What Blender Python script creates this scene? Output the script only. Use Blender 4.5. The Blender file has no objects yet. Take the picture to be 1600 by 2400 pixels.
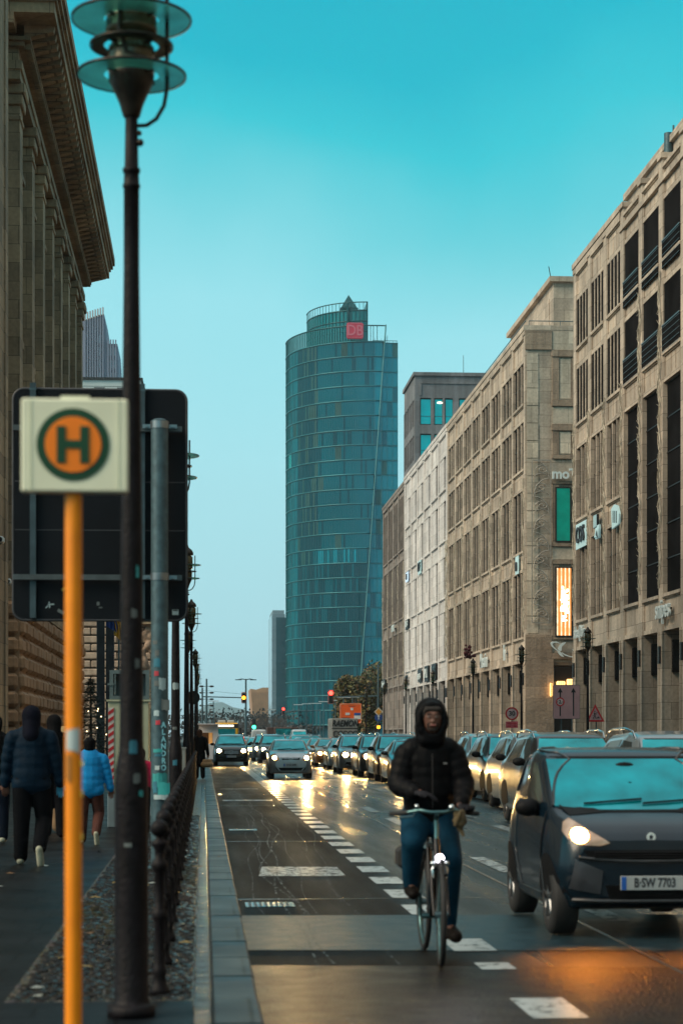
import bpy, bmesh, math, random
from math import sin, cos, tan, pi, radians, sqrt, atan2
from mathutils import Vector, Matrix
from mathutils.bvhtree import BVHTree
random.seed(7)
R = random.Random(11)
sc = bpy.context.scene
COL = sc.collection
F = 4600.0; CX = 800.0; HY = 1724.0; CH = 1.6; PH = 0.12
A = math.atan((CX-477.0)/F)

def WX(px, Y):
    "world X of photo column px at world depth Y"
    u = (px-CX)/F
    return Y*(sin(A)+u*cos(A))/(cos(A)-u*sin(A))
def WZ(py, Y, px=800):
    u = (px-CX)/F
    t = Y/(cos(A)-u*sin(A))
    return CH+(HY-py)/F*t

# ------------------------------------------------------------------ materials
def nodes(m):
    m.use_nodes = True
    nt = m.node_tree; nt.nodes.clear()
    out = nt.nodes.new('ShaderNodeOutputMaterial')
    b = nt.nodes.new('ShaderNodeBsdfPrincipled')
    nt.links.new(b.outputs[0], out.inputs[0])
    return nt, b, out
def N(nt, t, **kw):
    n = nt.nodes.new(t)
    for k, v in kw.items():
        if k.startswith('i_'):
            n.inputs[k[2:].replace('_', ' ')].default_value = v
        else:
            setattr(n, k, v)
    return n
def c4(c): return (c[0], c[1], c[2], 1.0)
def mix(nt, fac, a, b, typ='MIX'):
    n = nt.nodes.new('ShaderNodeMix'); n.data_type = 'RGBA'; n.blend_type = typ
    if isinstance(fac, (int, float)): n.inputs[0].default_value = fac
    else: nt.links.new(fac, n.inputs[0])
    for i, v in ((6, a), (7, b)):
        if isinstance(v, tuple): n.inputs[i].default_value = c4(v)
        else: nt.links.new(v, n.inputs[i])
    return n.outputs[2]
def ramp(nt, src, p0, p1, c0=(0,0,0), c1=(1,1,1)):
    r = nt.nodes.new('ShaderNodeValToRGB')
    r.color_ramp.elements[0].position = p0; r.color_ramp.elements[1].position = p1
    r.color_ramp.elements[0].color = c4(c0); r.color_ramp.elements[1].color = c4(c1)
    nt.links.new(src, r.inputs[0])
    return r.outputs[0]
def coords(nt, world=False, scale=(1,1,1)):
    if world:
        g = nt.nodes.new('ShaderNodeNewGeometry'); o = g.outputs['Position']
    else:
        g = nt.nodes.new('ShaderNodeTexCoord'); o = g.outputs['Object']
    mp = nt.nodes.new('ShaderNodeMapping'); mp.inputs['Scale'].default_value = scale
    nt.links.new(o, mp.inputs[0])
    return mp.outputs[0]
MATS = {}
def pm(name, col, rough=.6, metal=0., var=.25, scale=6., bump=0., bscale=60., emis=None, es=1., world=False, coat=0., alpha=1., sscale=(1,1,1), rvar=0.):
    if name in MATS: return MATS[name]
    m = bpy.data.materials.new(name); nt, b, out = nodes(m)
    b.inputs['Roughness'].default_value = rough; b.inputs['Metallic'].default_value = metal
    co = coords(nt, world, sscale)
    nz = N(nt, 'ShaderNodeTexNoise'); nz.inputs['Scale'].default_value = scale; nz.inputs['Detail'].default_value = 6
    nt.links.new(co, nz.inputs['Vector'])
    f = ramp(nt, nz.outputs[0], .3, .7)
    lo = tuple(c*(1-var) for c in col); hi = tuple(min(1, c*(1+var)) for c in col)
    nt.links.new(mix(nt, f, lo, hi), b.inputs['Base Color'])
    if rvar:
        mr = N(nt, 'ShaderNodeMapRange'); mr.inputs['To Min'].default_value = max(.02, rough-rvar); mr.inputs['To Max'].default_value = min(1, rough+rvar)
        nt.links.new(nz.outputs[0], mr.inputs[0]); nt.links.new(mr.outputs[0], b.inputs['Roughness'])
    if bump:
        n2 = N(nt, 'ShaderNodeTexNoise'); n2.inputs['Scale'].default_value = bscale; n2.inputs['Detail'].default_value = 4
        nt.links.new(co, n2.inputs['Vector'])
        bp = N(nt, 'ShaderNodeBump'); bp.inputs['Strength'].default_value = bump; bp.inputs['Distance'].default_value = .02
        nt.links.new(n2.outputs[0], bp.inputs['Height']); nt.links.new(bp.outputs[0], b.inputs['Normal'])
    if coat: b.inputs['Coat Weight'].default_value = coat; b.inputs['Coat Roughness'].default_value = .06
    if emis: b.inputs['Emission Color'].default_value = c4(emis); b.inputs['Emission Strength'].default_value = es
    if alpha < 1: b.inputs['Alpha'].default_value = alpha
    MATS[name] = m
    return m
def stone(name, col, bw=1.6, bh=.8, joint=.35, var=.22, rough=.8, off=.5, mortar=.012, zoff=0., bump=.3, tint=None):
    if name in MATS: return MATS[name]
    m = bpy.data.materials.new(name); nt, b, out = nodes(m)
    b.inputs['Roughness'].default_value = rough
    g = nt.nodes.new('ShaderNodeNewGeometry')
    sp = N(nt, 'ShaderNodeSeparateXYZ'); nt.links.new(g.outputs['Position'], sp.inputs[0])
    ad = N(nt, 'ShaderNodeMath', operation='ADD'); nt.links.new(sp.outputs[0], ad.inputs[0]); nt.links.new(sp.outputs[1], ad.inputs[1])
    az = N(nt, 'ShaderNodeMath', operation='ADD'); nt.links.new(sp.outputs[2], az.inputs[0]); az.inputs[1].default_value = zoff
    cb = N(nt, 'ShaderNodeCombineXYZ'); nt.links.new(ad.outputs[0], cb.inputs[0]); nt.links.new(az.outputs[0], cb.inputs[1])
    br = N(nt, 'ShaderNodeTexBrick'); br.offset = off
    br.inputs['Scale'].default_value = 1; br.inputs['Brick Width'].default_value = bw; br.inputs['Row Height'].default_value = bh
    br.inputs['Mortar Size'].default_value = mortar; br.inputs['Mortar Smooth'].default_value = .2; br.inputs['Bias'].default_value = 0
    hi = tuple(min(1, c*(1+var*.75)) for c in col); lo = tuple(c*(1-var) for c in col)
    if tint: lo = tint
    br.inputs['Color1'].default_value = c4(hi); br.inputs['Color2'].default_value = c4(lo)
    br.inputs['Mortar'].default_value = c4(tuple(c*joint for c in col))
    nt.links.new(cb.outputs[0], br.inputs['Vector'])
    n1 = N(nt, 'ShaderNodeTexNoise'); n1.inputs['Scale'].default_value = .35; n1.inputs['Detail'].default_value = 8; n1.inputs['Roughness'].default_value = .65
    nt.links.new(g.outputs['Position'], n1.inputs['Vector'])
    n2 = N(nt, 'ShaderNodeTexNoise'); n2.inputs['Scale'].default_value = 7; n2.inputs['Detail'].default_value = 6
    nt.links.new(g.outputs['Position'], n2.inputs['Vector'])
    # vertical weather streaks
    ms = N(nt, 'ShaderNodeMapping'); ms.inputs['Scale'].default_value = (2.2, 2.2, .12); nt.links.new(g.outputs['Position'], ms.inputs[0])
    n3 = N(nt, 'ShaderNodeTexNoise'); n3.inputs['Scale'].default_value = 1.0; n3.inputs['Detail'].default_value = 5; nt.links.new(ms.outputs[0], n3.inputs['Vector'])
    c = mix(nt, .8, br.outputs[0], ramp(nt, n1.outputs[0], .3, .7, (.62,.62,.62), (1.15,1.12,1.08)), 'MULTIPLY')
    c = mix(nt, .7, c, ramp(nt, n2.outputs[0], .3, .75, (.72,.72,.72), (1.15,1.15,1.15)), 'MULTIPLY')
    c = mix(nt, .5, c, ramp(nt, n3.outputs[0], .35, .62, (.6,.57,.54), (1.05,1.05,1.05)), 'MULTIPLY')
    nt.links.new(c, b.inputs['Base Color'])
    if bump:
        bp = N(nt, 'ShaderNodeBump'); bp.inputs['Strength'].default_value = bump; bp.inputs['Distance'].default_value = .03
        nt.links.new(n2.outputs[0], bp.inputs['Height']); nt.links.new(bp.outputs[0], b.inputs['Normal'])
    MATS[name] = m
    return m
def glassy(name, col, rough=.06, metal=.6, var=.2, scale=.4):
    return pm(name, col, rough=rough, metal=metal, var=var, scale=scale)

# ------------------------------------------------------------------ mesh builder
class MB:
    def __init__(s): s.v = []; s.f = []; s.m = []; s.sm = []
    def add(s, vs, fs, mi=0, smooth=False):
        o = len(s.v); s.v += [tuple(v) for v in vs]
        for f in fs:
            s.f.append([o+i for i in f]); s.m.append(mi); s.sm.append(smooth)
    def box(s, x0, x1, y0, y1, z0, z1, mi=0):
        if x0 > x1: x0, x1 = x1, x0
        if y0 > y1: y0, y1 = y1, y0
        if z0 > z1: z0, z1 = z1, z0
        s.add([(x0,y0,z0),(x1,y0,z0),(x1,y1,z0),(x0,y1,z0),(x0,y0,z1),(x1,y0,z1),(x1,y1,z1),(x0,y1,z1)],
              [(0,3,2,1),(4,5,6,7),(0,1,5,4),(1,2,6,5),(2,3,7,6),(3,0,4,7)], mi)
        return s
    def bbox(s, x0, x1, y0, y1, z0, z1, b=.02, mi=0, jit=0.):
        "box with chamfered edges"
        if x0 > x1: x0, x1 = x1, x0
        if y0 > y1: y0, y1 = y1, y0
        if z0 > z1: z0, z1 = z1, z0
        b = min(b, (x1-x0)*.45, (y1-y0)*.45, (z1-z0)*.45)
        vs = []
        def j(): return (R.random()-.5)*jit
        for sx in (0, 1):
            for sy in (0, 1):
                for sz in (0, 1):
                    X = (x0, x1)[sx]; Y = (y0, y1)[sy]; Z = (z0, z1)[sz]
                    ix = b if sx == 0 else -b; iy = b if sy == 0 else -b; iz = b if sz == 0 else -b
                    vs += [(X+j(), Y+iy, Z+iz), (X+ix, Y+j(), Z+iz), (X+ix, Y+iy, Z)]
        def k(a, c, d, t): return ((a*2+c)*2+d)*3+t
        fs = [(k(0,0,0,0),k(0,0,1,0),k(0,1,1,0),k(0,1,0,0)), (k(1,0,0,0),k(1,1,0,0),k(1,1,1,0),k(1,0,1,0)),
              (k(0,0,0,1),k(1,0,0,1),k(1,0,1,1),k(0,0,1,1)), (k(0,1,0,1),k(0,1,1,1),k(1,1,1,1),k(1,1,0,1)),
              (k(0,0,0,2),k(0,1,0,2),k(1,1,0,2),k(1,0,0,2)), (k(0,0,1,2),k(1,0,1,2),k(1,1,1,2),k(0,1,1,2))]
        for a in (0,1):
            for c in (0,1):
                e = [(k(a,c,0,0),k(a,c,1,0),k(a,c,1,1),k(a,c,0,1))]
                e += [(k(a,0,c,0),k(a,0,c,2),k(a,1,c,2),k(a,1,c,0))]
                e += [(k(0,a,c,1),k(1,a,c,1),k(1,a,c,2),k(0,a,c,2))]
                for d in (0,1): pass
                fs += e
                for d in (0,1): fs.append((k(a,c,d,0),k(a,c,d,1),k(a,c,d,2)))
        s.add(vs, fs, mi)
        return s
    def cyl(s, p0, p1, r0, r1=None, n=12, mi=0, caps=True, smooth=True):
        if r1 is None: r1 = r0
        p0 = Vector(p0); p1 = Vector(p1); d = p1-p0
        if d.length < 1e-7: return s
        d.normalize(); a = d.orthogonal().normalized(); b = d.cross(a)
        vs = []
        for p, r in ((p0, r0), (p1, r1)):
            for i in range(n):
                t = 2*pi*i/n; vs.append(p+a*(r*cos(t))+b*(r*sin(t)))
        s.add(vs, [(i, (i+1)%n, n+(i+1)%n, n+i) for i in range(n)], mi, smooth)
        if caps:
            s.add(vs[:n], [tuple(reversed(range(n)))], mi); s.add(vs[n:], [tuple(range(n))], mi)
        return s
    def tube(s, pts, r, n=8, mi=0, closed=False):
        pts = [Vector(p) for p in pts]; m = len(pts)
        rr = r if isinstance(r, (list, tuple)) else [r]*m
        vs = []; pa = None
        for i, p in enumerate(pts):
            if closed: d = pts[(i+1)%m]-pts[i-1]
            else: d = pts[min(i+1, m-1)]-pts[max(i-1, 0)]
            if d.length < 1e-9: d = Vector((0,0,1))
            d.normalize()
            if pa is None: a = d.orthogonal().normalized()
            else:
                a = pa-d*pa.dot(d)
                a = a.normalized() if a.length > 1e-6 else d.orthogonal().normalized()
            pa = a; b = d.cross(a)
            for k in range(n):
                t = 2*pi*k/n; vs.append(p+a*(rr[i]*cos(t))+b*(rr[i]*sin(t)))
        fs = []
        for i in range(m if closed else m-1):
            j = (i+1) % m
            for k in range(n): fs.append((i*n+k, i*n+(k+1)%n, j*n+(k+1)%n, j*n+k))
        s.add(vs, fs, mi, True)
        if not closed:
            s.add(vs[:n], [tuple(reversed(range(n)))], mi); s.add(vs[-n:], [tuple(range(n))], mi)
        return s
    def lathe(s, prof, n=24, c=(0,0,0), mi=0, axis='z', smooth=True, arc=None):
        vs = []; fs = []
        for (r, z) in prof:
            for i in range(n):
                t = 2*pi*i/n
                if axis == 'z': vs.append((c[0]+r*cos(t), c[1]+r*sin(t), c[2]+z))
                elif axis == 'x': vs.append((c[0]+z, c[1]+r*cos(t), c[2]+r*sin(t)))
                else: vs.append((c[0]+r*sin(t), c[1]+z, c[2]+r*cos(t)))
        for j in range(len(prof)-1):
            for i in range(n): fs.append((j*n+i, j*n+(i+1)%n, (j+1)*n+(i+1)%n, (j+1)*n+i))
        s.add(vs, fs, mi, smooth)
        return s
    def prism(s, poly, d0, d1, axis='y', mi=0):
        "polygon (a,b) extruded along axis; axis y: (x,z); x: (y,z); z: (x,y)"
        n = len(poly)
        def P(a, b, d):
            return (a, d, b) if axis == 'y' else ((d, a, b) if axis == 'x' else (a, b, d))
        vs = [P(a, b, d0) for a, b in poly]+[P(a, b, d1) for a, b in poly]
        s.add(vs, [tuple(range(n)), tuple(reversed(range(n, 2*n)))]+[(i, i+n, (i+1)%n+n, (i+1)%n) for i in range(n)], mi)
        return s
    def sphere(s, c, r, n=14, m=8, mi=0, sc_=(1,1,1)):
        prof = [(max(1e-4, r*sin(pi*j/m)), -r*cos(pi*j/m)) for j in range(m+1)]
        o = len(s.v); s.lathe(prof, n, (0,0,0), mi)
        for i in range(o, len(s.v)):
            v = s.v[i]; s.v[i] = (c[0]+v[0]*sc_[0], c[1]+v[1]*sc_[1], c[2]+v[2]*sc_[2])
        return s
    def ico(s, c, r, mi=0):
        g = (1+sqrt(5))/2
        vs = [Vector(v).normalized()*r for v in [(-1,g,0),(1,g,0),(-1,-g,0),(1,-g,0),(0,-1,g),(0,1,g),(0,-1,-g),(0,1,-g),(g,0,-1),(g,0,1),(-g,0,-1),(-g,0,1)]]
        s.add([v+Vector(c) for v in vs], [(0,11,5),(0,5,1),(0,1,7),(0,7,10),(0,10,11),(1,5,9),(5,11,4),(11,10,2),(10,7,6),(7,1,8),(3,9,4),(3,4,2),(3,2,6),(3,6,8),(3,8,9),(4,9,5),(2,4,11),(6,2,10),(8,6,7),(9,8,1)], mi)
    def quad(s, a, b, c, d, mi=0): s.add([a,b,c,d], [(0,1,2,3)], mi); return s
    def xf(s, M):
        s.v = [tuple(M @ Vector(v)) for v in s.v]; return s
    def mesh(s, name, mats):
        me = bpy.data.meshes.new(name); me.from_pydata(s.v, [], s.f); 
        for m in (mats if isinstance(mats, (list, tuple)) else [mats]): me.materials.append(m)
        me.polygons.foreach_set('material_index', s.m); me.polygons.foreach_set('use_smooth', s.sm)
        me.update(); return me
    def build(s, name, mats, parent=None, fix=True):
        me = s.mesh(name, mats)
        if fix:
            bm = bmesh.new(); bm.from_mesh(me); bmesh.ops.recalc_face_normals(bm, faces=bm.faces); bm.to_mesh(me); bm.free()
        o = bpy.data.objects.new(name, me); COL.objects.link(o)
        if parent is not None: o.parent = parent
        return o
def tag(o, label=None, cat=None, group=None, kind=None):
    if label: o['label'] = label
    if cat: o['category'] = cat
    if group: o['group'] = group
    if kind: o['kind'] = kind
    return o
def thing(name, label, cat, loc=(0,0,0), rz=0., group=None):
    o = bpy.data.objects.new(name, None); COL.objects.link(o); o.location = loc; o.rotation_euler = (0,0,rz)
    o.empty_display_size = .2
    return tag(o, label, cat, group)
def struct(o): o['kind'] = 'structure'; return o
def copy_tree(o, parent=None):
    c = o.copy(); COL.objects.link(c); c.parent = parent
    for ch in list(o.children): copy_tree(ch, c)
    return c
def dup(o, loc, rz=None, label=None):
    c = copy_tree(o); c.location = loc
    if rz is not None: c.rotation_euler = (0,0,rz)
    if label: c['label'] = label
    return c
def text_mb(txt, size, ext=.01, shear=0, bold=0.0, sx=1.0, spacing=1.0):
    cu = bpy.data.curves.new('t', 'FONT'); cu.body = txt; cu.size = size; cu.extrude = ext; cu.shear = shear
    cu.align_x = 'CENTER'; cu.align_y = 'CENTER'; cu.resolution_u = 3; cu.offset = bold; cu.space_character = spacing
    ob = bpy.data.objects.new('t', cu); COL.objects.link(ob)
    dg = bpy.context.evaluated_depsgraph_get(); me = bpy.data.meshes.new_from_object(ob.evaluated_get(dg))
    mb = MB(); mb.add([(v.co.x*sx, v.co.y, v.co.z) for v in me.vertices], [tuple(p.vertices) for p in me.polygons])
    bpy.data.objects.remove(ob); bpy.data.curves.remove(cu); bpy.data.meshes.remove(me)
    return mb
def place_text(mb, loc, facing='-y'):
    "text drawn in xy, upright; facing -y (towards the camera) or -x"
    if facing == '-y': M = Matrix.Translation(loc) @ Matrix.Rotation(pi/2, 4, 'X')
    else: M = Matrix.Translation(loc) @ Matrix.Rotation(-pi/2, 4, 'Z') @ Matrix.Rotation(pi/2, 4, 'X')
    return mb.xf(M)
def disc(mb, cx, cz, y, r, r_in=0, d=.01, n=32, mi=0):
    "flat ring/disc facing -y"
    if r_in <= 0:
        mb.prism([(cx+r*cos(2*pi*i/n), cz+r*sin(2*pi*i/n)) for i in range(n)], y-d, y, 'y', mi)
    else:
        vs = []
        for yy in (y-d, y):
            for rr in (r, r_in):
                for i in range(n): vs.append((cx+rr*cos(2*pi*i/n), yy, cz+rr*sin(2*pi*i/n)))
        fs = []
        for i in range(n):
            j = (i+1) % n
            fs += [(i, j, n+j, n+i), (2*n+i, 3*n+i, 3*n+j, 2*n+j), (i, 2*n+i, 2*n+j, j), (n+i, n+j, 3*n+j, 3*n+i)]
        mb.add(vs, fs, mi)
    return mb
def blob(segs, voxel=.02, smooth=6):
    "continuous surface grown round tapered capsules; returns vertices/faces as MB"
    mb = MB()
    for s in segs:
        p0, r0, p1, r1 = s[:4]
        p0 = Vector(p0); p1 = Vector(p1); d = p1-p0; L = d.length
        if L < 1e-5: d = Vector((0,0,1)); L = 1e-5
        d.normalize()
        if len(s) > 4: a = Vector(s[4]); a = (a-d*a.dot(d)).normalized()
        else: a = d.orthogonal().normalized()
        fl = s[5] if len(s) > 5 else 1.0     # flattening across a x d
        b = d.cross(a)*fl
        n = 14; rings = []
        for k in range(5): t = pi/2*k/4; rings.append((p0-d*(r0*cos(t)), max(r0*sin(t), .0005)))
        for k in range(5): t = pi/2*(4-k)/4; rings.append((p1+d*(r1*cos(t)), max(r1*sin(t), .0005)))
        vs = []
        for c, r in rings:
            for i in range(n): t = 2*pi*i/n; vs.append(c+a*(r*cos(t))+b*(r*sin(t)))
        fs = [(j*n+i, j*n+(i+1)%n, (j+1)*n+(i+1)%n, (j+1)*n+i) for j in range(len(rings)-1) for i in range(n)]
        mb.add(vs, fs); mb.add(vs[:n], [tuple(reversed(range(n)))]); mb.add(vs[-n:], [tuple(range(n))])
    me = mb.mesh('tmp', []); ob = bpy.data.objects.new('tmp', me); COL.objects.link(ob)
    md = ob.modifiers.new('r', 'REMESH'); md.mode = 'VOXEL'; md.voxel_size = voxel
    if smooth:
        ms = ob.modifiers.new('s', 'SMOOTH'); ms.iterations = smooth; ms.factor = .5
    dg = bpy.context.evaluated_depsgraph_get(); m2 = bpy.data.meshes.new_from_object(ob.evaluated_get(dg))
    o = MB(); o.add([tuple(v.co) for v in m2.vertices], [tuple(p.vertices) for p in m2.polygons], 0, True)
    bpy.data.objects.remove(ob); bpy.data.meshes.remove(me); bpy.data.meshes.remove(m2)
    return o

# common materials
M_tand = stone('rough_dark_limestone', (.36,.275,.205), 1.6, .8, joint=.6, bump=1.0)
M_tan = stone('tan_limestone', (.56,.475,.385), 1.45, .78)
M_tanf = stone('tan_limestone_front', (.70,.61,.49), 2.4, 1.3, joint=.45)
M_white = stone('pale_limestone', (.74,.72,.71), 2.0, .95, joint=.55, var=.12)
M_grey = stone('grey_brown_stone', (.30,.26,.235), 1.6, .9, joint=.5)
M_sand = stone('palace_sandstone', (.36,.27,.17), 1.3, .62, joint=.4, var=.3)
M_rust = stone('rusticated_sandstone', (.36,.22,.125), 50, 50, joint=1, var=.05, bump=1.0)
M_block = stone('block_grey_stone', (.21,.22,.24), 3, 2, joint=.7)
M_dglass = pm('dark_glass', (.012,.012,.013), .25, 0, .4, .6)
M_dglass.node_tree.nodes['Principled BSDF'].inputs['Specular IOR Level'].default_value = .0
M_dglass.node_tree.nodes['Principled BSDF'].inputs['IOR'].default_value = 1.0
M_glass = glassy('window_glass', (.16,.2,.22), .06, .55)
M_frame = pm('dark_frame', (.02,.018,.018), .5, .2)
M_black = pm('black_metal', (.018,.017,.018), .45, .5, bump=.1)
M_iron = pm('cast_iron', (.0065,.0052,.0072), .55, .0, var=.5, scale=14, bump=.3, bscale=40)
M_iron.node_tree.nodes['Principled BSDF'].inputs['Specular IOR Level'].default_value = .18
M_galv = pm('galvanised_steel', (.06,.11,.13), .5, .4, var=.3, scale=12, bump=.1, bscale=80)
M_chrome = pm('chrome', (.6,.65,.67), .15, 1., var=.05)
M_rubber = pm('tyre_rubber', (.014,.014,.015), .75, 0, bump=.2)
M_lit = pm('warm_lamp_glow', (1,.6,.25), .5, emis=(1,.55,.16), es=2.2, var=0)
M_letter = pm('letter_white', (.62,.7,.7), .5, var=.05)
M_paint = None
# ================================================================== GROUND
def road_mat():
    m = bpy.data.materials.new('wet_asphalt'); nt, b, out = nodes(m)
    co = coords(nt, True)
    n1 = N(nt, 'ShaderNodeTexNoise'); n1.inputs['Scale'].default_value = .35; n1.inputs['Detail'].default_value = 5; nt.links.new(co, n1.inputs['Vector'])
    co2 = coords(nt, True, (1.6, .12, 1))
    n2 = N(nt, 'ShaderNodeTexNoise'); n2.inputs['Scale'].default_value = 1.2; n2.inputs['Detail'].default_value = 4; nt.links.new(co2, n2.inputs['Vector'])
    n3 = N(nt, 'ShaderNodeTexNoise'); n3.inputs['Scale'].default_value = 70; n3.inputs['Detail'].default_value = 3; nt.links.new(co, n3.inputs['Vector'])
    v = N(nt, 'ShaderNodeTexVoronoi'); v.inputs['Scale'].default_value = 55; nt.links.new(co, v.inputs['Vector'])
    c = mix(nt, ramp(nt, n1.outputs[0], .35, .7), (.006,.006,.006), (.018,.016,.014))
    c = mix(nt, .6, c, ramp(nt, n3.outputs[0], .3, .75, (.5,.5,.5), (1.7,1.65,1.6)), 'MULTIPLY')
    nt.links.new(c, b.inputs['Base Color'])
    # wetter right of the cycle lane
    g = nt.nodes.new('ShaderNodeNewGeometry'); sp = N(nt, 'ShaderNodeSeparateXYZ'); nt.links.new(g.outputs['Position'], sp.inputs[0])
    mr = N(nt, 'ShaderNodeMapRange'); mr.inputs['From Min'].default_value = 1.7; mr.inputs['From Max'].default_value = 2.4
    mr.inputs['To Min'].default_value = .30; mr.inputs['To Max'].default_value = 0; nt.links.new(sp.outputs[0], mr.inputs[0])
    r1 = N(nt, 'ShaderNodeMapRange'); r1.inputs['From Min'].default_value = .35; r1.inputs['From Max'].default_value = .65
    r1.inputs['To Min'].default_value = .22; r1.inputs['To Max'].default_value = .42; nt.links.new(n2.outputs[0], r1.inputs[0])
    ad = N(nt, 'ShaderNodeMath', operation='ADD'); nt.links.new(r1.outputs[0], ad.inputs[0]); nt.links.new(mr.outputs[0], ad.inputs[1])
    nt.links.new(ad.outputs[0], b.inputs['Roughness'])
    b.inputs['IOR'].default_value = 1.38
    ms_ = N(nt, 'ShaderNodeMapRange'); ms_.inputs['From Min'].default_value = 1.7; ms_.inputs['From Max'].default_value = 2.3; ms_.inputs['To Min'].default_value = .13; ms_.inputs['To Max'].default_value = .44; nt.links.new(sp.outputs[0], ms_.inputs[0]); nt.links.new(ms_.outputs[0], b.inputs['Specular IOR Level'])
    mx = N(nt, 'ShaderNodeMath', operation='ADD'); nt.links.new(v.outputs['Distance'], mx.inputs[0]); nt.links.new(n3.outputs[0], mx.inputs[1])
    bp = N(nt, 'ShaderNodeBump'); bp.inputs['Strength'].default_value = 1; bp.inputs['Distance'].default_value = .009
    n5 = N(nt, 'ShaderNodeTexNoise'); n5.inputs['Scale'].default_value = 20; n5.inputs['Detail'].default_value = 6; n5.inputs['Roughness'].default_value = .8; nt.links.new(co, n5.inputs['Vector'])
    my = N(nt, 'ShaderNodeMath', operation='MULTIPLY_ADD'); nt.links.new(n5.outputs[0], my.inputs[0]); my.inputs[1].default_value = 2.2; nt.links.new(mx.outputs[0], my.inputs[2]); nt.links.new(my.outputs[0], bp.inputs['Height']); nt.links.new(bp.outputs[0], b.inputs['Normal'])
    return m
M_road = road_mat()
def cobble_mat():
    m = bpy.data.materials.new('wet_cobbles'); nt, b, out = nodes(m)
    co = coords(nt, True, (1, .8, 1))
    v = N(nt, 'ShaderNodeTexVoronoi'); v.feature = 'DISTANCE_TO_EDGE'; v.inputs['Scale'].default_value = 13; v.inputs['Randomness'].default_value = .8; nt.links.new(co, v.inputs['Vector'])
    vc = N(nt, 'ShaderNodeTexVoronoi'); vc.inputs['Scale'].default_value = 13; vc.inputs['Randomness'].default_value = .8; nt.links.new(co, vc.inputs['Vector'])
    n1 = N(nt, 'ShaderNodeTexNoise'); n1.inputs['Scale'].default_value = .9; n1.inputs['Detail'].default_value = 5; nt.links.new(co, n1.inputs['Vector'])
    n4 = N(nt, 'ShaderNodeTexNoise'); n4.inputs['Scale'].default_value = 60; n4.inputs['Detail'].default_value = 3; nt.links.new(co, n4.inputs['Vector'])
    c = mix(nt, .75, (.065,.058,.052), vc.outputs['Color'], 'OVERLAY')
    c = mix(nt, .6, c, (.085,.075,.06))
    c = mix(nt, ramp(nt, n1.outputs[0], .48, .66), c, (.075,.062,.018))
    c = mix(nt, ramp(nt, v.outputs[0], .0, .09), (.012,.012,.012), c)
    nt.links.new(c, b.inputs['Base Color']); b.inputs['Roughness'].default_value = .3
    h = ramp(nt, v.outputs[0], 0, .22)
    mm = N(nt, 'ShaderNodeMath', operation='MULTIPLY_ADD'); nt.links.new(n4.outputs[0], mm.inputs[0]); mm.inputs[1].default_value = .25; nt.links.new(h, mm.inputs[2])
    bp = N(nt, 'ShaderNodeBump'); bp.inputs['Strength'].default_value = 1; bp.inputs['Distance'].default_value = .03
    nt.links.new(mm.outputs[0], bp.inputs['Height']); nt.links.new(bp.outputs[0], b.inputs['Normal'])
    return m
def slab_mat(name, col, bw, bh, rough=.42, mortar=.012):
    m = bpy.data.materials.new(name); nt, b, out = nodes(m); b.inputs['IOR'].default_value = 1.28; b.inputs['Specular IOR Level'].default_value = .3
    co = coords(nt, True)
    br = N(nt, 'ShaderNodeTexBrick'); br.inputs['Scale'].default_value = 1; br.inputs['Brick Width'].default_value = bw; br.inputs['Row Height'].default_value = bh
    br.inputs['Mortar Size'].default_value = mortar; br.inputs['Color1'].default_value = c4(col); br.inputs['Color2'].default_value = c4(tuple(c*.72 for c in col)); br.inputs['Mortar'].default_value = c4(tuple(c*.3 for c in col))
    nt.links.new(co, br.inputs['Vector'])
    n1 = N(nt, 'ShaderNodeTexNoise'); n1.inputs['Scale'].default_value = 1.5; n1.inputs['Detail'].default_value = 7; nt.links.new(co, n1.inputs['Vector'])
    c = mix(nt, .8, br.outputs[0], ramp(nt, n1.outputs[0], .3, .7, (.55,.55,.55), (1.2,1.2,1.2)), 'MULTIPLY')
    nt.links.new(c, b.inputs['Base Color'])
    mr = N(nt, 'ShaderNodeMapRange'); mr.inputs['To Min'].default_value = rough-.18; mr.inputs['To Max'].default_value = rough+.25; nt.links.new(n1.outputs[0], mr.inputs[0]); nt.links.new(mr.outputs[0], b.inputs['Roughness'])
    n4 = N(nt, 'ShaderNodeTexNoise'); n4.inputs['Scale'].default_value = 45; nt.links.new(co, n4.inputs['Vector'])
    mm = N(nt, 'ShaderNodeMath', operation='MULTIPLY_ADD'); nt.links.new(n4.outputs[0], mm.inputs[0]); mm.inputs[1].default_value = .5; nt.links.new(br.outputs['Fac'], mm.inputs[2])
    mi_ = N(nt, 'ShaderNodeMath', operation='SUBTRACT'); mi_.inputs[0].default_value = 1; nt.links.new(mm.outputs[0], mi_.inputs[1])
    bp = N(nt, 'ShaderNodeBump'); bp.inputs['Strength'].default_value = .5; bp.inputs['Distance'].default_value = .008
    nt.links.new(mi_.outputs[0], bp.inputs['Height']); nt.links.new(bp.outputs[0], b.inputs['Normal'])
    return m
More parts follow.
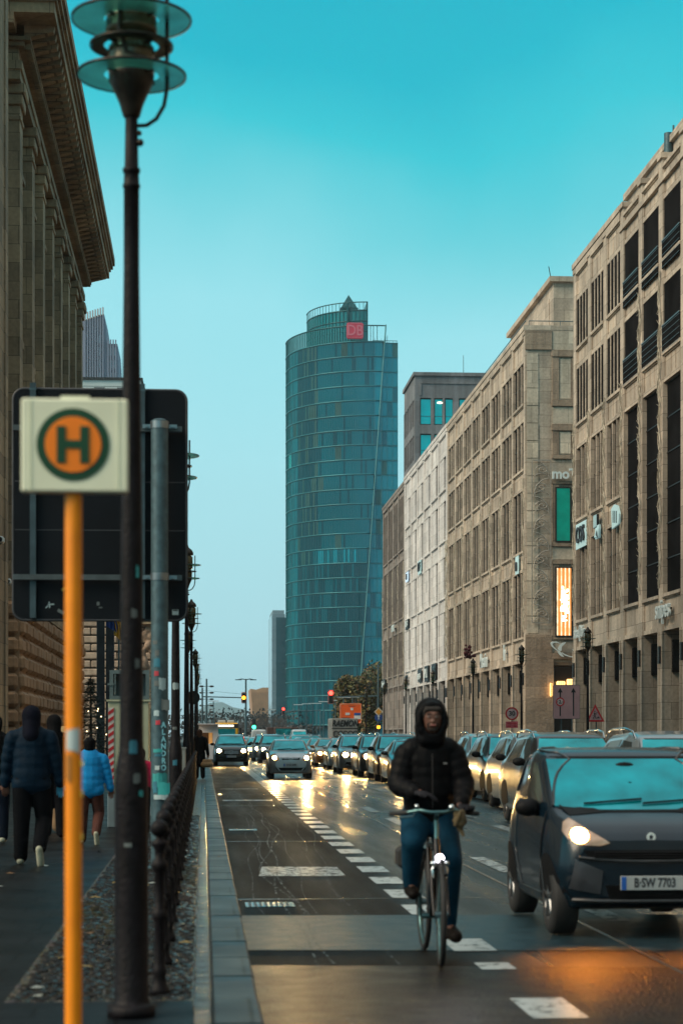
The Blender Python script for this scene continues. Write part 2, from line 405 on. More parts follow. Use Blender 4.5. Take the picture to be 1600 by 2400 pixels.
def worn_mat(name, col, thr=.42, rough=.35, alpha=True):
    "painted marking with worn-through holes"
    m = bpy.data.materials.new(name); nt, b, out = nodes(m)
    co = coords(nt, True)
    n1 = N(nt, 'ShaderNodeTexNoise'); n1.inputs['Scale'].default_value = 9; n1.inputs['Detail'].default_value = 8; n1.inputs['Roughness'].default_value = .75; nt.links.new(co, n1.inputs['Vector'])
    f = ramp(nt, n1.outputs[0], thr, thr+.05)
    n2 = N(nt, 'ShaderNodeTexNoise'); n2.inputs['Scale'].default_value = 2.5; n2.inputs['Detail'].default_value = 5; nt.links.new(co, n2.inputs['Vector'])
    c = mix(nt, n2.outputs[0], tuple(x*.6 for x in col), col)
    nt.links.new(c, b.inputs['Base Color']); b.inputs['Roughness'].default_value = rough
    nt.links.new(f, b.inputs['Alpha'])
    return m
M_cob = cobble_mat()
M_slab = slab_mat('pavement_slabs', (.008,.0105,.0125), .5, .5)
M_slab2 = slab_mat('front_slabs', (.009,.013,.017), .9, .45)
M_kerb = slab_mat('kerb_granite', (.034,.047,.055), .5, 1.0, rough=.4)
M_mark = worn_mat('road_paint', (.46,.47,.46), .40)
M_mark2 = worn_mat('worn_road_paint', (.40,.42,.42), .45)
M_scuff = worn_mat('chalky_scuff', (.10,.115,.12), .5, .6)

g = MB(); g.add([(-1500,-40,0),(1500,-40,0),(1500,2500,0),(-1500,2500,0)], [(0,1,2,3)])
struct(g.build('ground', pm('ground_far', (.04,.04,.04), .8, world=True), fix=False))
g = MB(); g.quad((.30,-10,.004),(14.3,-10,.004),(14.3,205,.004),(.30,205,.004)); struct(g.build('road', M_road, fix=False))
g = MB(); g.quad((-60,205,.004),(60,205,.004),(60,440,.004),(-60,440,.004)); struct(g.build('square_road', M_road, fix=False))
# left pavement: raised, slabs | cobble strip | kerb
g = MB(); g.box(-14,-1.10,-10,200,.0,PH); struct(g.build('pavement', M_slab))
g = MB(); g.box(-1.10,.045,10.95,200,.0,PH+.003); struct(g.build('cobble_strip', M_cob))
g = MB(); M_sett = pm('wet_setts', (.010,.009,.008), .2, 0, .6, 5, bump=.25, bscale=45, world=True)
M_sett2 = pm('mossy_setts', (.018,.016,.006), .35, 0, .5, 7, bump=.5, bscale=45, world=True); M_sett3 = pm('grey_setts', (.013,.015,.0155), .2, 0, .5, 6, bump=.5, bscale=45, world=True)
rs = random.Random(12); y = 10.97; row = 0
while y < 36:
    d = rs.uniform(.065,.085); x = -1.09+rs.uniform(0,.05)
    while x < -.07:
        w_ = rs.uniform(.065,.10); x2 = min(x+w_, -.062)
        if x2-x > .03:
            n = math.sin(x*3.1+y*.7)+math.sin(y*.35+1.3)+rs.uniform(-.5,.5)
            hh_ = PH+.012+rs.uniform(-.006,.008); tl = rs.uniform(-.005,.005); t2 = rs.uniform(-.006,.006)
            a = len(g.v); g.bbox(x+.004, x2-.004, y+.004, y+d-.005, PH-.01, hh_, .017, 1 if n > 1.35 else rs.choice((0,0,2)))
            for i in range(a, len(g.v)):
                v = g.v[i]
                if v[2] > PH+.001: g.v[i] = (v[0], v[1], v[2]+tl*((v[0]-x)/w_-.5)*2+t2*((v[1]-y)/d-.5)*2)
        x = x2
    y += d
for i in range(len(g.sm)): g.sm[i] = True
struct(g.build('cobblestones', [M_sett, M_sett2, M_sett3]))
g = MB(); g.box(-1.10,.045,-10,10.95,.0,PH+.002); struct(g.build('front_pavement', M_slab2))
g = MB()
y = -10.
while y < 200:
    L = 1.0
    j = R.uniform(-.003,.003)
    g.bbox(.049, .305+j, y, y+L-.012, 0, PH+.012+j, .012); y += L
struct(g.build('kerb', M_kerb))
g = MB()   # double row of small setts beside the kerb
y = -2.
while y < 60:
    g.bbox(-.055+R.uniform(-.006,.006), .04, y, y+.085, PH, PH+.012+R.uniform(0,.006), .01); y += .1
struct(g.build('sett_edging', pm('edging_setts', (.04,.048,.05), .2, 0, .4, 9, bump=.4, bscale=70, world=True)))
# right pavement + arcade floor
g = MB(); g.box(14.55,60,-10,205,.0,PH); struct(g.build('right_pavement', M_slab))
g = MB(); g.bbox(14.3,14.547,-10,205,.0,PH+.01,.015); struct(g.build('right_kerb', M_kerb))
# asphalt variations laid as sheets
M_patch = pm('smooth_wet_patch', (.014,.032,.041), .40, 0, .5, 5, bump=.7, bscale=60, world=True, rvar=.14)  # bluish base colour stands in for reflected sky
g = MB(); g.quad((.306,14.55,.0085),(4.6,14.2,.0085),(4.9,17.15,.0085),(.306,17.35,.0085)); struct(g.build('asphalt_repair_patch', M_patch, fix=False))
g = MB(); g.quad((.306,-5,.008),(5.2,-5,.008),(3.8,13.2,.008),(.306,13.6,.008)); struct(g.build('asphalt_repair_apron', pm('apron_asphalt', (.006,.0065,.008), .34, 0, .5, 3.2, bump=1.0, bscale=42, world=True, rvar=.14), fix=False))
# markings
g = MB()
y = 15.2-1.8*2
ys = [(10.9,11.75),(13.2,13.6),(14.35,15.2)]
yy = 17.3
while yy < 100: ys.append((yy, yy+1.0)); yy += 1.8
for (a, b_) in ys:
    w = (.12 if abs(a-13.2) < .1 else .16)
    g.quad((2.0-w,a,.0125),(2.0+w,a,.0125),(2.0+w,b_,.0125),(2.0-w,b_,.0125))
struct(g.build('cycle_lane_markings', M_mark, fix=False))
g = MB()
for x, y0 in ((3.55, 22.6), (5.15, 31.5), (8.5, 24)):
    yy = y0-12
    while yy < 150:
        g.quad((x-.1,yy,.0125),(x+.1,yy,.0125),(x+.1,yy+2.8,.0125),(x-.1,yy+2.8,.0125)); yy += 6
struct(g.build('lane_markings', M_mark2, fix=False))
g = MB()
g.quad((.62,22.15,.0125),(1.6,22.1,.0125),(1.6,23.6,.0125),(.70,23.7,.0125))
g.quad((.46,47.6,.0125),(1.68,47.6,.0125),(1.68,48.4,.0125),(.46,48.4,.0125))
g.quad((.5,58,.0125),(1.6,58,.0125),(1.6,58.4,.0125),(.5,58.4,.0125))
struct(g.build('cross_markings', M_mark2, fix=False))
g = MB()  # tar seam / old line
g.quad((3.18,-5,.0105),(3.215,-5,.0105),(3.19,110,.0105),(3.155,110,.0105))
g.quad((4.95,17.5,.0105),(4.98,17.5,.0105),(4.98,90,.0105),(4.95,90,.0105))
for yq in (19.0, 44.5, 53.0, 29.4):
    g.quad((.31,yq,.0105),(8,yq+.12,.0105),(8,yq+.16,.0105),(.31,yq+.04,.0105))
struct(g.build('tar_seam', pm('tar_seam', (.10,.095,.085), .16, 0, .4, 5, world=True), fix=False))
def ribbon(mb, pts, w, z):
    for i in range(len(pts)-1):
        a = Vector((*pts[i], z)); b_ = Vector((*pts[i+1], z)); d = (b_-a); 
        nrm = Vector((-d.y, d.x, 0)).normalized()*w/2
        mb.quad(a-nrm, a+nrm, b_+nrm, b_-nrm)
g = MB()
rr = random.Random(4)
for k in range(8):
    pts = []; x = rr.uniform(.6,1.75); y = rr.uniform(8,22); ph = rr.uniform(0,6); am = rr.uniform(.08,.3); fr = rr.uniform(.05,.16)
    y1 = y+rr.uniform(18,50); x0 = x
    while y < y1:
        pts.append((x0+am*sin(ph+y*fr*2)+.12*sin(y*.9+k)*.3, y)); y += .5
    pts = [(min(max(p[0],.36),1.8), p[1]) for p in pts]
    ribbon(g, pts, rr.choice((.012,.018,.022)), .0155+.0004*k)
struct(g.build('tyre_scuffs', M_scuff, fix=False))
# drains
def drain(x, y, label):
    t = thing('storm_drain', label, 'drain', (x, y, .008))
    f = MB(); f.box(-.23,.23,-.25,.25,0,.006); f.build('frame', pm('drain_iron', (.10,.15,.16), .25, .8, .3, 20), t)
    s = MB()
    for i in range(8): s.box(-.2+i*.05, -.175+i*.05, -.2,.2,.006,.010)
    s.build('grate', M_black, t)
drain(.62, 18.4, 'steel storm drain grate beside the kerb nearest the camera'); drain(.66, 33, 'steel storm drain grate farther up beside the kerb')
# fallen leaves as ground litter on the pavement
g = MB()
for i in range(150):
    x = R.choice((R.uniform(-3.5,.2), R.uniform(-1.0,.0))); y = R.uniform(11,60)
    a = R.uniform(0,6.3); s = R.uniform(.02,.045); z = PH+.016
    g.add([(x+s*cos(a+k*pi/2)*(1 if k%2 else 1.6), y+s*sin(a+k*pi/2)*(1 if k%2 else 1.6), z+(.01 if k==1 else 0)) for k in range(4)], [(0,1,2,3)], R.randrange(3))
tag(g.build('fallen_leaves', [pm('leaf_brown',(.12,.06,.02),.6), pm('leaf_ochre',(.22,.15,.04),.6), pm('leaf_pale',(.22,.24,.22),.4)], fix=False), 'small brown and ochre leaves scattered over the wet pavement', 'leaves', kind='stuff')

# ================================================================== WORLD / LIGHT / CAMERA
w = bpy.data.worlds.new('World'); sc.world = w; w.use_nodes = True
nt = w.node_tree; nt.nodes.clear()
out = nt.nodes.new('ShaderNodeOutputWorld'); bg = nt.nodes.new('ShaderNodeBackground'); bg2 = nt.nodes.new('ShaderNodeBackground'); adds = nt.nodes.new('ShaderNodeAddShader')
sky = nt.nodes.new('ShaderNodeTexSky'); sky.sky_type = 'NISHITA'; sky.sun_disc = False; sky.sun_elevation = radians(28); sky.sun_rotation = radians(205); sky.ozone_density = 3; sky.air_density = 1.5; sky.dust_density = 3
nt.links.new(sky.outputs[0], bg.inputs[0]); bg.inputs[1].default_value = .006
tc = nt.nodes.new('ShaderNodeTexCoord'); sp = nt.nodes.new('ShaderNodeSeparateXYZ'); nt.links.new(tc.outputs['Generated'], sp.inputs[0])
nz = nt.nodes.new('ShaderNodeTexNoise'); nz.inputs['Scale'].default_value = 3.2; nz.inputs['Detail'].default_value = 4; nt.links.new(tc.outputs['Generated'], nz.inputs['Vector'])
sb = N(nt, 'ShaderNodeMath', operation='MULTIPLY_ADD'); nt.links.new(nz.outputs[0], sb.inputs[0]); sb.inputs[1].default_value = .20; 
sx_ = N(nt, 'ShaderNodeMath', operation='MULTIPLY_ADD'); nt.links.new(sp.outputs[0], sx_.inputs[0]); sx_.inputs[1].default_value = .05; nt.links.new(sp.outputs[2], sx_.inputs[2])
sx2 = N(nt, 'ShaderNodeMath', operation='SUBTRACT'); nt.links.new(sx_.outputs[0], sx2.inputs[0]); sx2.inputs[1].default_value = .038; nt.links.new(sx2.outputs[0], sb.inputs[2])
cr = nt.nodes.new('ShaderNodeValToRGB'); nt.links.new(sb.outputs[0], cr.inputs[0])
els = [(.0,(.27,.33,.35)),(.06,(.29,.44,.49)),(.12,(.30,.54,.60)),(.205,(.28,.58,.64)),(.265,(.235,.57,.63)),(.315,(.11,.49,.55)),(.36,(.02,.43,.50)),(.40,(.0,.36,.455)),(.47,(.0,.33,.43)),(.60,(.22,.38,.42)),(.80,(.46,.55,.56)),(1.,(.66,.72,.72))]
e = cr.color_ramp.elements
e[0].position = els[0][0]; e[0].color = c4(els[0][1]); e[1].position = els[-1][0]; e[1].color = c4(els[-1][1])
for p, c in els[1:-1]:
    q = e.new(p); q.color = c4(c)
nt.links.new(cr.outputs[0], bg2.inputs[0]); bg2.inputs[1].default_value = 1.0
nt.links.new(bg.outputs[0], adds.inputs[0]); nt.links.new(bg2.outputs[0], adds.inputs[1]); nt.links.new(adds.outputs[0], out.inputs[0])
sl = bpy.data.lights.new('sun', 'SUN'); sl.energy = 2.7; sl.angle = radians(35); sl.color = (1,.80,.58)
so = bpy.data.objects.new('sun', sl); COL.objects.link(so); so.rotation_euler = (radians(54), 0, radians(-70))
cam = bpy.data.cameras.new('camera'); co_ = bpy.data.objects.new('camera', cam); COL.objects.link(co_); sc.camera = co_
co_.location = (0,0,CH); co_.rotation_euler = (pi/2, 0, -A)
cam.sensor_fit = 'HORIZONTAL'; cam.sensor_width = 36; cam.lens = F/1600*36; cam.shift_y = (HY-1200)/1600; cam.clip_end = 4000; cam.clip_start = .1
cam.dof.use_dof = True; cam.dof.focus_distance = 75; cam.dof.aperture_fstop = 4.6; cam.dof.aperture_blades = 0
sc.view_settings.view_transform = 'Standard'; sc.view_settings.look = 'None'; sc.view_settings.exposure = .4; sc.view_settings.gamma = 1
sc.cycles.max_bounces = 6; sc.cycles.diffuse_bounces = 2; sc.cycles.glossy_bounces = 3; sc.cycles.transmission_bounces = 3; sc.cycles.transparent_max_bounces = 8
sc.cycles.sample_clamp_indirect = 4; sc.cycles.use_denoising = True

for nme, io in (('apron_asphalt',1.3),('wet_setts',1.33),('mossy_setts',1.3),('grey_setts',1.33),('edging_setts',1.36),('smooth_wet_patch',1.4)):
    MATS[nme].node_tree.nodes['Principled BSDF'].inputs['IOR'].default_value = io
for nme in ('apron_asphalt','wet_setts','mossy_setts','grey_setts'): MATS[nme].node_tree.nodes['Principled BSDF'].inputs['Specular IOR Level'].default_value = .3
for nme in ('apron_asphalt','smooth_wet_patch'): MATS[nme].node_tree.nodes['Principled BSDF'].inputs['Specular IOR Level'].default_value = {'apron_asphalt':.14,'smooth_wet_patch':.32}[nme]
# ================================================================== RIGHT-HAND FACADES
XF = 21.0
LV = dict(arc=6.4, beam=8.0)
ROWS_STD = [(8.1,12.4),(13.8,17.8),(19.2,22.3),(23.5,26.2)]     # window rows
def lantern_pair(parent, y, xf, m=M_black):
    "wall lamp on a pier: broad box on the jamb, small one on the front"
    q = MB()
    q.box(xf+.42, xf+1.0, y-.17, y-.005, 4.5, 6.0)
    for k in range(9): q.box(xf+.40, xf+1.02, y-.185, y-.171, 4.56+k*.165, 4.60+k*.165)
    q.box(xf-.14, xf-.004, y+.12, y+.42, 4.9, 5.7)
    for k in range(4): q.box(xf-.155, xf-.14, y+.10, y+.44, 4.95+k*.2, 5.0+k*.2)
    return q.build('wall_lantern', m, parent)
def facade(name, label, y0, y1, bays, mat, matf, depth=25, top=28.5, rows=ROWS_STD, pier=.75, rec=.45, dark_rows=(), slab=0, lowpar=0, nm=2, mull=.13, xf=XF, arcade=True, glass=M_dglass, lit=(), win_floor=None, panels=True, cornice=True, double=()):
    t = thing(name, label, 'building', (0,0,0))
    W = MB(); 
    n = bays; bw = (y1-y0-pier)/n
    ys = [y0+pier/2+i*bw for i in range(n+1)]
    # back mass
    W.box(xf+rec, xf+depth, y0, y1, 6.4, top-(1.4 if lowpar else .3))
    # piers
    for i, y in enumerate(ys):
        W.box(xf, xf+rec-.002, y-pier/2, y+pier/2, 6.4, top-.6)
        if arcade:
            W.box(xf, xf+1.25, y-pier/2, y+pier/2, 0.12, 6.398)
            W.box(xf-.05, xf-.002, y-pier/2-.03, y-pier/2+.16, .12, 6.39); W.box(xf-.05, xf-.002, y+pier/2-.16, y+pier/2+.03, .12, 6.39)
    # beams, spandrels
    edges = [6.4]
    for (a, b) in rows: edges += [a, b]
    edges.append(top-.6)
    for i in range(n):
        a = ys[i]+pier/2+.002; b = ys[i+1]-pier/2-.002
        for k in range(0, len(edges)-1, 2):
            z0, z1 = edges[k], edges[k+1]
            if i in double and k == 2: continue
            W.box(xf+.10, xf+rec-.004, a, b, z0, z1)
            # frame round a sunk panel
            if z1-z0 > .9:
                W.box(xf+.03, xf+.098, a, b, z0, z0+.2); W.box(xf+.03, xf+.098, a, b, z1-.22, z1)
                W.box(xf+.03, xf+.098, a, a+.16, z0+.202, z1-.222); W.box(xf+.03, xf+.098, b-.16, b, z0+.202, z1-.222)
                if k and nm: 
                    for q in range(3): W.box(xf+.075, xf+.099, a+.4+q*(b-a-.8)/3, a+.42+q*(b-a-.8)/3, z0+.3, z1-.3)
            # sill line
            W.box(xf-.05, xf+.028, a, b, z1-.16, z1-.01)
        for r, (z0, z1) in enumerate(rows):
            if i in double: continue
            zz1 = z1; zz0 = z0
            nmr = nm-1 if (nm == 3 and r < 2) else nm
            for q in range(nmr):
                c = a+(b-a)*(q+1)/(nmr+1)
                if r in dark_rows:
                    W.box(xf+.03, xf+.07, c-mull/2, c+mull/2, zz0+.001, zz1-.001)
                else: W.box(xf+.06, xf+rec-.006, c-mull/2, c+mull/2, zz0+.001, zz1-.001)
            if slab: W.box(xf+.07, xf+rec-.007, a+(b-a)*(1-slab), b-.001, zz0+.001, zz1-.001)
    if cornice:
        yc = ys[lowpar]+.4 if lowpar else y0-.02
        W.box(xf-.10, xf+(1.2 if lowpar else depth), yc, y1+.02, top-.3, top); W.box(xf-.05, xf+rec, yc+.01, y1+.01, top-.6, top-.302)
        if lowpar:
            W.box(xf-.08, xf+.5, y0, yc-.002, top-1.4, top-1.15)
            for q in range(lowpar+1):
                W.box(xf+.02, xf+1.0, ys[q]-.3, ys[q]+.3, top-1.149, top-.25); W.box(xf-.08, xf+1.1, ys[q]-.4, ys[q]+.4, top-.248, top)
    W.build('wall', mat, t)
    for i in range(n):
        a = ys[i]+pier/2; b = ys[i+1]-pier/2
        for r, (z0, z1) in enumerate(rows):
            a = ys[i]+pier/2; b = ys[i+1]-pier/2
            if i in double and r == 0: continue
            if i in double and r == 1: z0 = rows[0][0]; z1 = rows[1][1]
            q = MB(); fw = .05; rec0 = rec
            if r in dark_rows or (i in double and r == 2 and False): rec_ = .14
            else: rec_ = rec
            if r in dark_rows:
                q.box(xf+.072, xf+.128, a+.003, b-.003, z0, z1, 0)
                t_w = q.build('window', [glass, M_frame], t); continue
            if slab: b = a+(b-a)*(1-slab)
            q.box(xf+rec-.06, xf+rec-.003, a+.003, b-.003, z0, z1, 0)
            q.box(xf+rec-.10, xf+rec-.062, a+.004, b-.004, z0+.01, z0+fw, 1); q.box(xf+rec-.10, xf+rec-.062, a+.004, b-.004, z1-fw, z1-.01, 1)
            H = z1-z0
            for k in range(1, max(2, int(H/1.4))): q.box(xf+rec-.10, xf+rec-.062, a+.004, b-.004, z0+H*k/max(2,int(H/1.4))-.02, z0+H*k/max(2,int(H/1.4))+.02, 1)
            g2 = M_litwin if (i, r) in lit else glass
            q.build('window', [g2, M_frame], t)
    if arcade:
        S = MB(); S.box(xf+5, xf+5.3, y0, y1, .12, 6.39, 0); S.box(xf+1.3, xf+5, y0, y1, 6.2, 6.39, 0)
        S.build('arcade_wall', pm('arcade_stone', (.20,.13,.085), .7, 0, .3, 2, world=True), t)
        P = MB()
        for i in range(n):
            P.box(xf+4.9, xf+4.995, ys[i]+.8, ys[i+1]-.5, .3, 4.2, 0)
        P.build('shop_front', pm('shop_glass', (.05,.035,.03), .15, .2, .4, .6, emis=(1,.6,.3), es=.03, world=True), t)
        for i in range(n+1): lantern_pair(t, ys[i]-pier/2, xf)
    return t, ys
M_litwin = pm('lit_window', (.9,.6,.2), .4, 0, .3, .8, emis=(1,.62,.12), es=.55)

# --- R1 nearest on the right
R1, ysR1 = facade('stone_department_building', 'tall tan stone building at the right edge with long dark balcony windows and a colonnade', 72.0, 110.6, 9, M_tan, M_tanf, depth=22, top=28.4, nm=3, mull=.15, pier=.8, rec=.28, double=(0,1,2,3,4,5), dark_rows=(2,3), lowpar=6)
# dark two-pane openings with mesh balustrade in the near bays
for i in range(6):
    a = ysR1[i]+.4; b = ysR1[i+1]-.4
    for (z0, z1) in ((19.6,22.4),(23.5,26.3)):
        q = MB(); q.box(XF-.045, XF-.01, a+.02, b-.02, z0-.5, z0+.75, 0); 
        for k in range(5): q.box(XF-.06, XF-.046, a+.02, b-.02, z0-.45+k*.28, z0-.435+k*.28, 1)
        q.box(XF-.07, XF+.0, a, b, z0+.75, z0+.80, 1)
        q.build('balustrade', [M_dglass, pm('rail_metal', (.2,.2,.2), .4, .8)], R1)
q = MB()
for i in range(6):
    y = (ysR1[i]+ysR1[i+1])/2
    q.box(XF+.2, XF+.3, y-.05, y+.05, 20.3, 26.2)
q.build('post', pm('pale_post', (.45,.45,.42), .5), R1)
# penthouse setbacks
q = MB()
q.box(XF+2.2, XF+20, 72.5, 106.4, 27.05, 31.0); q.box(XF+2.0, XF+20, 72.2, 106.6, 31.002, 31.35)
for i in range(6):
    y = ysR1[i]; q.box(XF+1.11, XF+2.19, y-.15, y+.15, 27.05, 28.2)
    q.box(XF+2.12, XF+2.199, y+.9, y+3.2, 28.0, 30.3)
q.build('penthouse', M_tan, R1)
q = MB(); xv = WX(1566,96); zv = WZ(335,96,1566); q.cyl((xv,96,zv-1.5),(xv,96,zv+.5),.22); q.cyl((xv+.25,96,zv-1.5),(xv+.25,96,zv+.9),.05); q.box(xv-.1,xv+.4,95.9,96.1,zv+.2,zv+.4); q.build('roof_vent', M_galv, R1)

# --- R2 middle block
R2, ysR2 = facade('corner_stone_building', 'tan stone corner building with scrollwork strip and a green window on its end wall', 127.4, 168.7, 8, M_tan, M_tanf, depth=22, top=28.5, nm=2, mull=.16, pier=.7, rec=.24, glass=M_dglass)
# end wall facing the camera (at y=128.5): sunk and raised panels
q = MB(); ye = 127.4
x0 = XF
q.box(x0+2.0, x0+22, ye-.0, ye+.4, 6.402, 28.19) if False else None
q.box(XF, XF+1.85, ye-.20, ye-.002, .12, 6.6)                 # ground pier
def erel(x0, x1, z0, z1, d=.12): q.box(x0, x1, ye-d, ye-.003, z0, z1)
erel(XF-.02, XF+1.75, 26.9, 28.15, .10)
for (z0, z1) in ((26.45,26.85),(23.2,23.6),(21.6,22.0),(19.75,20.0),(18.1,18.3),(14.0,14.3),(12.85,13.1),(6.62,7.0),(7.9,8.05)):
    erel(XF+1.75, XF+22, z0, z1, .16)
for x in (1.8, 3.05, 6.4):
    for (z0, z1) in ((23.62,26.43),(20.02,21.58),(14.32,18.08),(8.07,12.83)): erel(XF+x, XF+x+(.42 if x < 2 else .5), z0, z1, .10)
erel(XF-.01, XF+1.74, 6.62, 8.2, .16)
q.build('end_wall_relief', M_tand, R2)
for (z0, z1) in ((23.7,26.3),(20.1,21.5)):
    q = MB(); q.box(XF+2.3, XF+3.0, ye-.05, ye-.003, z0, z1); q.build('wall_panel', M_tanf, R2)
for (z0, z1) in ((26.9,28.1),(22.05,23.15),(13.15,13.95)):
    q = MB(); q.box(XF+1.8, XF+3.6, ye-.04, ye-.003, z0, z1); q.build('wall_panel', M_tanf, R2)
q = MB()
for k in range(16): q.box(XF+.1, XF+.85, ye-.03-(.02 if k%3 else 0), ye-.003, 8.3+k*1.15, 9.4+k*1.15)
q.build('corner_blocks', M_tanf, R2)
# entrance recess under the sign
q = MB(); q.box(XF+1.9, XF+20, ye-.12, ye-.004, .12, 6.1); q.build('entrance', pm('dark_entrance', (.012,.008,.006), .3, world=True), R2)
def framed_window(x0, x1, z0, z1, m, nm, parent):
    q = MB(); q.box(x0, x1, ye-.16, ye-.145, z0, z1, 0)
    b = .09
    q.box(x0-b, x0, ye-.2, ye-.004, z0-b, z1+b, 1); q.box(x1, x1+b, ye-.2, ye-.004, z0-b, z1+b, 1)
    q.box(x0, x1, ye-.2, ye-.004, z1, z1+b, 1); q.box(x0, x1, ye-.2, ye-.004, z0-b, z0, 1)
    return q.build(nm, [m, M_frame], parent)
xa = WX(1303, ye); xb = WX(1334, ye)
o = framed_window(xa, xb, WZ(1268,ye,1318), WZ(1145,ye,1318), pm('green_glass', (.0,.16,.12), .35, 0, .45, .9, emis=(.0,.55,.38), es=.14), 'window', R2)
o['label'] = 'tall narrow green glowing window'
# retail display with striped warm light
m = bpy.data.materials.new('striped_display'); nt, b, out = nodes(m)
co = coords(nt, True, (1,1,1)); sp = N(nt, 'ShaderNodeSeparateXYZ'); nt.links.new(co, sp.inputs[0])
wv = N(nt, 'ShaderNodeMath', operation='MULTIPLY'); nt.links.new(sp.outputs[0], wv.inputs[0]); wv.inputs[1].default_value = 24
sn = N(nt, 'ShaderNodeMath', operation='SINE'); nt.links.new(wv.outputs[0], sn.inputs[0])
nz = N(nt, 'ShaderNodeTexNoise'); nz.inputs['Scale'].default_value = 2.4; nz.inputs['Detail'].default_value = 5; nt.links.new(co, nz.inputs['Vector'])
c = mix(nt, ramp(nt, sn.outputs[0], .2, .7), (.55,.17,.03), (1,.82,.55)); c = mix(nt, ramp(nt, nz.outputs[0], .35, .6), c, mix(nt, .6, c, (.5,.2,.04)))
nt.links.new(c, b.inputs['Base Color']); nt.links.new(c, b.inputs['Emission Color']); b.inputs['Emission Strength'].default_value = 1.1
za, zb = WZ(1490, ye, 1318), WZ(1332, ye, 1318)
xa2, xb2 = WX(1303, ye), WX(1337, ye)
o = framed_window(xa2, xb2, za, zb, m, 'window', R2); o['label'] = 'tall narrow window glowing warm with hanging lights'
q = MB()
rr = random.Random(3)
for k in range(46):
    q.box(xa2+.22+rr.random()*.5, xa2+.32+rr.random()*.5, ye-.185, ye-.165, (zz := za+.9+rr.random()*2.2), zz+.08+rr.random()*.15)
q.build('hanging_lights', pm('white_bulbs', (1,.9,.7), .5, emis=(1,.88,.62), es=3.0, var=0), R2)
# scroll ornament grille at the corner
q = MB(); gx0, gx1 = XF+.45, XF+1.62; gz0, gz1 = 9.0, 19.6
q.box(gx0-.06, gx0, ye-.22, ye-.17, gz0, gz1); q.box(gx1, gx1+.06, ye-.22, ye-.17, gz0, gz1)
q.box(gx0, gx1, ye-.22, ye-.17, gz1, gz1+.06); q.box(gx0, gx1, ye-.22, ye-.17, gz0-.06, gz0)
nseg = 9; hh = (gz1-gz0)/nseg; cx = (gx0+gx1)/2
for k in range(nseg):
    zc = gz0+hh*(k+.5); s = 1 if k % 2 else -1
    pts = []
    for i in range(34):
        t = i/33; a = t*3.6*pi; r = .52*(1-t)*.75+.04
        pts.append((cx+s*(r*cos(a)-.05), ye-.2, zc+r*sin(a)*.75))
    q.tube(pts, .03, 5)
    q.tube([(cx-s*.5+s*.5*(1-cos(t*pi/2/7))*1.9, ye-.2, zc-hh*.5+hh*sin(t*pi/2/7)) for t in range(8)], .03, 5)
    q.tube([(cx+.52*cos(t*pi/8)*(1), ye-.2, zc-hh*.5+.35*sin(t*pi/8)) for t in range(9)], .022, 5)
q.build('scroll_ornament', pm('ornament_metal', (.36,.33,.29), .45, .4, .3), R2)
# setback storey and terrace
q = MB(); q.box(XF+2.6, XF+22, 131.5, 150, 28.52, 32.3); q.box(XF+2.3, XF+22, 131.2, 150.3, 32.302, 32.65); q.box(XF+2.55, XF+2.598, 133, 149, 29, 31.5)
q.box(XF+1.5, XF+22, 150.4, 169, 28.52, 29.6)
q.build('penthouse', M_tan, R2)
q = MB(); q.cyl((XF+.5,128.9,29.1),(XF+18,128.9,29.1),.03); q.cyl((XF+.3,129,29.1),(XF+.3,150,29.1),.03)
for k in range(9): q.cyl((XF+.5+k*2.1,128.9,28.5),(XF+.5+k*2.1,128.9,29.1),.02)
q.build('railing', M_galv, R2)
q = MB(); q.tube([(XF+3.2,135,32.6),(XF+2.9,135,34.2)], .03); q.build('antenna', M_black, R2)
# letters and emblem on the end wall
zt = WZ(1113, ye, 1322)
xt = (WX(1296, ye)+WX(1346, ye))/2
t = place_text(text_mb('moT', .92, .08, bold=.03, sx=.95, spacing=1.0), (xt-.02, ye-.32, zt)).build('shop_lettering', [M_letter], None)
tag(t, 'white letters moT on the tan end wall above the green window', 'sign')
q = MB()
def pxz(px, py): return (WX(px, ye-.3), WZ(py, ye-.3, px))
def zpt(zx, zy): return pxz(1280+zx*.12755, 1470+zy*.12755)
for poly in ([(350,275),(290,290),(240,330),(205,395),(225,430),(270,440),(280,360),(350,290)],
             [(200,440),(240,440),(270,480),(320,550),(280,545),(240,515),(215,480)],
             [(250,300),(180,265),(100,265),(68,295),(90,350),(140,400),(200,445),(225,440),(160,395),(120,350),(105,310),(130,290),(200,290),(245,312)],
             [(270,480),(340,525),(430,552),(500,560),(560,550),(572,515),(550,470),(510,430),(465,400),(500,450),(530,500),(520,530),(470,540),(400,525),(330,495),(280,465)]):
    q.prism([zpt(*p) for p in poly], ye-.42, ye-.30, 'y')
tag(q.build('emblem_sign', M_letter), 'white swooping ringed planet emblem above the arcade entrance', 'sign')
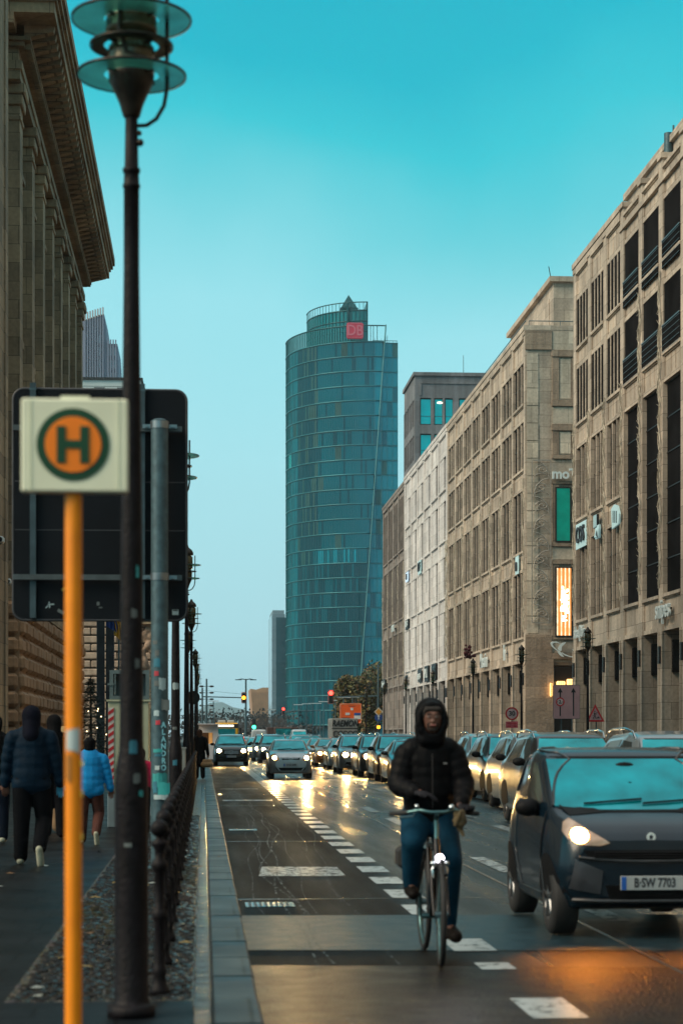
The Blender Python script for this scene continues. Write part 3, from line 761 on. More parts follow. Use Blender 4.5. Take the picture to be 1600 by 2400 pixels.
# entrance lamps glowing in the passage
for k, (x0, x1, y0_, y1_, cc, lb) in enumerate(((1304,1323,1597,1607,0,'small'),(1328,1349,1592,1606,0,'large'),(1288.5,1293.5,1601,1633,0,'strip'))):
    q = MB(); yy = ye-.5 if k < 2 else ye-.30
    q.bbox(WX(x0, yy), WX(x1, yy), yy-.2, yy+.12, WZ(y1_, yy, x0), WZ(y0_, yy, x0), .05)
    o = q.build('shade', M_lit)
    e = thing('entrance_lamp', ('left glowing orange lamp over the dark arcade entrance','larger right glowing orange lamp over the dark arcade entrance','tall thin glowing wall light on the edge of the arcade entrance')[k], 'lamp', (0,0,0), 0, 'lamps glowing in the arcade entrance'); o.parent = e
    q = MB(); cxl = (WX(x0, yy)+WX(x1, yy))/2
    for j in range(1, 4): q.box(WX(x0, yy)+(WX(x1, yy)-WX(x0, yy))*j/4-.01, WX(x0, yy)+(WX(x1, yy)-WX(x0, yy))*j/4+.01, yy-.215, yy-.2, WZ(y1_, yy, x0), WZ(y0_, yy, x0))
    q.box(cxl-.03, cxl+.03, yy+.12, ye-.16, WZ(y0_, yy, x0)-.1, WZ(y0_, yy, x0)-.04)
    q.build('bracket', M_black, e)
# yellow strips of lamplight in two windows of R2
for i, r in ((0, 0), (2, 0), (1, 0)):
    a = ysR2[i]; q = MB(); 
    if i == 1: continue
    q.box(XF+.30, XF+.36, a+1.1+i*.2, a+3.2, 8.6, 12.2); o = q.build('lit_curtain', M_litwin, R2)

# --- R3 pale block
R3, ysR3 = facade('pale_stone_building', 'pale whitish stone building with square sunk panels between its window rows', 168.75, 205.0, 6, M_white, M_white, depth=18, top=28.6, nm=0, pier=.9, rec=.5, slab=.62, glass=M_dglass, rows=[(8.3,12.4),(13.7,17.2),(18.7,22.1),(23.2,26.0)])
q = MB(); q.box(XF+2, XF+18, 175, 206, 28.62, 29.8); q.build('roof_storey', M_grey, R3)
# --- R4 dark far block
R4, ysR4 = facade('dark_fin_building', 'narrow dark grey brown building with fine vertical fins at the far end of the row', 205.05, 229.7, 4, M_grey, M_grey, depth=2.9, top=28.3, nm=4, mull=.13, pier=.7, rec=.4, rows=[(2.4,6.9),(8.2,12.6),(14.1,20.2),(21.4,27.0)], glass=M_dglass, arcade=False)
q = MB(); q.box(XF+.4, XF+2.9, 205.05, 229.7, .0, 6.41)
for y in ysR4: q.box(XF, XF+.398, y-.35, y+.35, .0, 6.39)
q.build('ground_storey', M_grey, R4)
# --- R5 dark grey corner tower block
t = thing('grey_tower_block', 'square dark grey stone block with large teal windows rising behind the row', 'building')
x0 = WX(972, 224.0); yb = 224.0; Hh = WZ(872, 224.0, 972)
x1 = x0+24
q = MB(); q.box(x0+.5, x1, yb+.5, yb+12, .0, Hh-.4); q.box(x0-.2, x1, yb-.2, yb+12.2, Hh-.4, Hh)
rowsz = [(WZ(995,yb,980), WZ(932,yb,980)),(WZ(1075,yb,980), WZ(1016,yb,980)),(WZ(1160,yb,980), WZ(1100,yb,980))]
colx = [(WX(984,yb),WX(1010,yb)),(WX(1017,yb),WX(1037,yb)),(WX(1042,yb),WX(1061,yb)),(WX(1075,yb),WX(1100,yb)),(WX(1108,yb),WX(1130,yb))]
zprev = Hh-.401
for (z0, z1) in rowsz:
    q.box(x0, x1, yb, yb+.498, z1, zprev)
    xs = [x0]+[v for c in colx for v in c]+[x1]
    for k in range(0, len(xs), 2): q.box(xs[k], xs[k+1], yb, yb+.498, z0, z1-.002)
    zprev = z0-.002
q.box(x0, x1, yb, yb+.498, 0.1, zprev)
q.box(x0, x0+.498, yb+.5, yb+12, 0.1, rowsz[2][0])
for (z0, z1), zn in zip(rowsz, [Hh-.402, rowsz[0][0], rowsz[1][0]]): q.box(x0, x0+.498, yb+.5, yb+12, z1, zn-.002)
for k in range(7): q.box(x0-.02, x0+.497, yb+.5+k*1.9, yb+.9+k*1.9, rowsz[2][0], rowsz[0][1])
for (a, b_) in ((x0+.5, x0+12), (x0+14, x0+23)):   # raised frames at the top
    q.box(a, b_, yb-.1, yb-.002, Hh-1.3, Hh-1.05); q.box(a, a+.25, yb-.1, yb-.002, rowsz[0][1]+.3, Hh-1.302); q.box(b_-.25, b_, yb-.1, yb-.002, rowsz[0][1]+.3, Hh-1.302)
q.build('wall', M_block, t)
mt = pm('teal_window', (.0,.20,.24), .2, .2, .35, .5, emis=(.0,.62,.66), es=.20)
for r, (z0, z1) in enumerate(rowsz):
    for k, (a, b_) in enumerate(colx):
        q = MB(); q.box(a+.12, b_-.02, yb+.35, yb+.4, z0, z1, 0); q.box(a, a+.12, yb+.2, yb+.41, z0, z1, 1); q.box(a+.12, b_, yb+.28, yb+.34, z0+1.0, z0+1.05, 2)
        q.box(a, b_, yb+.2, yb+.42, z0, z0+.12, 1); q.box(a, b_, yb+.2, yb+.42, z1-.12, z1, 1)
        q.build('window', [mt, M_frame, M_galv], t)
q = MB(); q.sphere(((colx[1][0]+colx[1][1])/2+.2, yb+.25, rowsz[0][1]-.5), .22, mi=0, sc_=(1.6,.6,.5)); q.build('ceiling_lamp', pm('ceiling_glow', (1,.9,.7), emis=(1,.85,.6), es=2.5, var=0), t)
q = MB()
for k in range(6):
    for (z0, z1) in rowsz: q.box(x0+.45, x0+.49, yb+1+k*1.9, yb+2.3+k*1.9, z0, z1)
q.build('side_glazing', M_dglass, t)
q = MB(); q.cyl((x0+6,yb+3,Hh),(x0+6,yb+3,Hh+2.6),.03); q.cyl((x0+12,yb+3,Hh),(x0+12.2,yb+3,Hh+1.6),.03); q.build('antenna', M_black, t)

# shop signs standing off the facades --------------------------------------
def sign_on_facade(txt, y, z, size, label, mat=M_letter, name='shop_lettering', d=.14, ext=.05, bold=.01, sx=1., panel=None, sp=1.0):
    mb = place_text(text_mb(txt, size, ext, bold=bold, sx=sx, spacing=sp), (XF-d, y, z), '-x')
    mats = [mat]
    if panel:
        w_, h_ = panel[0], panel[1]; mb.m = [0]*len(mb.m)
        mb.box(XF-d+.05, XF-d+.09, y-w_/2, y+w_/2, z-h_/2, z+h_/2, 1); mb.box(XF-d+.092, XF-.002, y-w_/2+.1, y+w_/2-.1, z-h_/2+.2, z-h_/2+.3, 2); mb.box(XF-d+.092, XF-.002, y-w_/2+.1, y+w_/2-.1, z+h_/2-.3, z+h_/2-.2, 2)
        mats = [mat, panel[2], M_black]
    else:
        yy = [v[1] for v in mb.v]
        mb.box(XF-d+.055, XF-.002, min(yy)+.1, max(yy)-.1, z-.05, z+.02, len(mats)); mats.append(M_black)
    o = mb.build(name, mats); return tag(o, label, 'sign')
M_pl = pm('pale_sign_panel', (.45,.62,.64), .5, 0, .08, emis=(.5,.85,.88), es=.12)
M_ink = pm('sign_ink', (.02,.02,.025), .5)
zs = 13.15
# R1 (bay centres counted from the far corner)
bc = [(ysR1[i]+ysR1[i+1])/2 for i in range(9)]
zs = 12.75; bc[7] = 103.2; bc[6] = 98.4
sign_on_facade('COS', 107.9, zs, 1.25, 'square pale sign with dark letters COS on the tan facade', M_ink, sx=.95, panel=(3.0,1.4,M_pl))
q = MB()   # bird-like white and dark bracket sign
q.box(XF-.2, XF-.1, bc[7]-.8, bc[7]+.2, zs-.7, zs+.0, 0); q.box(XF-.2, XF-.09, bc[7]-.3, bc[7]+.6, zs-.1, zs+.6, 1); q.prism([(bc[7]-.9,zs-.65),(bc[7]+.2,zs-.6),(bc[7]-.2,zs-.2),(bc[7]-1.0,zs-.25)], XF-.26, XF-.203, 'x', 0); q.box(XF-.09, XF-.002, bc[7]-.5, bc[7]+.4, zs-.3, zs-.2, 1)
q.prism([(bc[7]-.9,zs-.75),(bc[7]-.3,zs-.5),(bc[7]-.6,zs-.3)], XF-.28, XF-.263, 'x', 1)
for k in range(4): q.box(XF-.225, XF-.203, bc[7]-.2+k*.22, bc[7]-.1+k*.22, zs-.05, zs+.6, 0)
tag(q.build('bracket_sign', [M_pl, M_black]), 'small dark and pale bracket sign beside the square sign', 'sign')
q = MB(); q.prism([(bc[6]-.9,zs-.5),(bc[6]+.7,zs-.6),(bc[6]+.9,zs+.45),(bc[6]+.2,zs+.6),(bc[6]-.6,zs+.45),(bc[6]-1.0,zs+.0)], XF-.2, XF-.1, 'x', 0)
for k in range(3): q.box(XF-.22, XF-.203, bc[6]-.5+k*.4, bc[6]-.38+k*.4, zs-.4+k*.05, zs+.2+k*.05, 1)
q.box(XF-.1, XF-.002, bc[6]-.3, bc[6]-.2, zs-.4, zs-.3, 1); q.box(XF-.1, XF-.002, bc[6]-.3, bc[6]-.2, zs+.4, zs+.5, 1)
tag(q.build('bracket_sign', [M_pl, M_black]), 'pale pennant shaped sign on brackets, third along the tan facade', 'sign')
sign_on_facade('shoe(Dair', bc[8]-.0, 7.35, .95, 'narrow white lettering over the colonnade behind a street lamp', sx=.78)
sign_on_facade('snipes', WX(0,1) and 88.2, 7.35, 1.25, 'large white lettering over the colonnade at the right edge', sx=.9)
# R2
bc2 = [(ysR2[i]+ysR2[i+1])/2 for i in range(8)]
sign_on_facade('Maxxim', bc2[3], 7.15, 1.5, 'pale blue white lettering over the arcade of the middle stone building', sx=.75, bold=.02)
sign_on_facade('h', bc2[1], 7.3, 1.5, 'single pale upright letter above a street lamp on the stone corner building', bold=.04)
sign_on_facade('n', bc2[0], 13.0, 1.2, 'small grey letter sign high near the stone corner', M_ink, bold=.03, panel=(1.3,1.2,M_pl))
# R3
bc3 = [(ysR3[i]+ysR3[i+1])/2 for i in range(6)]
sign_on_facade('CCC', bc3[5], 7.3, 1.2, 'dark letters over the far end of the pale building', M_black, bold=.03)
sign_on_facade('eyes', bc3[3], 7.4, 1.2, 'pale lettering on dark backing over the pale building', M_letter, bold=.02, panel=(3.4,1.2,M_black))
sign_on_facade('SML', bc3[2], 7.4, 1.2, 'white lettering on a black panel over the pale building', M_letter, bold=.02, panel=(3.2,1.5,M_black))
sign_on_facade('1000', bc3[1], 7.4, 1.2, 'grey lettering on a dark panel over the near half of the pale building', M_galv, bold=.02, panel=(3.4,1.5,M_black))
sign_on_facade('PUB', bc3[5], 12.95+.1, .9, 'dark crowned sign halfway up the pale building', M_letter, bold=.02, panel=(3.0,1.0,M_black))
sign_on_facade('N', bc3[5], 17.95, .8, 'small blue white box sign high on the pale building', M_ink, panel=(2.6,1.0,pm('blue_white_panel', (.5,.65,.8), .5, emis=(.6,.8,1), es=.3)))
sign_on_facade('LOF', bc3[3], 17.95, 1.1, 'dark vertical lettering high on the pale building', M_black, bold=.03, panel=(2.6,1.3,M_pl))
bc4 = [(ysR4[i]+ysR4[i+1])/2 for i in range(4)]
sign_on_facade('ESPRIT', bc4[1], 13.3, 1.0, 'faint white lettering high on the dark fin building', d=.3)
sign_on_facade('brands', bc4[3], 7.5, 1.0, 'white lettering low on the far end of the dark fin building', d=.3, panel=(4.0,1.2,M_black))

# tangled light garlands hanging on the piers ----------------------------------
M_gar = pm('garland_wire', (.42,.38,.30), .5, .2, .4, 5)
ORN = 0
def garland(y, z0, z1, x=XF-.05, w=.24, seed=0):
    rr = random.Random(seed); q = MB()
    for s in range(3):
        pts = []; z = z0; ph = rr.uniform(0,6)
        while z < z1:
            pts.append((x-.05*rr.random(), y+w*sin(ph+z*(2.2+s*.6))+rr.uniform(-.1,.1), z)); z += .28
        q.tube(pts, .022, 4)
    z = z0
    while z < z1:
        a = rr.uniform(0,6.3); q.cyl((x,y,z),(x-.12*abs(cos(a)),y+.35*sin(a),z+.3*cos(a)),.012,.012,4); z += .22
    return q.build('string', M_gar)
gi = 0
def add_garland(y, z0, z1, label, seed):
    t = thing('light_garland', label, 'garland', (0,0,0), 0, 'unlit tangled light garlands hanging on the stone piers')
    o = garland(y, z0, z1, seed=seed); o.parent = t
ordn = ['first','second','third','fourth','fifth','sixth','seventh','eighth','ninth','tenth']
for k, i in enumerate(range(9, 3, -1)):
    add_garland(ysR1[i], 8.4, 19.4 if i > 5 else 23.0, 'tangled unlit garland on the %s pier from the far corner of the nearest right building' % ordn[k], k)
for k, i in enumerate(range(0, 9)):
    add_garland(ysR2[i], 8.4, 18.6, 'tangled unlit garland on the %s pier of the middle stone building from its corner' % ordn[k], 20+k)
add_garland(ysR3[0]+.1, 8.4, 18.6, 'tangled unlit light garland where the tan and pale buildings meet', 40)
for k, i in enumerate(range(0, 5)):
    add_garland(ysR4[i], 7.6, 20.0, 'tangled unlit garland on the %s pier of the dark fin building from its near end' % ordn[k], 50+k)
# ================================================================== GLASS TOWER
TY = 469.0
tw = thing('curved_glass_tower', 'tall curved teal glass office tower with a red logo at its crown', 'tower')
cxT, cyT, aT, bT = 40.6, TY+24, 20.0, 24.0
def skin_pt(s, off=0):
    "s in 0..1 left tangent -> nose; off shrinks"
    ang = pi+ (pi/2)*s
    return (cxT+(aT-off)*cos(ang), cyT+(bT-off)*sin(ang))
fl = 3.54; NF = 26; topz = 96.0; z00 = topz-NF*fl
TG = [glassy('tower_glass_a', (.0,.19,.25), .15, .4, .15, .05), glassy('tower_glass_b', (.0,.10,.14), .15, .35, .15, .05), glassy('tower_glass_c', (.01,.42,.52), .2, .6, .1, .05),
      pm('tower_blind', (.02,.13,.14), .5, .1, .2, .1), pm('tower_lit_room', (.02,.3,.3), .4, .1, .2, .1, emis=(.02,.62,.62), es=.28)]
SB = MB(); rr = random.Random(21)
ncol = 60
def slant_x(z):  # right edge of the curved screen
    return 39.0-.9 + (WX(897, TY)-WX(828, TY))*(z/100.)-1.9+.3
cols = [skin_pt(i/ncol*1.0) for i in range(ncol+1)]
ext = [(cxT+k*.72, TY) for k in range(1, 4)]
cols = cols+ext
def colmat(i, j):  # lighter left third and darker band put reflections into the glass colour
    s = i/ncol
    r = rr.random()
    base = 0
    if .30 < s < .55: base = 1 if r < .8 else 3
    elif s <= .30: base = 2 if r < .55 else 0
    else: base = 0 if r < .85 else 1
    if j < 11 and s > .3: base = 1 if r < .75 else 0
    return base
runs = {}
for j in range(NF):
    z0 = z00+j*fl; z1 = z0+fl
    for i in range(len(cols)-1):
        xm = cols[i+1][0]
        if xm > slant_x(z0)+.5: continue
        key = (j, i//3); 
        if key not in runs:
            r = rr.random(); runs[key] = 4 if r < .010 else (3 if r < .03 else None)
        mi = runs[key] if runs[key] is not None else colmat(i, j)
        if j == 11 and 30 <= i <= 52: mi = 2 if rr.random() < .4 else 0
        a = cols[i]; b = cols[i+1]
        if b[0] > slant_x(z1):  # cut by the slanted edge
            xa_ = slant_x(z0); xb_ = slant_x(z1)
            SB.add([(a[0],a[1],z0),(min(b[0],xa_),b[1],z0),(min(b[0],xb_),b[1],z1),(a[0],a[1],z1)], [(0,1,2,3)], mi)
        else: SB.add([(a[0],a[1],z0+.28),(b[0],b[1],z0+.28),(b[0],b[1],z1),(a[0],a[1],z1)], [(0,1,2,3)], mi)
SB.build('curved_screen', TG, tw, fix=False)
# body behind the screen
BB = MB(); pts = [skin_pt(i/30, 1.2) for i in range(31)]+[(WX(931, TY+1.5), TY+1.5), (WX(931, TY+1.5), TY+40), (cxT-aT+1.2, TY+44)]
xr = WX(931, TY+1.5)
BB.prism(pts, 0, topz-.6, 'z', 0)
BB.build('body', [TG[1]], tw)
# flat right face in panels with pale transoms
FB = MB()
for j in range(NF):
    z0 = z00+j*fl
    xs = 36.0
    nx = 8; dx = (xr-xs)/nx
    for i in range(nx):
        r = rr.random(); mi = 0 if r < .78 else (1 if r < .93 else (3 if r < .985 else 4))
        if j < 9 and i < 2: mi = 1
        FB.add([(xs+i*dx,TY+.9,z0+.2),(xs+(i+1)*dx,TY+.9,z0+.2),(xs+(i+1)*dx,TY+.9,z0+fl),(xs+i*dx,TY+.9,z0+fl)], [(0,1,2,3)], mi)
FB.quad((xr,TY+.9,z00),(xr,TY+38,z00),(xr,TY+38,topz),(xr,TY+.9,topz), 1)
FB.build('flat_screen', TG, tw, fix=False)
# transoms, mullions
TB = MB()
for j in range(NF+1):
    z = z00+j*fl
    lim = [p for p in cols if p[0] <= slant_x(z)+.01]
    TB.tube([(p[0]-.0, p[1]-.12, z+.14) for p in lim[::2]+[lim[-1]]], .17, 4)
TB.build('floor_edge', pm('tower_edge', (.02,.17,.20), .4, .3, .2, .1), tw)
TB = MB()
for j in range(NF+1): TB.box(39.5, xr+.05, TY+.72, TY+.89, z00+j*fl-.05, z00+j*fl+.09)
for i in range(6): TB.box(xr-i*1.25-.04, xr-i*1.25+.04, TY+.78, TY+.888, z00, topz)
TB.build('transom', pm('tower_transom', (.03,.19,.22), .4, .3, .2, .1), tw)
TB = MB()
for i in range(0, ncol+1):
    x, y = cols[i]; ztop = topz
    if x > slant_x(0): 
        zlo = 0
        while slant_x(zlo) < x and zlo < 96: zlo += 1
        TB.box(x-.05, x+.05, y-.22, y-.1, zlo, topz)
    else:
        dd = .05+.13*(i/ncol); TB.box(x-.04, x+.04, y-.1-dd, y-.1, z00, topz)
TB.build('mullion', pm('tower_mullion', (.0,.065,.075), .4, .3, .2, .1), tw)
# slanted sail edge
TB = MB(); TB.tube([(slant_x(0), TY-.1, 0),(slant_x(100.2), TY-.1, 100.2)], .17, 6); TB.build('sail_edge', pm('pale_steel', (.09,.26,.28), .4, .4), tw)
TB = MB()
for x in (cxT+.3, cxT+1.9): TB.box(x-.03, x+.03, TY-.1, TY-.04, 45, 97)
TB.build('sail_cable', MATS['pale_steel'], tw)
# roof screen
M_rg = pm('crown_glass', (.02,.24,.27), .15, .3, .2, .1, alpha=.75)
M_rs = pm('crown_steel', (.0,.075,.085), .4, .4)
def rim(off, s0, s1, z0, z1, extra, glass_ok, n=46):
    P = [skin_pt(s0+(s1-s0)*i/n, off) for i in range(n+1)]+extra
    G = MB(); S = MB()
    for i in range(len(P)-1):
        a, b = P[i], P[i+1]
        if glass_ok(i): G.add([(a[0],a[1]+.1,z0),(b[0],b[1]+.1,z0),(b[0],b[1]+.1,z1),(a[0],a[1]+.1,z1)], [(0,1,2,3)], 0)
        S.box(b[0]-.07, b[0]+.07, b[1]-.15, b[1]+.05, z0, z1)
    S.tube([(p[0],p[1],z1) for p in P], .16, 5); S.tube([(p[0],p[1],z0) for p in P], .16, 5)
    return G, S
G, S = rim(0, 0, 1, topz+.1, topz+4.0, [(cxT+.9,TY),(slant_x(99),TY)], lambda i: i < 38)
G.build('roof_screen_glass', M_rg, tw, fix=False); S.build('roof_screen_frame', M_rs, tw)
xl = WX(724, TY+14); xrr = WX(862, TY+8)
G2 = MB(); S2 = MB(); n = 22; P = []
for i in range(n+1):
    t = pi+(pi/2)*i/n
    P.append((xrr+(xrr-xl)*cos(t), TY+9+16+(16)*sin(t)))
for i in range(n):
    a, b = P[i], P[i+1]
    G2.quad((a[0],a[1]+.1,topz-1),(b[0],b[1]+.1,topz-1),(b[0],b[1]+.1,107.6-1.8),(a[0],a[1]+.1,107.6-1.8))
    S2.box(b[0]-.06,b[0]+.06,b[1]-.1,b[1]+.05,topz,107.6)
for z in (100.5,103,105.6,107.6): S2.tube([(p[0],p[1],z) for p in P], .14, 5)
G2.quad((xrr,TY+9,topz-1),(xrr,TY+22,topz-1),(xrr,TY+22,107.6),(xrr,TY+9,107.6))
S2.box(xrr-5,xrr-4.6,TY+9.4,TY+14,topz,107.5); S2.box(xrr-.2,xrr+.05,TY+8.9,TY+22,topz,107.7)
G2.build('crown_drum_glass', pm('drum_glass', (.0,.15,.17), .15, .3, .3, .1), tw, fix=False); S2.build('crown_drum_frame', M_rs, tw)
q = MB(); xp = WX(818, TY+12); q.add([(xp-2,TY+12,106.8),(xp+2,TY+12,106.8),(xp+2,TY+16,106.8),(xp-2,TY+16,106.8),(xp,TY+14,110.4)], [(0,1,4),(1,2,4),(2,3,4),(3,0,4),(3,2,1,0)]); q.box(xp-2.2,xp+2.2,TY+11.8,TY+16.2,105.5,106.79); q.build('roof_pyramid', M_rs, tw)
q = MB()
for k in range(7): q.box(xr-5.6+k*.9, xr-5.55+k*.9, TY+1.5, TY+1.6, topz-.6, topz+.7)
q.box(xr-6, xr, TY+1.4, TY+1.6, topz+.6, topz+.72); q.box(xr-6, xr, TY+1.4, TY+1.6, topz-.6, topz-.3); q.cyl((xr-2.4,TY+2,topz),(xr-2.4,TY+2,topz+2),.06); q.build('roof_rail', M_rs, tw)
# logo
xa, xb = WX(811.5, TY-1), WX(850.5, TY-1); za, zb = 96.4, 100.2
q = MB()
def rrect(x0, x1, z0, z1, r, n=5):
    P = []
    for cx, cz, a0 in ((x1-r,z1-r,0),(x0+r,z1-r,pi/2),(x0+r,z0+r,pi),(x1-r,z0+r,1.5*pi)):
        for i in range(n+1): a = a0+pi/2*i/n; P.append((cx+r*cos(a), cz+r*sin(a)))
    return P
q.prism(rrect(xa,xb,za,zb,.5), TY-2.0, TY-1.4, 'y', 0)
lo = q.build('logo_panel', pm('logo_red', (.36,.02,.05), .5, 0, .1, emis=(.8,.05,.12), es=.12), tw)
q = MB(); P = rrect(xa+.22,xb-.22,za+.22,zb-.22,.4); q.tube([(p[0],TY-2.05,p[1]) for p in P], .07, 4, closed=True)
tm = place_text(text_mb('DB', 3.6, .06, bold=.03, sx=.82), ((xa+xb)/2, TY-2.06, (za+zb)/2-.05)); q.add(tm.v, tm.f)
q.build('logo_letters', pm('logo_pale_red', (.42,.12,.16), .5, emis=(.9,.2,.28), es=.08, var=0), lo)

# ================================================================== FAR BUILDINGS
t = thing('low_glass_building', 'pale blue glass building touching the left side of the teal tower', 'building')
Yb = 560; q = MB(); x0 = WX(637,Yb); x1 = WX(668,Yb); h = WZ(1440,Yb)
q.box(x0,x1,Yb,Yb+30,0,h,0); 
for k in range(12): q.box(x0-.05,x1-3,Yb-.12,Yb-.01,2+k*3.0,2.25+k*3.0,1)
q.box(x0+.3,x1-.2,Yb+2,Yb+28,h+.01,h+1.2,1)
q.build('wall', [glassy('pale_blue_glass', (.30,.42,.48), .15, .5, .2, .08), pm('blue_trim',(.16,.24,.28),.5)], t)
q = MB(); q.box(x1-2.6,x1+.4,Yb-.6,Yb-.02,0,h-1); 
for k in range(12): q.box(x1-2.65,x1+.42,Yb-.7,Yb-.61,1+k*3,1.4+k*3)
q.build('stair_tower', glassy('mid_blue_glass', (.05,.15,.19), .15, .5, .2, .08), t)
t = thing('golden_hall', 'windowless golden tan concert hall with a sloping roofline in the distance', 'building')
Yb = 760; q = MB()
P = [(WX(594,Yb),0),(WX(650,Yb),0),(WX(650,Yb),WZ(1613,Yb)),(WX(616,Yb),WZ(1612,Yb)),(WX(600,Yb),WZ(1617,Yb)),(WX(587,Yb),WZ(1615,Yb)),(WX(590,Yb),WZ(1650,Yb))]
q.prism(P, Yb, Yb+40, 'y'); 
q.build('wall', pm('golden_panels', (.42,.23,.12), .55, .1, .15, .3, world=True), t)
q = MB()
for k in range(14): x = WX(591+k*4,Yb); q.box(x-.05,x+.05,Yb-.1,Yb-.01,1,WZ(1622,Yb))
q.build('seam', pm('hall_seam',(.3,.16,.09),.6), t)
# pale distant tent roofs
t = thing('distant_pavilion', 'pale tent-shaped roof far away above the bare trees', 'building')
Yb = 900; q = MB(); P = [(WX(480,Yb),0),(WX(575,Yb),0),(WX(575,Yb),WZ(1664,Yb)),(WX(545,Yb),WZ(1658,Yb)),(WX(520,Yb),WZ(1646,Yb)),(WX(492,Yb),WZ(1648,Yb)),(WX(470,Yb),WZ(1662,Yb)),(WX(455,Yb),WZ(1670,Yb)),(WX(455,Yb),0)]
q.prism(P[:], Yb, Yb+30, 'y'); q.build('roof', pm('pale_roof',(.30,.42,.46),.6,0,.2,.05,world=True), t)
# brick setback tower far left
t = thing('brick_high_rise', 'stepped grey blue high-rise with crown pinnacles rising behind the palace', 'tower')
Yb = 620; m_k = pm('highrise_brick',(.19,.22,.30),.8,0,.12,.1,world=True); m_kw = pm('highrise_window',(.30,.38,.46),.3,.3,.3,.2)
q = MB(); xa, xb = WX(150,Yb), WX(244,Yb); zt1 = WZ(790,Yb,220); 
prof = [(WX(150,Yb),0),(WX(279,Yb),0),(WX(278,Yb),WZ(860,Yb)),(WX(275,Yb),WZ(813,Yb)),(WX(251,Yb),WZ(813,Yb)),(WX(248,Yb),WZ(770,Yb)),(WX(244,Yb),WZ(744,Yb)),(WX(232,Yb),WZ(746,Yb)),(WX(150,Yb),WZ(775,Yb))]
q.prism(prof, Yb, Yb+25, 'y', 0)
for k in range(8):
    px = 244-6*k; x = WX(px-4,Yb); x2 = WX(px-1,Yb); z = WZ(741+1.9*k,Yb)
    q.box(x, x2, Yb-.9, Yb-.01, 0, z-1, 0); q.box(x, x2, Yb-1, Yb+.5, z-1, z+1.6, 1)
for px in (252,258,264,270): q.box(WX(px,Yb),WX(px+3,Yb),Yb-.8,Yb-.01,0,WZ(813,Yb)+1.2,0)
q.build('wall', [m_k, pm('crown_lit',(.42,.38,.38),.7)], t)
q = MB()
for r in range(14):
    z = WZ(880,Yb)+r*3.9-22
    for px in (198,204,210,216,222,232,239,254,260,268):
        if z+2.4 < WZ(770 if px < 246 else 822,Yb): q.box(WX(px,Yb),WX(px+2.1,Yb),Yb-.06,Yb-.005,z,z+2.5)
q.build('window_band', m_kw, t)
t = thing('white_rooftop_building', 'white rendered building with a flat dark roof edge behind the board', 'building')
Yb = 300; q = MB(); xa, xb = WX(120,Yb), WX(330,Yb); zt = WZ(890,Yb,240)
q.box(xa,xb,Yb,Yb+15,0,zt,0); q.box(xa-.3,xb+.3,Yb-.3,Yb+15.3,zt+.002,zt+.35,1)
for k in range(16): q.box(xa,xb,Yb-.03,Yb-.002,zt-1.0-k*.9,zt-.95-k*.9,1)
q.build('wall', [pm('white_render',(.55,.60,.58),.7,0,.1,.3,world=True), M_frame], t)
for k, px in enumerate((222,276)):
    q = MB(); q.box(WX(px,Yb),WX(px+22,Yb),Yb-.06,Yb-.04,zt-4,zt-1.3,0); q.box(WX(px,Yb)-.1,WX(px+22,Yb)+.1,Yb-.1,Yb-.061,zt-1.3,zt-1.15,1); q.box(WX(px+11,Yb)-.05,WX(px+11,Yb)+.05,Yb-.1,Yb-.061,zt-4,zt-1.3,1); q.build('window',[M_glass, M_frame],t)

# ================================================================== PALACE (left)
pal = thing('sandstone_palace', 'brown sandstone palace with rusticated base, pilasters and a heavy bracketed cornice', 'building')
PX = -6.1; PW = -6.72; Y0, Y1 = 66.0, 100.0; PT = 26.1
q = MB()
q.box(-40, PW, Y0, Y1, 6.6, 24.2)                      # mass above the base
q.box(-40, PX+.08, Y0-.1, Y1+.1, 6.1, 6.58); q.box(-40, PX+.02, Y0-.05, Y1+.05, 6.582, 7.0)
q.build('wall', M_sand, pal)
# pilasters
npil = 8; sp_ = (Y1-Y0-1.0)/(npil-1)
for i in range(npil):
    y = Y0+.5+i*sp_
    q = MB(); q.box(PW+.002, PX, y-.55, y+.45, 7.0, 22.6); q.box(PW+.002, PX+.06, y-.6, y+.5, 7.0, 7.9)
    q.bbox(PW+.002, PX+.05, y-.60, y+.50, 22.1, 22.25, .02); q.bbox(PW+.002, PX+.10, y-.66, y+.56, 22.6, 22.95, .03); q.bbox(PW+.002, PX+.2, y-.74, y+.64, 22.95, 23.3, .05)
    q.build('pilaster', M_sand, pal)
# end wall pier and joints
q = MB(); q.box(-7.6, -6.721, Y0-.35, Y0-.002, 7.0, 23.3); q.box(-40, -7.9, Y0-.3, Y0-.002, 7, 23.3); q.build('end_pier', M_sand, pal)
# windows between pilasters
for i in range(npil-1):
    ya = Y0+.5+i*sp_+.95; yb_ = ya+sp_-1.95
    for (z0, z1) in ((8.6,13.2),(15.6,20.6)):
        q = MB(); q.box(PW+.004, PW+.03, ya+.35, yb_-.35, z0, z1, 0)
        q.box(PW+.03, PW+.07, (ya+yb_)/2-.05, (ya+yb_)/2+.05, z0, z1, 1); q.box(PW+.03, PW+.07, ya+.35, yb_-.35, z0+(z1-z0)*.62, z0+(z1-z0)*.62+.1, 1)
        w_ = q.build('window', [M_dglass, M_frame], pal)
        q = MB(); q.box(PW+.004, PW+.2, ya+.08, ya+.33, z0-.1, z1+.1); q.box(PW+.004, PW+.2, yb_-.33, yb_-.08, z0-.1, z1+.1)
        q.box(PW+.004, PW+.32, ya, yb_, z1+.1, z1+.45); q.box(PW+.004, PW+.42, ya-.02, yb_+.02, z1+.452, z1+.62); q.box(PW+.004, PW+.38, ya, yb_, z0-.35, z0-.1)
        q.build('surround', M_sand, w_)
    q = MB(); q.box(PW+.004, PW+.12, ya+.1, yb_-.1, 13.9, 15.0); q.build('relief_panel', M_sand, pal)
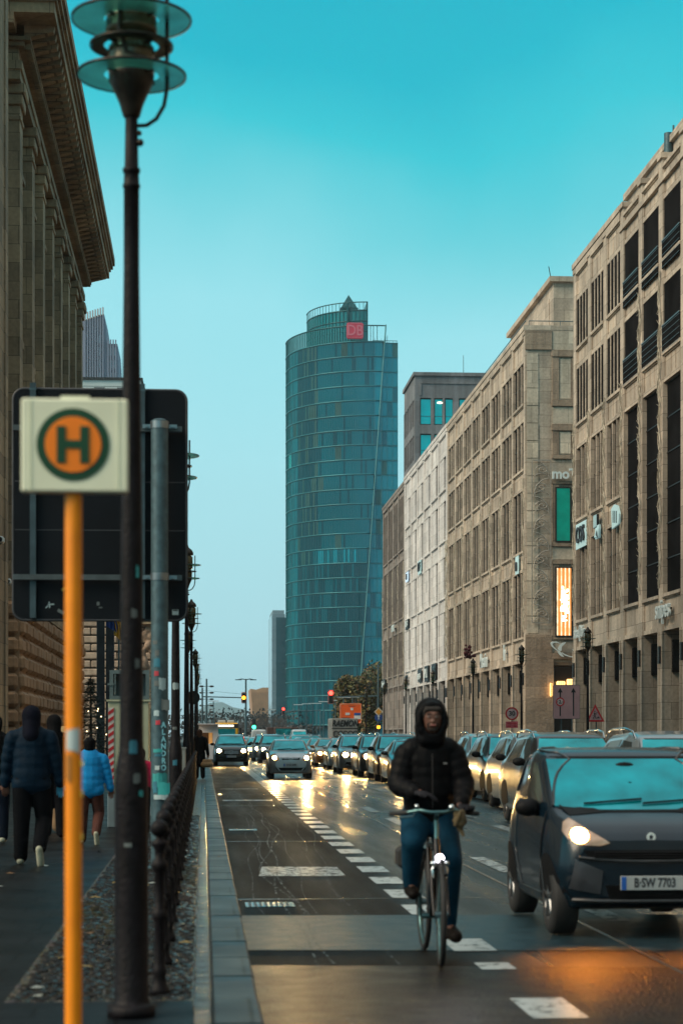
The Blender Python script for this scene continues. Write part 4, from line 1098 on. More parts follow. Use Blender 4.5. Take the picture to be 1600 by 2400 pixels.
# entablature and cornice
q = MB()
for (dx, z0, z1) in ((.06,23.3,23.62),(.12,23.62,23.9),(.0,23.9,24.35),(.20,24.35,24.5)):
    q.box(-40, PX+dx, Y0-.55-dx, Y1+dx, z0+.002, z1)
q.build('entablature', M_sand, pal)
q = MB(); y = Y0-.5
while y < Y1: q.box(PX+.202, PX+.40, y, y+.10, 24.32, 24.5); y += .2
x = -12.
q.box(-40, PX+.42, Y0-.9, Y1+.4, 24.5, 24.62)
q.build('dentil', M_sand, pal)
q = MB()
for k in range(46):
    y = Y0-.5+k*(Y1-Y0+.9)/45
    P = [(PX+.2,24.62),(PX+1.15,24.86),(PX+1.2,25.05),(PX+.2,25.05)]
    q.prism(P, y-.17, y+.17, 'y')
for k in range(12):
    x = PX-.2-k*.8; q.box(x-.17, x+.17, Y0-1.9, Y0-.9, 24.7, 25.05)
q.build('bracket', M_sand, pal)
q = MB()
for (dx, z0, z1) in ((1.28,25.05,25.4),(1.36,25.4,25.55),(1.46,25.55,25.75),(1.55,25.75,PT)):
    q.box(-40, PX+dx, Y0-.6-dx, Y1+dx, z0+.001, z1)
q.box(-40, PX-.5, Y0, Y1, PT+.001, PT+1.6)
q.build('cornice', M_sand, pal)
# rusticated base of individual bossed blocks
q = MB(); row = .60; z = PH; k = 0
while z < 6.05:
    off = 0 if k % 2 else .62
    y = Y0-.05
    first = True
    while y < Y1:
        L = (1.0 if first and off else 1.35)
        if i % 3 == 0: pass
        y2 = min(y+L, Y1)
        bump = .17+R.uniform(-.03,.05)
        q.bbox(PW-.1, PX-.05+bump, y+.04, y2-.05, z+.035, z+row-.045, .11, jit=.03)
        y = y2; first = False
    q.bbox(-7.9, PX-.06, Y0-.28+R.uniform(-.03,.03), Y0+.3, z+.035, z+row-.045, .11)
    z += row; k += 1
q.box(-40, PX-.02, Y0, Y1, 0, 6.099)
q.build('rusticated_base', M_rust, pal)
q = MB()
q = MB(); q.box(-12, PX-1.2, Y0+.4, Y0+12, PT+1.7, PT+3.4); q.build('attic', pm('attic_copper',(.25,.33,.33),.6), pal)
# nearer projecting wing at the extreme left edge
t = thing('edge_stone_wall', 'sliver of a tan stone wall filling the left edge of the picture', 'building')
q = MB(); q.box(-30,-5.95,38,60,PH,34); 
q.box(-5.948,-5.9,59.2,60,PH,34)
q.build('wall', M_sand, t)
q = MB(); q.box(-6.6,-5.95,60.01,60.4,PH,34); q.build('drain_pipe_niche', pm('pale_strip',(.25,.30,.30),.6), t)
def camera_thing(x, y, z, label):
    t = thing('security_camera', label, 'camera', (x,y,z)); q = MB(); q.bbox(-.1,.1,-.28,.12,-.09,.09,.03); q.build('housing', pm('camera_white',(.6,.66,.66),.4), t)
    q = MB(); q.cyl((0,-.30,0),(0,-.28,0),.07); q.build('lens', M_black, t); q = MB(); q.cyl((0,.0,-.09),(-.25,.2,-.25),.025); q.build('bracket', M_galv, t)
camera_thing(WX(2,57.5), 57.5, WZ(1266,57.5,2), 'white security camera on the wall at the left edge'); camera_thing(WX(20,65.2), 65.2, WZ(1364,65.2,20), 'small white camera low beside the dark board')
# far wing behind the palace
t = thing('far_palace_wing', 'lighter rusticated palace wing with carved portico seen between the poles', 'building')
q = MB(); Yb = 140; xa, xb = WX(150,Yb), WX(353,Yb)
q.box(xa, xb, Yb, Yb+30, 0, 16.5); q.build('wall', pm('wing_shadow_joint',(.10,.07,.05),.9), t)
q = MB(); z = 0; k = 0
while z < 12:
    x = xa-(.6 if k % 2 else 0)
    while x < xb:
        x2 = min(x+1.25, xb+.05)
        if x2 > xa: q.bbox(max(x,xa)+.03, x2-.02, Yb-.16, Yb+.02, z+.04, z+.52, .06)
        x += 1.25
    z += .58; k += 1
q.build('rusticated_face', pm('wing_block',(.42,.32,.24),.85,0,.3,2.5,bump=.6,bscale=6,world=True), t)
q = MB(); q.box(xa-.3, xb+.4, Yb-.5, Yb+30, 12, 12.8); q.box(xa-.2, xb+.2, Yb-.3, Yb+30, 12.8, 16); q.box(xa-.5, xb+.6, Yb-.7, Yb+30, 16, 16.6); q.build('cornice', M_sand, t)
q = MB(); xs = WX(345,Yb-2)
rr = random.Random(9)
segs = []
for k in range(16):
    z = 3.6+k*.36; segs.append(((xs+rr.uniform(-.35,.35),Yb-1.4+rr.uniform(-.2,.2),z), rr.uniform(.18,.38), (xs+rr.uniform(-.35,.35),Yb-1.4,z+.4), rr.uniform(.12,.3)))
b = blob(segs, .08, 3); b.build('carved_figure', pm('carved_stone',(.30,.21,.15),.85,0,.35,3,bump=.8,bscale=9,world=True), t)
q = MB(); q.cyl((xs,Yb-1.4,0),(xs,Yb-1.4,3.5),.5,.5,16); q.box(xs-.7,xs+.7,Yb-2,Yb-.7,3.5,3.7); q.box(xs-.8,xs+.7,Yb-2.1,Yb-.2,9.4,11.9); q.build('pedestal', M_sand, t)

# ================================================================== UNSEEN BLOCKS BEHIND THE VIEWPOINT (added to cut light and darken reflections)
def plain_block(name, label, x0, x1, y0, y1, h, side, mat):
    t = thing(name, label, 'building'); q = MB(); q.box(x0,x1,y0,y1,PH,h); q.box(x0-.3,x1+.3,y0-.3,y1+.3,h,h+.5); q.build('wall', mat, t)
    q = MB()
    for r in range(int((h-2)/4)):
        z = 1.5+r*4
        if side == 'e':
            x = x0+2
            while x < x1-3: q.box(x,x+1.8,y1+.002,y1+.05,z,z+2.4); x += 3.6
        else:
            xx = x0-.05 if side == 'r' else x1+.002
            y = y0+2
            while y < y1-3: q.box(xx,xx+.048,y,y+1.8,z,z+2.4); y += 3.6
    q.build('window', M_dglass, t)
plain_block('unseen_street_block','plain unseen stone block added to continue the right side of the street behind the viewpoint',21,40,-120,71.5,28,'r',M_tan)
plain_block('unseen_street_block','plain unseen stone block added far behind the viewpoint to cut light',-60,60,-160,-125,16,'e',M_grey)
# ================================================================== STREET LAMPS
M_lampbody = pm('lamp_body', (.035,.028,.022), .38, .6, .4, 18, bump=.1)
M_lensbody = pm('lamp_lens', (.085,.07,.035), .25, .3, .4, 10)
M_disc = pm('lamp_disc_glass', (.22,.72,.68), .45, 0, .25, 5, bump=.1, bscale=30)
M_disc.node_tree.nodes['Principled BSDF'].inputs['Transmission Weight'].default_value = .75; M_disc.node_tree.nodes['Principled BSDF'].inputs['IOR'].default_value = 1.12
def make_lamp(name, label, group, detail=1):
    t = thing(name, label, 'street lamp', (0,0,0), 0, group); n = 24 if detail else 12
    q = MB()
    q.lathe([(.001,.04),(.126,.042),(.126,.105),(.105,.11),(.098,.12),(.090,.14),(.088,.6),(.088,1.18),(.090,1.24),(.084,1.34),(.065,1.44),(.062,1.5),(.058,2.4),(.048,3.3),(.041,4.0),(.041,4.40),(.046,4.405),(.046,4.42),(.041,4.425),(.039,4.48),(.046,4.485),(.046,4.505),(.037,4.51),(.033,4.75),(.033,4.80)], n)
    q.build('pole', M_iron, t)
    q = MB(); q.lathe([(.042,4.775),(.048,4.79),(.062,4.84),(.092,4.91),(.118,4.965),(.12,5.0)], n); q.build('cone', M_lampbody, t)
    q = MB(); q.lathe([(.12,5.0),(.122,5.02),(.118,5.04),(.122,5.06),(.118,5.08),(.122,5.10),(.12,5.14),(.105,5.15),(.105,5.20)], n)
    q.lathe([(.105,5.20),(.133,5.21),(.135,5.24),(.13,5.26),(.135,5.28),(.13,5.30),(.135,5.33),(.135,5.46),(.10,5.50)], n); q.build('lantern', M_lensbody, t)
    q = MB(); q.lathe([(.10,5.50),(.15,5.51),(.15,5.56),(.12,5.62),(.05,5.68),(.03,5.74),(.001,5.75)], n); q.build('cap', M_lampbody, t)
    for z, r in ((4.995,.289),(5.15,.22),(5.29,.317)):
        q = MB(); q.lathe([(.145,z+.004),(r-.012,z+.004),(r-.012,z-.004),(.145,z-.004),(.145,z+.004)], 36 if detail else 16, mi=0 if r > .25 else 1, smooth=False)
        prof = [(r-.009,z-.006),(r,z-.006),(r,z+.006),(r-.009,z+.006),(r-.009,z-.006)]
        q.lathe(prof, 36 if detail else 16, mi=1)
        for k in range(4):
            a = pi/4+k*pi/2; q.cyl((.11*cos(a),.11*sin(a),z),(.16*cos(a),.16*sin(a),z),.012,.012,6,mi=1)
        q.build('glass_disc', [M_disc, M_lampbody], t)
    q = MB()
    for s in (1, -1) if not detail else (1,):
        q.tube([(s*.186,0,5.5),(s*.186,0,5.1),(s*.186,0,4.93),(s*.17,0,4.84),(s*.13,0,4.77),(s*.08,0,4.735),(s*.02,0,4.73)], .011, 8)
    q.tube([(-.05,-.13,5.5),(-.06,-.14,5.2),(-.02,-.12,5.08),(.08,-.11,5.05)], .012, 6)
    q.sphere((.045,-.01,4.64), .02); q.sphere((.04,-.01,4.69), .015)
    q.build('side_rod', M_lampbody, t)
    return t
XL = -.378
lamp0 = make_lamp('street_lamp', 'large dark iron street lamp in the foreground, right of the bus stop sign', 'iron street lamps with glass discs')
lamp0.location = (XL, 10.37, .077)
rr = random.Random(5)
M_st = [pm('sticker_pale',(.32,.42,.44),.5), pm('sticker_teal',(.03,.32,.32),.5), pm('sticker_dirty',(.10,.12,.12),.6), pm('sticker_red',(.45,.03,.05),.5), pm('sticker_blue',(.02,.14,.2),.5)]
def sticker(parent, rad, z, ang, w, h, m, label=None, n=6):
    "curved label stuck on a round pole at local angle (deg, -90 = towards the camera)"
    q = MB(); a0 = radians(ang); da = w/rad
    vs = []
    for k in range(n+1):
        a = a0+da*(k/n-.5)
        for zz in (z-h/2, z+h/2): vs.append(((rad+.0035)*cos(a), (rad+.0035)*sin(a), zz+rr.uniform(-.12,.12)*h))
    q.add(vs, [(2*k,2*k+2,2*k+3,2*k+1) for k in range(n)])
    o = q.build('sticker', m, parent)
    if label: o['label'] = label
for (z, ang, w_, h_, mi) in ((2.16,-75,.03,.045,2),(1.9,-60,.025,.05,2),(1.45,-80,.04,.08,4),(1.30,-70,.035,.05,2),(1.22,-55,.025,.03,1),(.95,-100,.04,.02,2),(2.38,-60,.015,.06,1)):
    sticker(lamp0, .0635 if z > 1.42 else .0885, z, ang, w_, h_, M_st[mi])
lab = ['second iron street lamp on the left, mostly hidden by the dark board','third iron street lamp on the left pavement, just right of the dark board','fourth iron street lamp on the left pavement, lower than the third','fifth iron street lamp along the left pavement','sixth iron street lamp far along the left pavement','seventh iron street lamp far along the left pavement','eighth and farthest iron street lamp on the left pavement']
for k, (y, x) in enumerate(((26.5,-.375),(43.5,-.375),(61,-.375),(78,-.62),(96,-.4),(113,-.4),(131,-.4))):
    l = dup(lamp0, (x, y, .077), 0, lab[k])
    if k > 0:
        for ch in [c for c in l.children if c.name.startswith('sticker')]: bpy.data.objects.remove(ch)
lamp_small = make_lamp('street_lamp', 'nearest street lamp on the right pavement, in front of the stone colonnade', 'street lamps on the right pavement', 0)
lamp_small.location = (14.9, 75.5, .075)
for k, y in enumerate((90.5, 107, 126, 143, 160, 178)):
    dup(lamp_small, (14.75, y, .075), 0, '%s street lamp of the right-hand row counted from the right edge' % ordn[k+1])

# ================================================================== BUS STOP SIGN
t = thing('bus_stop_sign', 'square white bus stop sign with green H in an orange disc on a yellow pole', 'bus stop sign', (WX(172,7.0), 7.0, PH))
M_yel = pm('yellow_pole_paint', (.95,.27,.0), .5, 0, .12, 8)
q = MB(); q.cyl((0,0,0),(0,0,2.42),.030,.030,24); q.cyl((0,0,.0),(0,0,.012),.07,.07,20); q.build('pole', M_yel, t)
zc = WZ(1048.5, 7.0, 175)-PH; hw, hh = .186, .164
xo = WX(177,7.0)-WX(172,7.0)
q = MB(); q.bbox(xo-hw, xo+hw, -.055, .005, zc-hh, zc+hh, .006); q.box(xo-.05, xo+.05, -.04, -.01, zc+hh, zc+hh+.012)
q.box(xo-hw+.032, xo-hw+.034, -.058, -.0551, zc-hh, zc+hh); q.box(xo+hw-.034, xo+hw-.032, -.058, -.0551, zc-hh, zc+hh)
bd = q.build('sign_box', pm('sign_cream', (.80,.82,.62), .45, 0, .08, 5), t)
M_gr = pm('sign_green', (.0,.05,.015), .5, var=.1)
q = MB(); disc(q, xo-.005, zc+.002, -.0555, .128, 0, .003, 48); q.build('green_ring', M_gr, bd)
q = MB(); disc(q, xo-.005, zc+.002, -.0590, .098, 0, .003, 48); q.build('orange_disc', pm('sign_orange', (.95,.22,.0), .5, var=.06), bd)
q = MB(); q.box(xo-.062,xo-.030,-.066,-.0625,zc-.064,zc+.066); q.box(xo+.020,xo+.052,-.066,-.0625,zc-.064,zc+.066); q.box(xo-.0299,xo+.0199,-.066,-.0625,zc-.013,zc+.017); q.build('letter', M_gr, bd)
sticker(t, .030, WZ(1735,7)-PH, -90, .046, .075, pm('paper_sticker',(.45,.55,.56),.6), 'pale weathered paper sticker')
sticker(t, .030, WZ(1800,7)-PH, -120, .02, .09, pm('scuffed_paint',(.35,.13,.01),.6))
for zz in (1790,1860,1960): 
    q = MB(); z = WZ(zz,7)-PH; q.bbox(.026,.034,-.02,.0,z-.012,z+.012,.002); q.build('clamp_edge', pm('bright_chip',(.9,.55,.08),.3), t)

# ================================================================== DARK BOARD (back of a direction sign)
Yb = 22.0; bx0, bx1, bz0, bz1 = WX(31,Yb), WX(437,Yb), WZ(1454,Yb,234)-PH, WZ(913,Yb,234)-PH
bc_ = (bx0+bx1)/2; t = thing('road_sign_board', 'large dark back of a road sign with rounded corners on a thick grey pole', 'road sign', (bc_, Yb, PH))
q = MB(); P = rrect(bx0-bc_, bx1-bc_, bz0, bz1, .12, 6); q.prism(P, -.012, .012, 'y', 0); q.tube([(p[0], 0, p[1]) for p in P], .016, 6, 1, closed=True)
zz_ = [bz0+(bz1-bz0)*f for f in (.39,.60)]
for z in zz_: q.box(bx0-bc_+.02, bx1-bc_-.02, -.016, -.0121, z-.005, z+.005, 1)
q.build('panel', [pm('board_back', (.004,.0065,.010), .7, 0, .25, 2), pm('board_rim',(.05,.05,.055),.5,.3)], t)
MATS['board_back'].node_tree.nodes['Principled BSDF'].inputs['Specular IOR Level'].default_value = .15
q = MB()
for px in (78, 333): x = WX(px,Yb)-bc_; q.box(x-.033,x+.033,-.06,-.0165,bz0+.02,bz1+.06,0); q.box(x-.04,x+.04,-.062,-.016,bz1-.02,bz1+.0,1)
q.build('rail_vertical', [pm('rail_grey',(.045,.075,.09),.5,.4), M_galv], t)
q = MB()
for py in (1013, 1358):
    z = WZ(py,Yb)-PH; q.box(bx0-bc_+.005, bx1-bc_-.05, -.11,-.062, z-.03,z+.03)
q.build('rail_horizontal', pm('rail_grey2',(.07,.085,.09),.5,.4), t)
xpole = WX(375,Yb)-bc_
q = MB(); q.cyl((xpole,-.21,0),(xpole,-.21,WZ(998,Yb)-PH),.096,.096,24); q.cyl((xpole,-.21,0),(xpole,-.21,.03),.15,.15,24)
zt = WZ(998,Yb)-PH; q.cyl((xpole,-.21,zt),(xpole,-.21,zt+.02),.09,.06,24)
pole = q.build('pole', M_galv, t)
q = MB()
for py in (1008, 1358):
    z = WZ(py,Yb)-PH; q.cyl((xpole,-.21,z-.04),(xpole,-.21,z+.04),.102,.102,24,mi=0); q.box(xpole-.19,xpole+.19,-.13,-.112,z-.022,z+.022)
    for s in (-1,1): q.cyl((xpole+s*.145,-.16,z),(xpole+s*.145,-.10,z),.018)
q.build('clamp', pm('clamp_metal',(.22,.26,.28),.35,.8), t)
hold = thing('x','x','x'); bpy.data.objects.remove(hold)
def pole_sticker(parent, cx, cy, rad, z, ang, w_, h_, m, label=None, flap=0):
    q = MB(); a0 = radians(ang); da = w_/rad; vs = []; n = 5
    for k in range(n+1):
        a = a0+da*(k/n-.5); r2 = rad+.004+flap*(k/n)**2
        for zz in (z-h_/2, z+h_/2): vs.append((cx+r2*cos(a), cy+r2*sin(a), zz+rr.uniform(-.1,.1)*h_))
    q.add(vs, [(2*k,2*k+2,2*k+3,2*k+1) for k in range(n)]); o = q.build('sticker', m, parent)
    if label: o['label'] = label
def Zp(py): return WZ(py, Yb-.3)-PH
for (py, ang, w_, h_, mi, fl_) in ((1507,-120,.06,.04,2,0),(1532,-105,.05,.06,2,0),(1555,-108,.075,.09,4,0),(1580,-110,.05,.05,3,0),(1605,-70,.08,.13,0,0),(1603,-108,.06,.06,2,0),(1652,-60,.06,.12,2,.05),(1672,-110,.06,.06,0,0),(1694,-100,.05,.05,3,0),(1760,-100,.11,.04,1,0),(1770,-95,.10,.03,4,0),(1800,-105,.05,.05,0,.03),(1830,-85,.18,.16,1,.0),(1850,-70,.10,.16,1,.05),(1868,-90,.13,.05,0,.05),(1845,-120,.05,.12,4,0)):
    pole_sticker(t, xpole, -.21, .096, Zp(py), ang, w_, h_, M_st[mi], flap=fl_)
# vertical writing on the pole
lt = 'ALANDRO'
mb = MB()
for k, ch in enumerate(lt):
    tm = text_mb(ch, .085, .002, bold=.004, sx=.85); zc_ = Zp(1700)-k*.079
    place_text(tm, (xpole+.045, -.21-.093, zc_)); mb.add(tm.v, tm.f)
o = mb.build('lettering', pm('chalk_letters',(.16,.42,.50),.6), t); o['label'] = 'pale blue letters running down the pole'
# stickers on the board
q = MB(); z0 = WZ(1422,Yb)-PH; 
def bq(px, py, w_, h_, rot=0, mi=0):
    x = WX(px,Yb)-bc_; z = WZ(py,Yb)-PH; P = [(-w_,-h_),(w_,-h_),(w_,h_),(-w_,h_)]; P = [(x+a*cos(rot)-b*sin(rot), z+a*sin(rot)+b*cos(rot)) for a, b in P]; q.prism(P, -.0185, -.0166, 'y', mi)
bq(120,1420,.035,.007,.1,0); bq(116,1421,.007,.035,.1,0); bq(110,1426,.018,.006,.8,0); bq(143,1437,.04,.018,-.5,1); bq(150,1384,.03,.016,.5,2); bq(230,1418,.016,.02,0,1); bq(236,1427,.02,.008,0,1); bq(411,1437,.035,.03,0,0); bq(411,1433,.028,.008,0,3)
q.build('sticker', [M_st[0], M_st[2], pm('sticker_olive',(.15,.17,.03),.6), M_black], t)

# second lamp's round sticker
l2 = [o for o in COL.objects if o.get('label','').startswith('second iron')][0]
for ch in [c for c in l2.children if c.name.startswith('sticker')]: bpy.data.objects.remove(ch)
sticker(l2, .0605, WZ(1602,26.5)-PH, -88, .085, .085, M_st[0], 'round pale sticker'); sticker(l2, .0885, WZ(1780,26.5)-PH, -95, .06, .07, M_st[4])
sticker(l2, .0615, WZ(1700,26.5)-PH, -100, .06, .04, M_st[2])

# ================================================================== RAILING with ball-topped posts
def make_post():
    t = thing('fence_post', 'x', 'fence post', (0,0,0), 0, 'ball-topped cast-iron fence posts along the kerb'); q = MB()
    q.lathe([(.001,0),(.055,0),(.055,.04),(.04,.06),(.036,.12),(.045,.14),(.036,.16),(.030,.20),(.028,.42),(.040,.44),(.046,.46),(.040,.48),(.028,.50),(.027,.70),(.045,.72),(.050,.74),(.045,.76),(.026,.78),(.030,.83),(.048,.86),(.048,.875),(.022,.89),(.02,.905)], 16)
    q.build('shaft', M_iron, t)
    q = MB(); q.sphere((0,0,.95), .052, 16, 10); q.lathe([(.012,.998),(.008,1.01),(.001,1.015)], 8); q.build('ball', M_iron, t)
    return t
fp = make_post()
yy = 11.2; k = 0; posts = []
while yy < 62:
    posts.append(yy); yy += 1.45
nm_ = ['nearest','second','third','fourth','fifth','sixth','seventh','eighth','ninth','tenth','eleventh','twelfth','thirteenth','fourteenth','fifteenth','sixteenth','seventeenth','eighteenth','nineteenth','twentieth']
for k, y in enumerate(posts):
    lb = '%s ball-topped iron fence post from the camera along the kerb' % nm_[k] if k < 20 else 'ball-topped iron fence post number %d in the row beyond the second lamp' % (k+1)
    if k >= 20: lb = 'ball-topped iron fence post in the far stretch of the kerbside railing'
    if k == 0: fp.location = (-.25, y, PH); fp['label'] = lb
    else: dup(fp, (-.255, y, PH), 0, lb)
for k in range(len(posts)-1):
    if k > 24: break
    y0, y1 = posts[k]+.03, posts[k+1]-.03
    t = thing('fence_railing', 'iron rail span between the %s and %s fence posts' % (nm_[min(k,19)], nm_[min(k+1,19)]) if k < 19 else 'iron rail span in the far stretch of the kerbside railing', 'railing', (-.255, y0, PH), 0, 'iron rail spans between the fence posts')
    q = MB(); L = y1-y0
    for z in (.74, .45, .14): q.cyl((0,0,z),(0,L,z),.014,.014,8)
    q.build('rail', M_iron, t)
    for j in range(1, 4):
        for z, r_ in ((.45,.03),(.74,.026)):
            q = MB(); q.sphere((0,L*j/4,z),r_,8,6); q.build('knob', M_iron, t)

# ================================================================== UTILITY CABINETS
Yc = 31.7; xa, xb = WX(252,Yc), WX(350,Yc); cx = (xa+xb)/2
t = thing('utility_cabinet', 'tall cream street cabinet with a red and white striped edge and grey base', 'cabinet', (cx, Yc, PH))
w2 = (xb-xa)/2; zt = WZ(1645,Yc)-PH; zm = WZ(1860,Yc)-PH
q = MB(); q.bbox(-w2, w2, 0, .45, 0, zm, .01); q.build('plinth', pm('cabinet_grey',(.13,.18,.20),.6,0,.15,3), t)
q = MB(); q.bbox(-w2+.01, w2-.01, .02, .43, zm, zt, .01); q.box(-w2-.02, w2+.02, -.01, .46, zt, zt+.03); q.build('body', pm('cabinet_cream',(.34,.36,.25),.55,0,.12,3), t)
q = MB(); q.box(-w2+.14, w2-.05, .012, .019, zm+.05, zm+.4); q.bbox(-w2+.16, -w2+.22, -.01, .012, zm+.1, zm+.36, .01); q.build('lock', M_frame, t)
q = MB(); q.box(-w2+.012, -w2+.10, .008, .018, zm+.05, zt-.1, 0); z = zm+.06
while z < zt-.2:
    q.prism([(-w2+.013,z),(-w2+.099,z+.06),(-w2+.099,z+.12),(-w2+.013,z+.06)], .004, .0079, 'y', 1); z += .12
q.build('striped_edge', [pm('stripe_white',(.45,.42,.40),.5), pm('stripe_red',(.35,.01,.015),.5)], t)
zu = WZ(1572,Yc)-PH
q = MB()
for (a, b_, c, d) in ((-w2+.03,w2-.0,zu-.06,zu),(-w2+.03,w2-.0,zt+.035,zt+.09)): q.box(a,b_,.02,.40,c,d)
q.box(-w2+.03,-w2+.09,.02,.40,zt+.09,zu-.06); q.box(w2-.06,w2,.02,.4,zt+.09,zu-.06); q.box(-w2+.11,-w2+.13,.02,.05,zt+.1,zu-.07); q.box(-w2+.091,w2-.061,.32,.34,zt+.09,zu-.06)
q.box(-w2+.0,-w2+.1,.0,.019,zt+.26,zt+.29)
q.build('display_frame', pm('frame_greygreen',(.10,.14,.145),.5,.2,.2,4), t)
Yc = 31; t = thing('slim_cabinet', 'slim grey utility box standing beside the railing left of the kerb', 'cabinet', (WX(428,Yc), Yc, PH)); z = WZ(1755,Yc)-PH
q = MB(); q.bbox(-.06,.045,0,.35,0,z,.01); q.box(-.07,.055,-.01,.36,z,z+.02); q.build('body', pm('slim_grey',(.20,.22,.21),.6,0,.15,3), t)

# masts and flag left background
for k, (px, Y, r, h) in enumerate(((236,105,.21,11),(258,105,.22,11))):
    t = thing('steel_mast', ('left','right')[k]+' of two broad dark steel masts before the far palace wing', 'mast', (WX(px,Y),Y,PH), 0, 'broad dark steel masts')
    q = MB(); q.bbox(-r,r,-.2,.2,0,h,.03); q.box(-r*.3,-r*.2,-.21,-.201,0,h); q.box(r*.4,r*.5,-.22,-.201,0,h); q.build('shaft', pm('mast_grey',(.035,.042,.055),.5,.3,.25,2), t)
    q = MB(); q.box(-r*1.5,r*1.5,-.3,.3,0,.06); q.build('base', M_black, t)
t = thing('flag', 'furled blue and yellow flag hanging from a mast', 'flag', (WX(262,101),101,WZ(1460,101)))
q = MB(); n = 12
def fold(x0, x1, z0, z1, mi):
    vs = []; 
    for i in range(n+1):
        for j in range(5):
            x = x0+(x1-x0)*i/n; z = z0+(z1-z0)*j/4; vs.append((x+.05*sin(j*1.3), .12*sin(i*1.5+j*.7), z-.35*(i/n)))
    q.add(vs, [(i*5+j,(i+1)*5+j,(i+1)*5+j+1,i*5+j+1) for i in range(n) for j in range(4)], mi, True)
fold(-.3,.25,-.2,.7,0); fold(.1,.5,-.65,.5,1)
q.build('cloth', [pm('flag_blue',(.01,.05,.25),.8), pm('flag_yellow',(.8,.4,.02),.8)], t, fix=False)
q = MB(); q.cyl((.35,.2,-8),(.35,.2,2.5),.05); q.build('flag_pole', M_galv, t)

# ================================================================== RIGHT-HAND SIGNS
M_pink = pm('sign_face_pinkish', (.52,.30,.32), .45, 0, .08, 3); M_red = pm('sign_red', (.55,.012,.02), .5, 0, .1)
Y = 84.; x0, x1 = WX(1296,Y), WX(1358,Y); cx = (x0+x1)/2; z0, z1 = WZ(1685,Y,1327)-PH, WZ(1606,Y,1327)-PH
t = thing('lane_sign', 'large pinkish lane sign with two black arrows and a red circled 2 on two posts', 'road sign', (cx,Y,PH)); w2 = (x1-x0)/2
q = MB(); P = rrect(-w2,w2,z0,z1,.06); q.prism(P,-.02,.0,'y',0); q.tube([(p[0],-.01,p[1]) for p in P],.014,5,1,closed=True); q.build('panel',[M_pink,M_galv],t)
q = MB()
for x in (-.28,.30):
    q.box(x-.028,x+.028,-.026,-.0205,z0+.12,z1-.28); q.prism([(x-.11,z1-.32),(x,z1-.12),(x+.11,z1-.32)],-.026,-.0205,'y')
q.build('arrow', M_ink, t)
q = MB(); zc = (z0+z1)/2; disc(q,-.28,zc,-.027,.19,.14,.003,32,1); disc(q,-.28,zc,-.0265,.14,0,.003,32,0)
for s in (-1,1): q.prism([(-.28+s*.13,zc+.04),(-.28+s*.13,zc-.04),(-.28+s*.09,zc)],-.034,-.031,'y',2)
tm = place_text(text_mb('2.', .22, .002, bold=.006), (-.27,-.034,zc)); q.add(tm.v, tm.f, 2)
q.build('weight_circle', [pm('sign_white_face',(.6,.5,.5),.5), M_red, M_ink], t)
for x in (-.22,.25):
    q = MB(); q.cyl((x,.05,0),(x,.05,z1-.1),.03); q.build('post', M_galv, t)
Y = 80.; cx = (WX(1373,Y)+WX(1416,Y))/2; hw = (WX(1416,Y)-WX(1373,Y))/2; z0, z1 = WZ(1692,Y,1394)-PH, WZ(1651,Y,1394)-PH
t = thing('roadworks_sign', 'red bordered triangular roadworks sign behind a street lamp', 'road sign', (cx,Y,PH))
def tri(f): 
    zc = z0+(z1-z0)/3; return [(-hw*f, zc+(z0-zc)*f),(hw*f, zc+(z0-zc)*f),(0, zc+(z1-zc)*f)]
q = MB(); q.prism(tri(1),-.02,0,'y',0); q.prism(tri(.70),-.024,-.0205,'y',1); q.build('panel',[M_red,M_pink],t)
q = MB(); q.prism([(.02,z0+.14),(.20,z0+.14),(.12,z0+.22)],-.029,-.0245,'y'); q.cyl((-.06,-.027,z0+.38),(-.02,-.027,z0+.26),.02); q.cyl((-.02,-.027,z0+.26),(-.10,-.027,z0+.13),.015); q.cyl((-.02,-.027,z0+.26),(.02,-.027,z0+.13),.015); q.cyl((-.05,-.027,z0+.36),(.04,-.027,z0+.30),.012); q.sphere((-.03,-.027,z0+.43),.025); q.cyl((-.12,-.027,z0+.24),(.10,-.027,z0+.40),.008); q.build('digging_figure', M_ink, t)
q = MB(); q.cyl((.05,.05,0),(.05,.05,z1-.1),.025); q.build('post', M_galv, t)
Y = 89.5; x = WX(1199,Y); zc = WZ(1673,Y,1199)-PH
t = thing('speed_limit_sign', 'round red bordered 30 sign with a small red plate below it', 'road sign', (x,Y,PH))
q = MB(); disc(q,0,zc,-.001,.30,.235,.02,36,0); disc(q,0,zc,0,.235,0,.018,36,1); tm = place_text(text_mb('30',.30,.003,bold=.009),(0,-.022,zc)); q.add(tm.v,tm.f,2); q.build('disc',[M_red,pm('sign_face_pale',(.62,.42,.42),.5),M_ink],t)
q = MB(); q.box(-.28,.28,-.02,0,zc-.66,zc-.36,0); q.box(-.22,.22,-.024,-.0205,zc-.47,zc-.44,1); q.box(-.22,-.05,-.024,-.0205,zc-.6,zc-.56,1); q.box(.08,.22,-.024,-.0205,zc-.6,zc-.56,1); q.build('plate',[pm('plate_red_pink',(.62,.10,.13),.5),M_red],t)
q = MB(); q.cyl((0,.04,0),(0,.04,zc+.2),.03); q.build('post', M_galv, t)
# green wreath / dark figure on the third right lamp: small reddish ornament
Y = 107; q = MB(); 
rr = random.Random(8)
for k in range(26): q.ico((rr.uniform(-.25,.3), rr.uniform(-.2,.2), rr.uniform(0,.7)), rr.uniform(.06,.12), 0)
o = q.build('lamp_ornament', pm('dark_red_ornament',(.10,.015,.02),.7)); o.location = (14.55,Y,5.72+PH); tag(o, 'dark red star ornament perched on top of a right-hand street lamp', 'ornament')

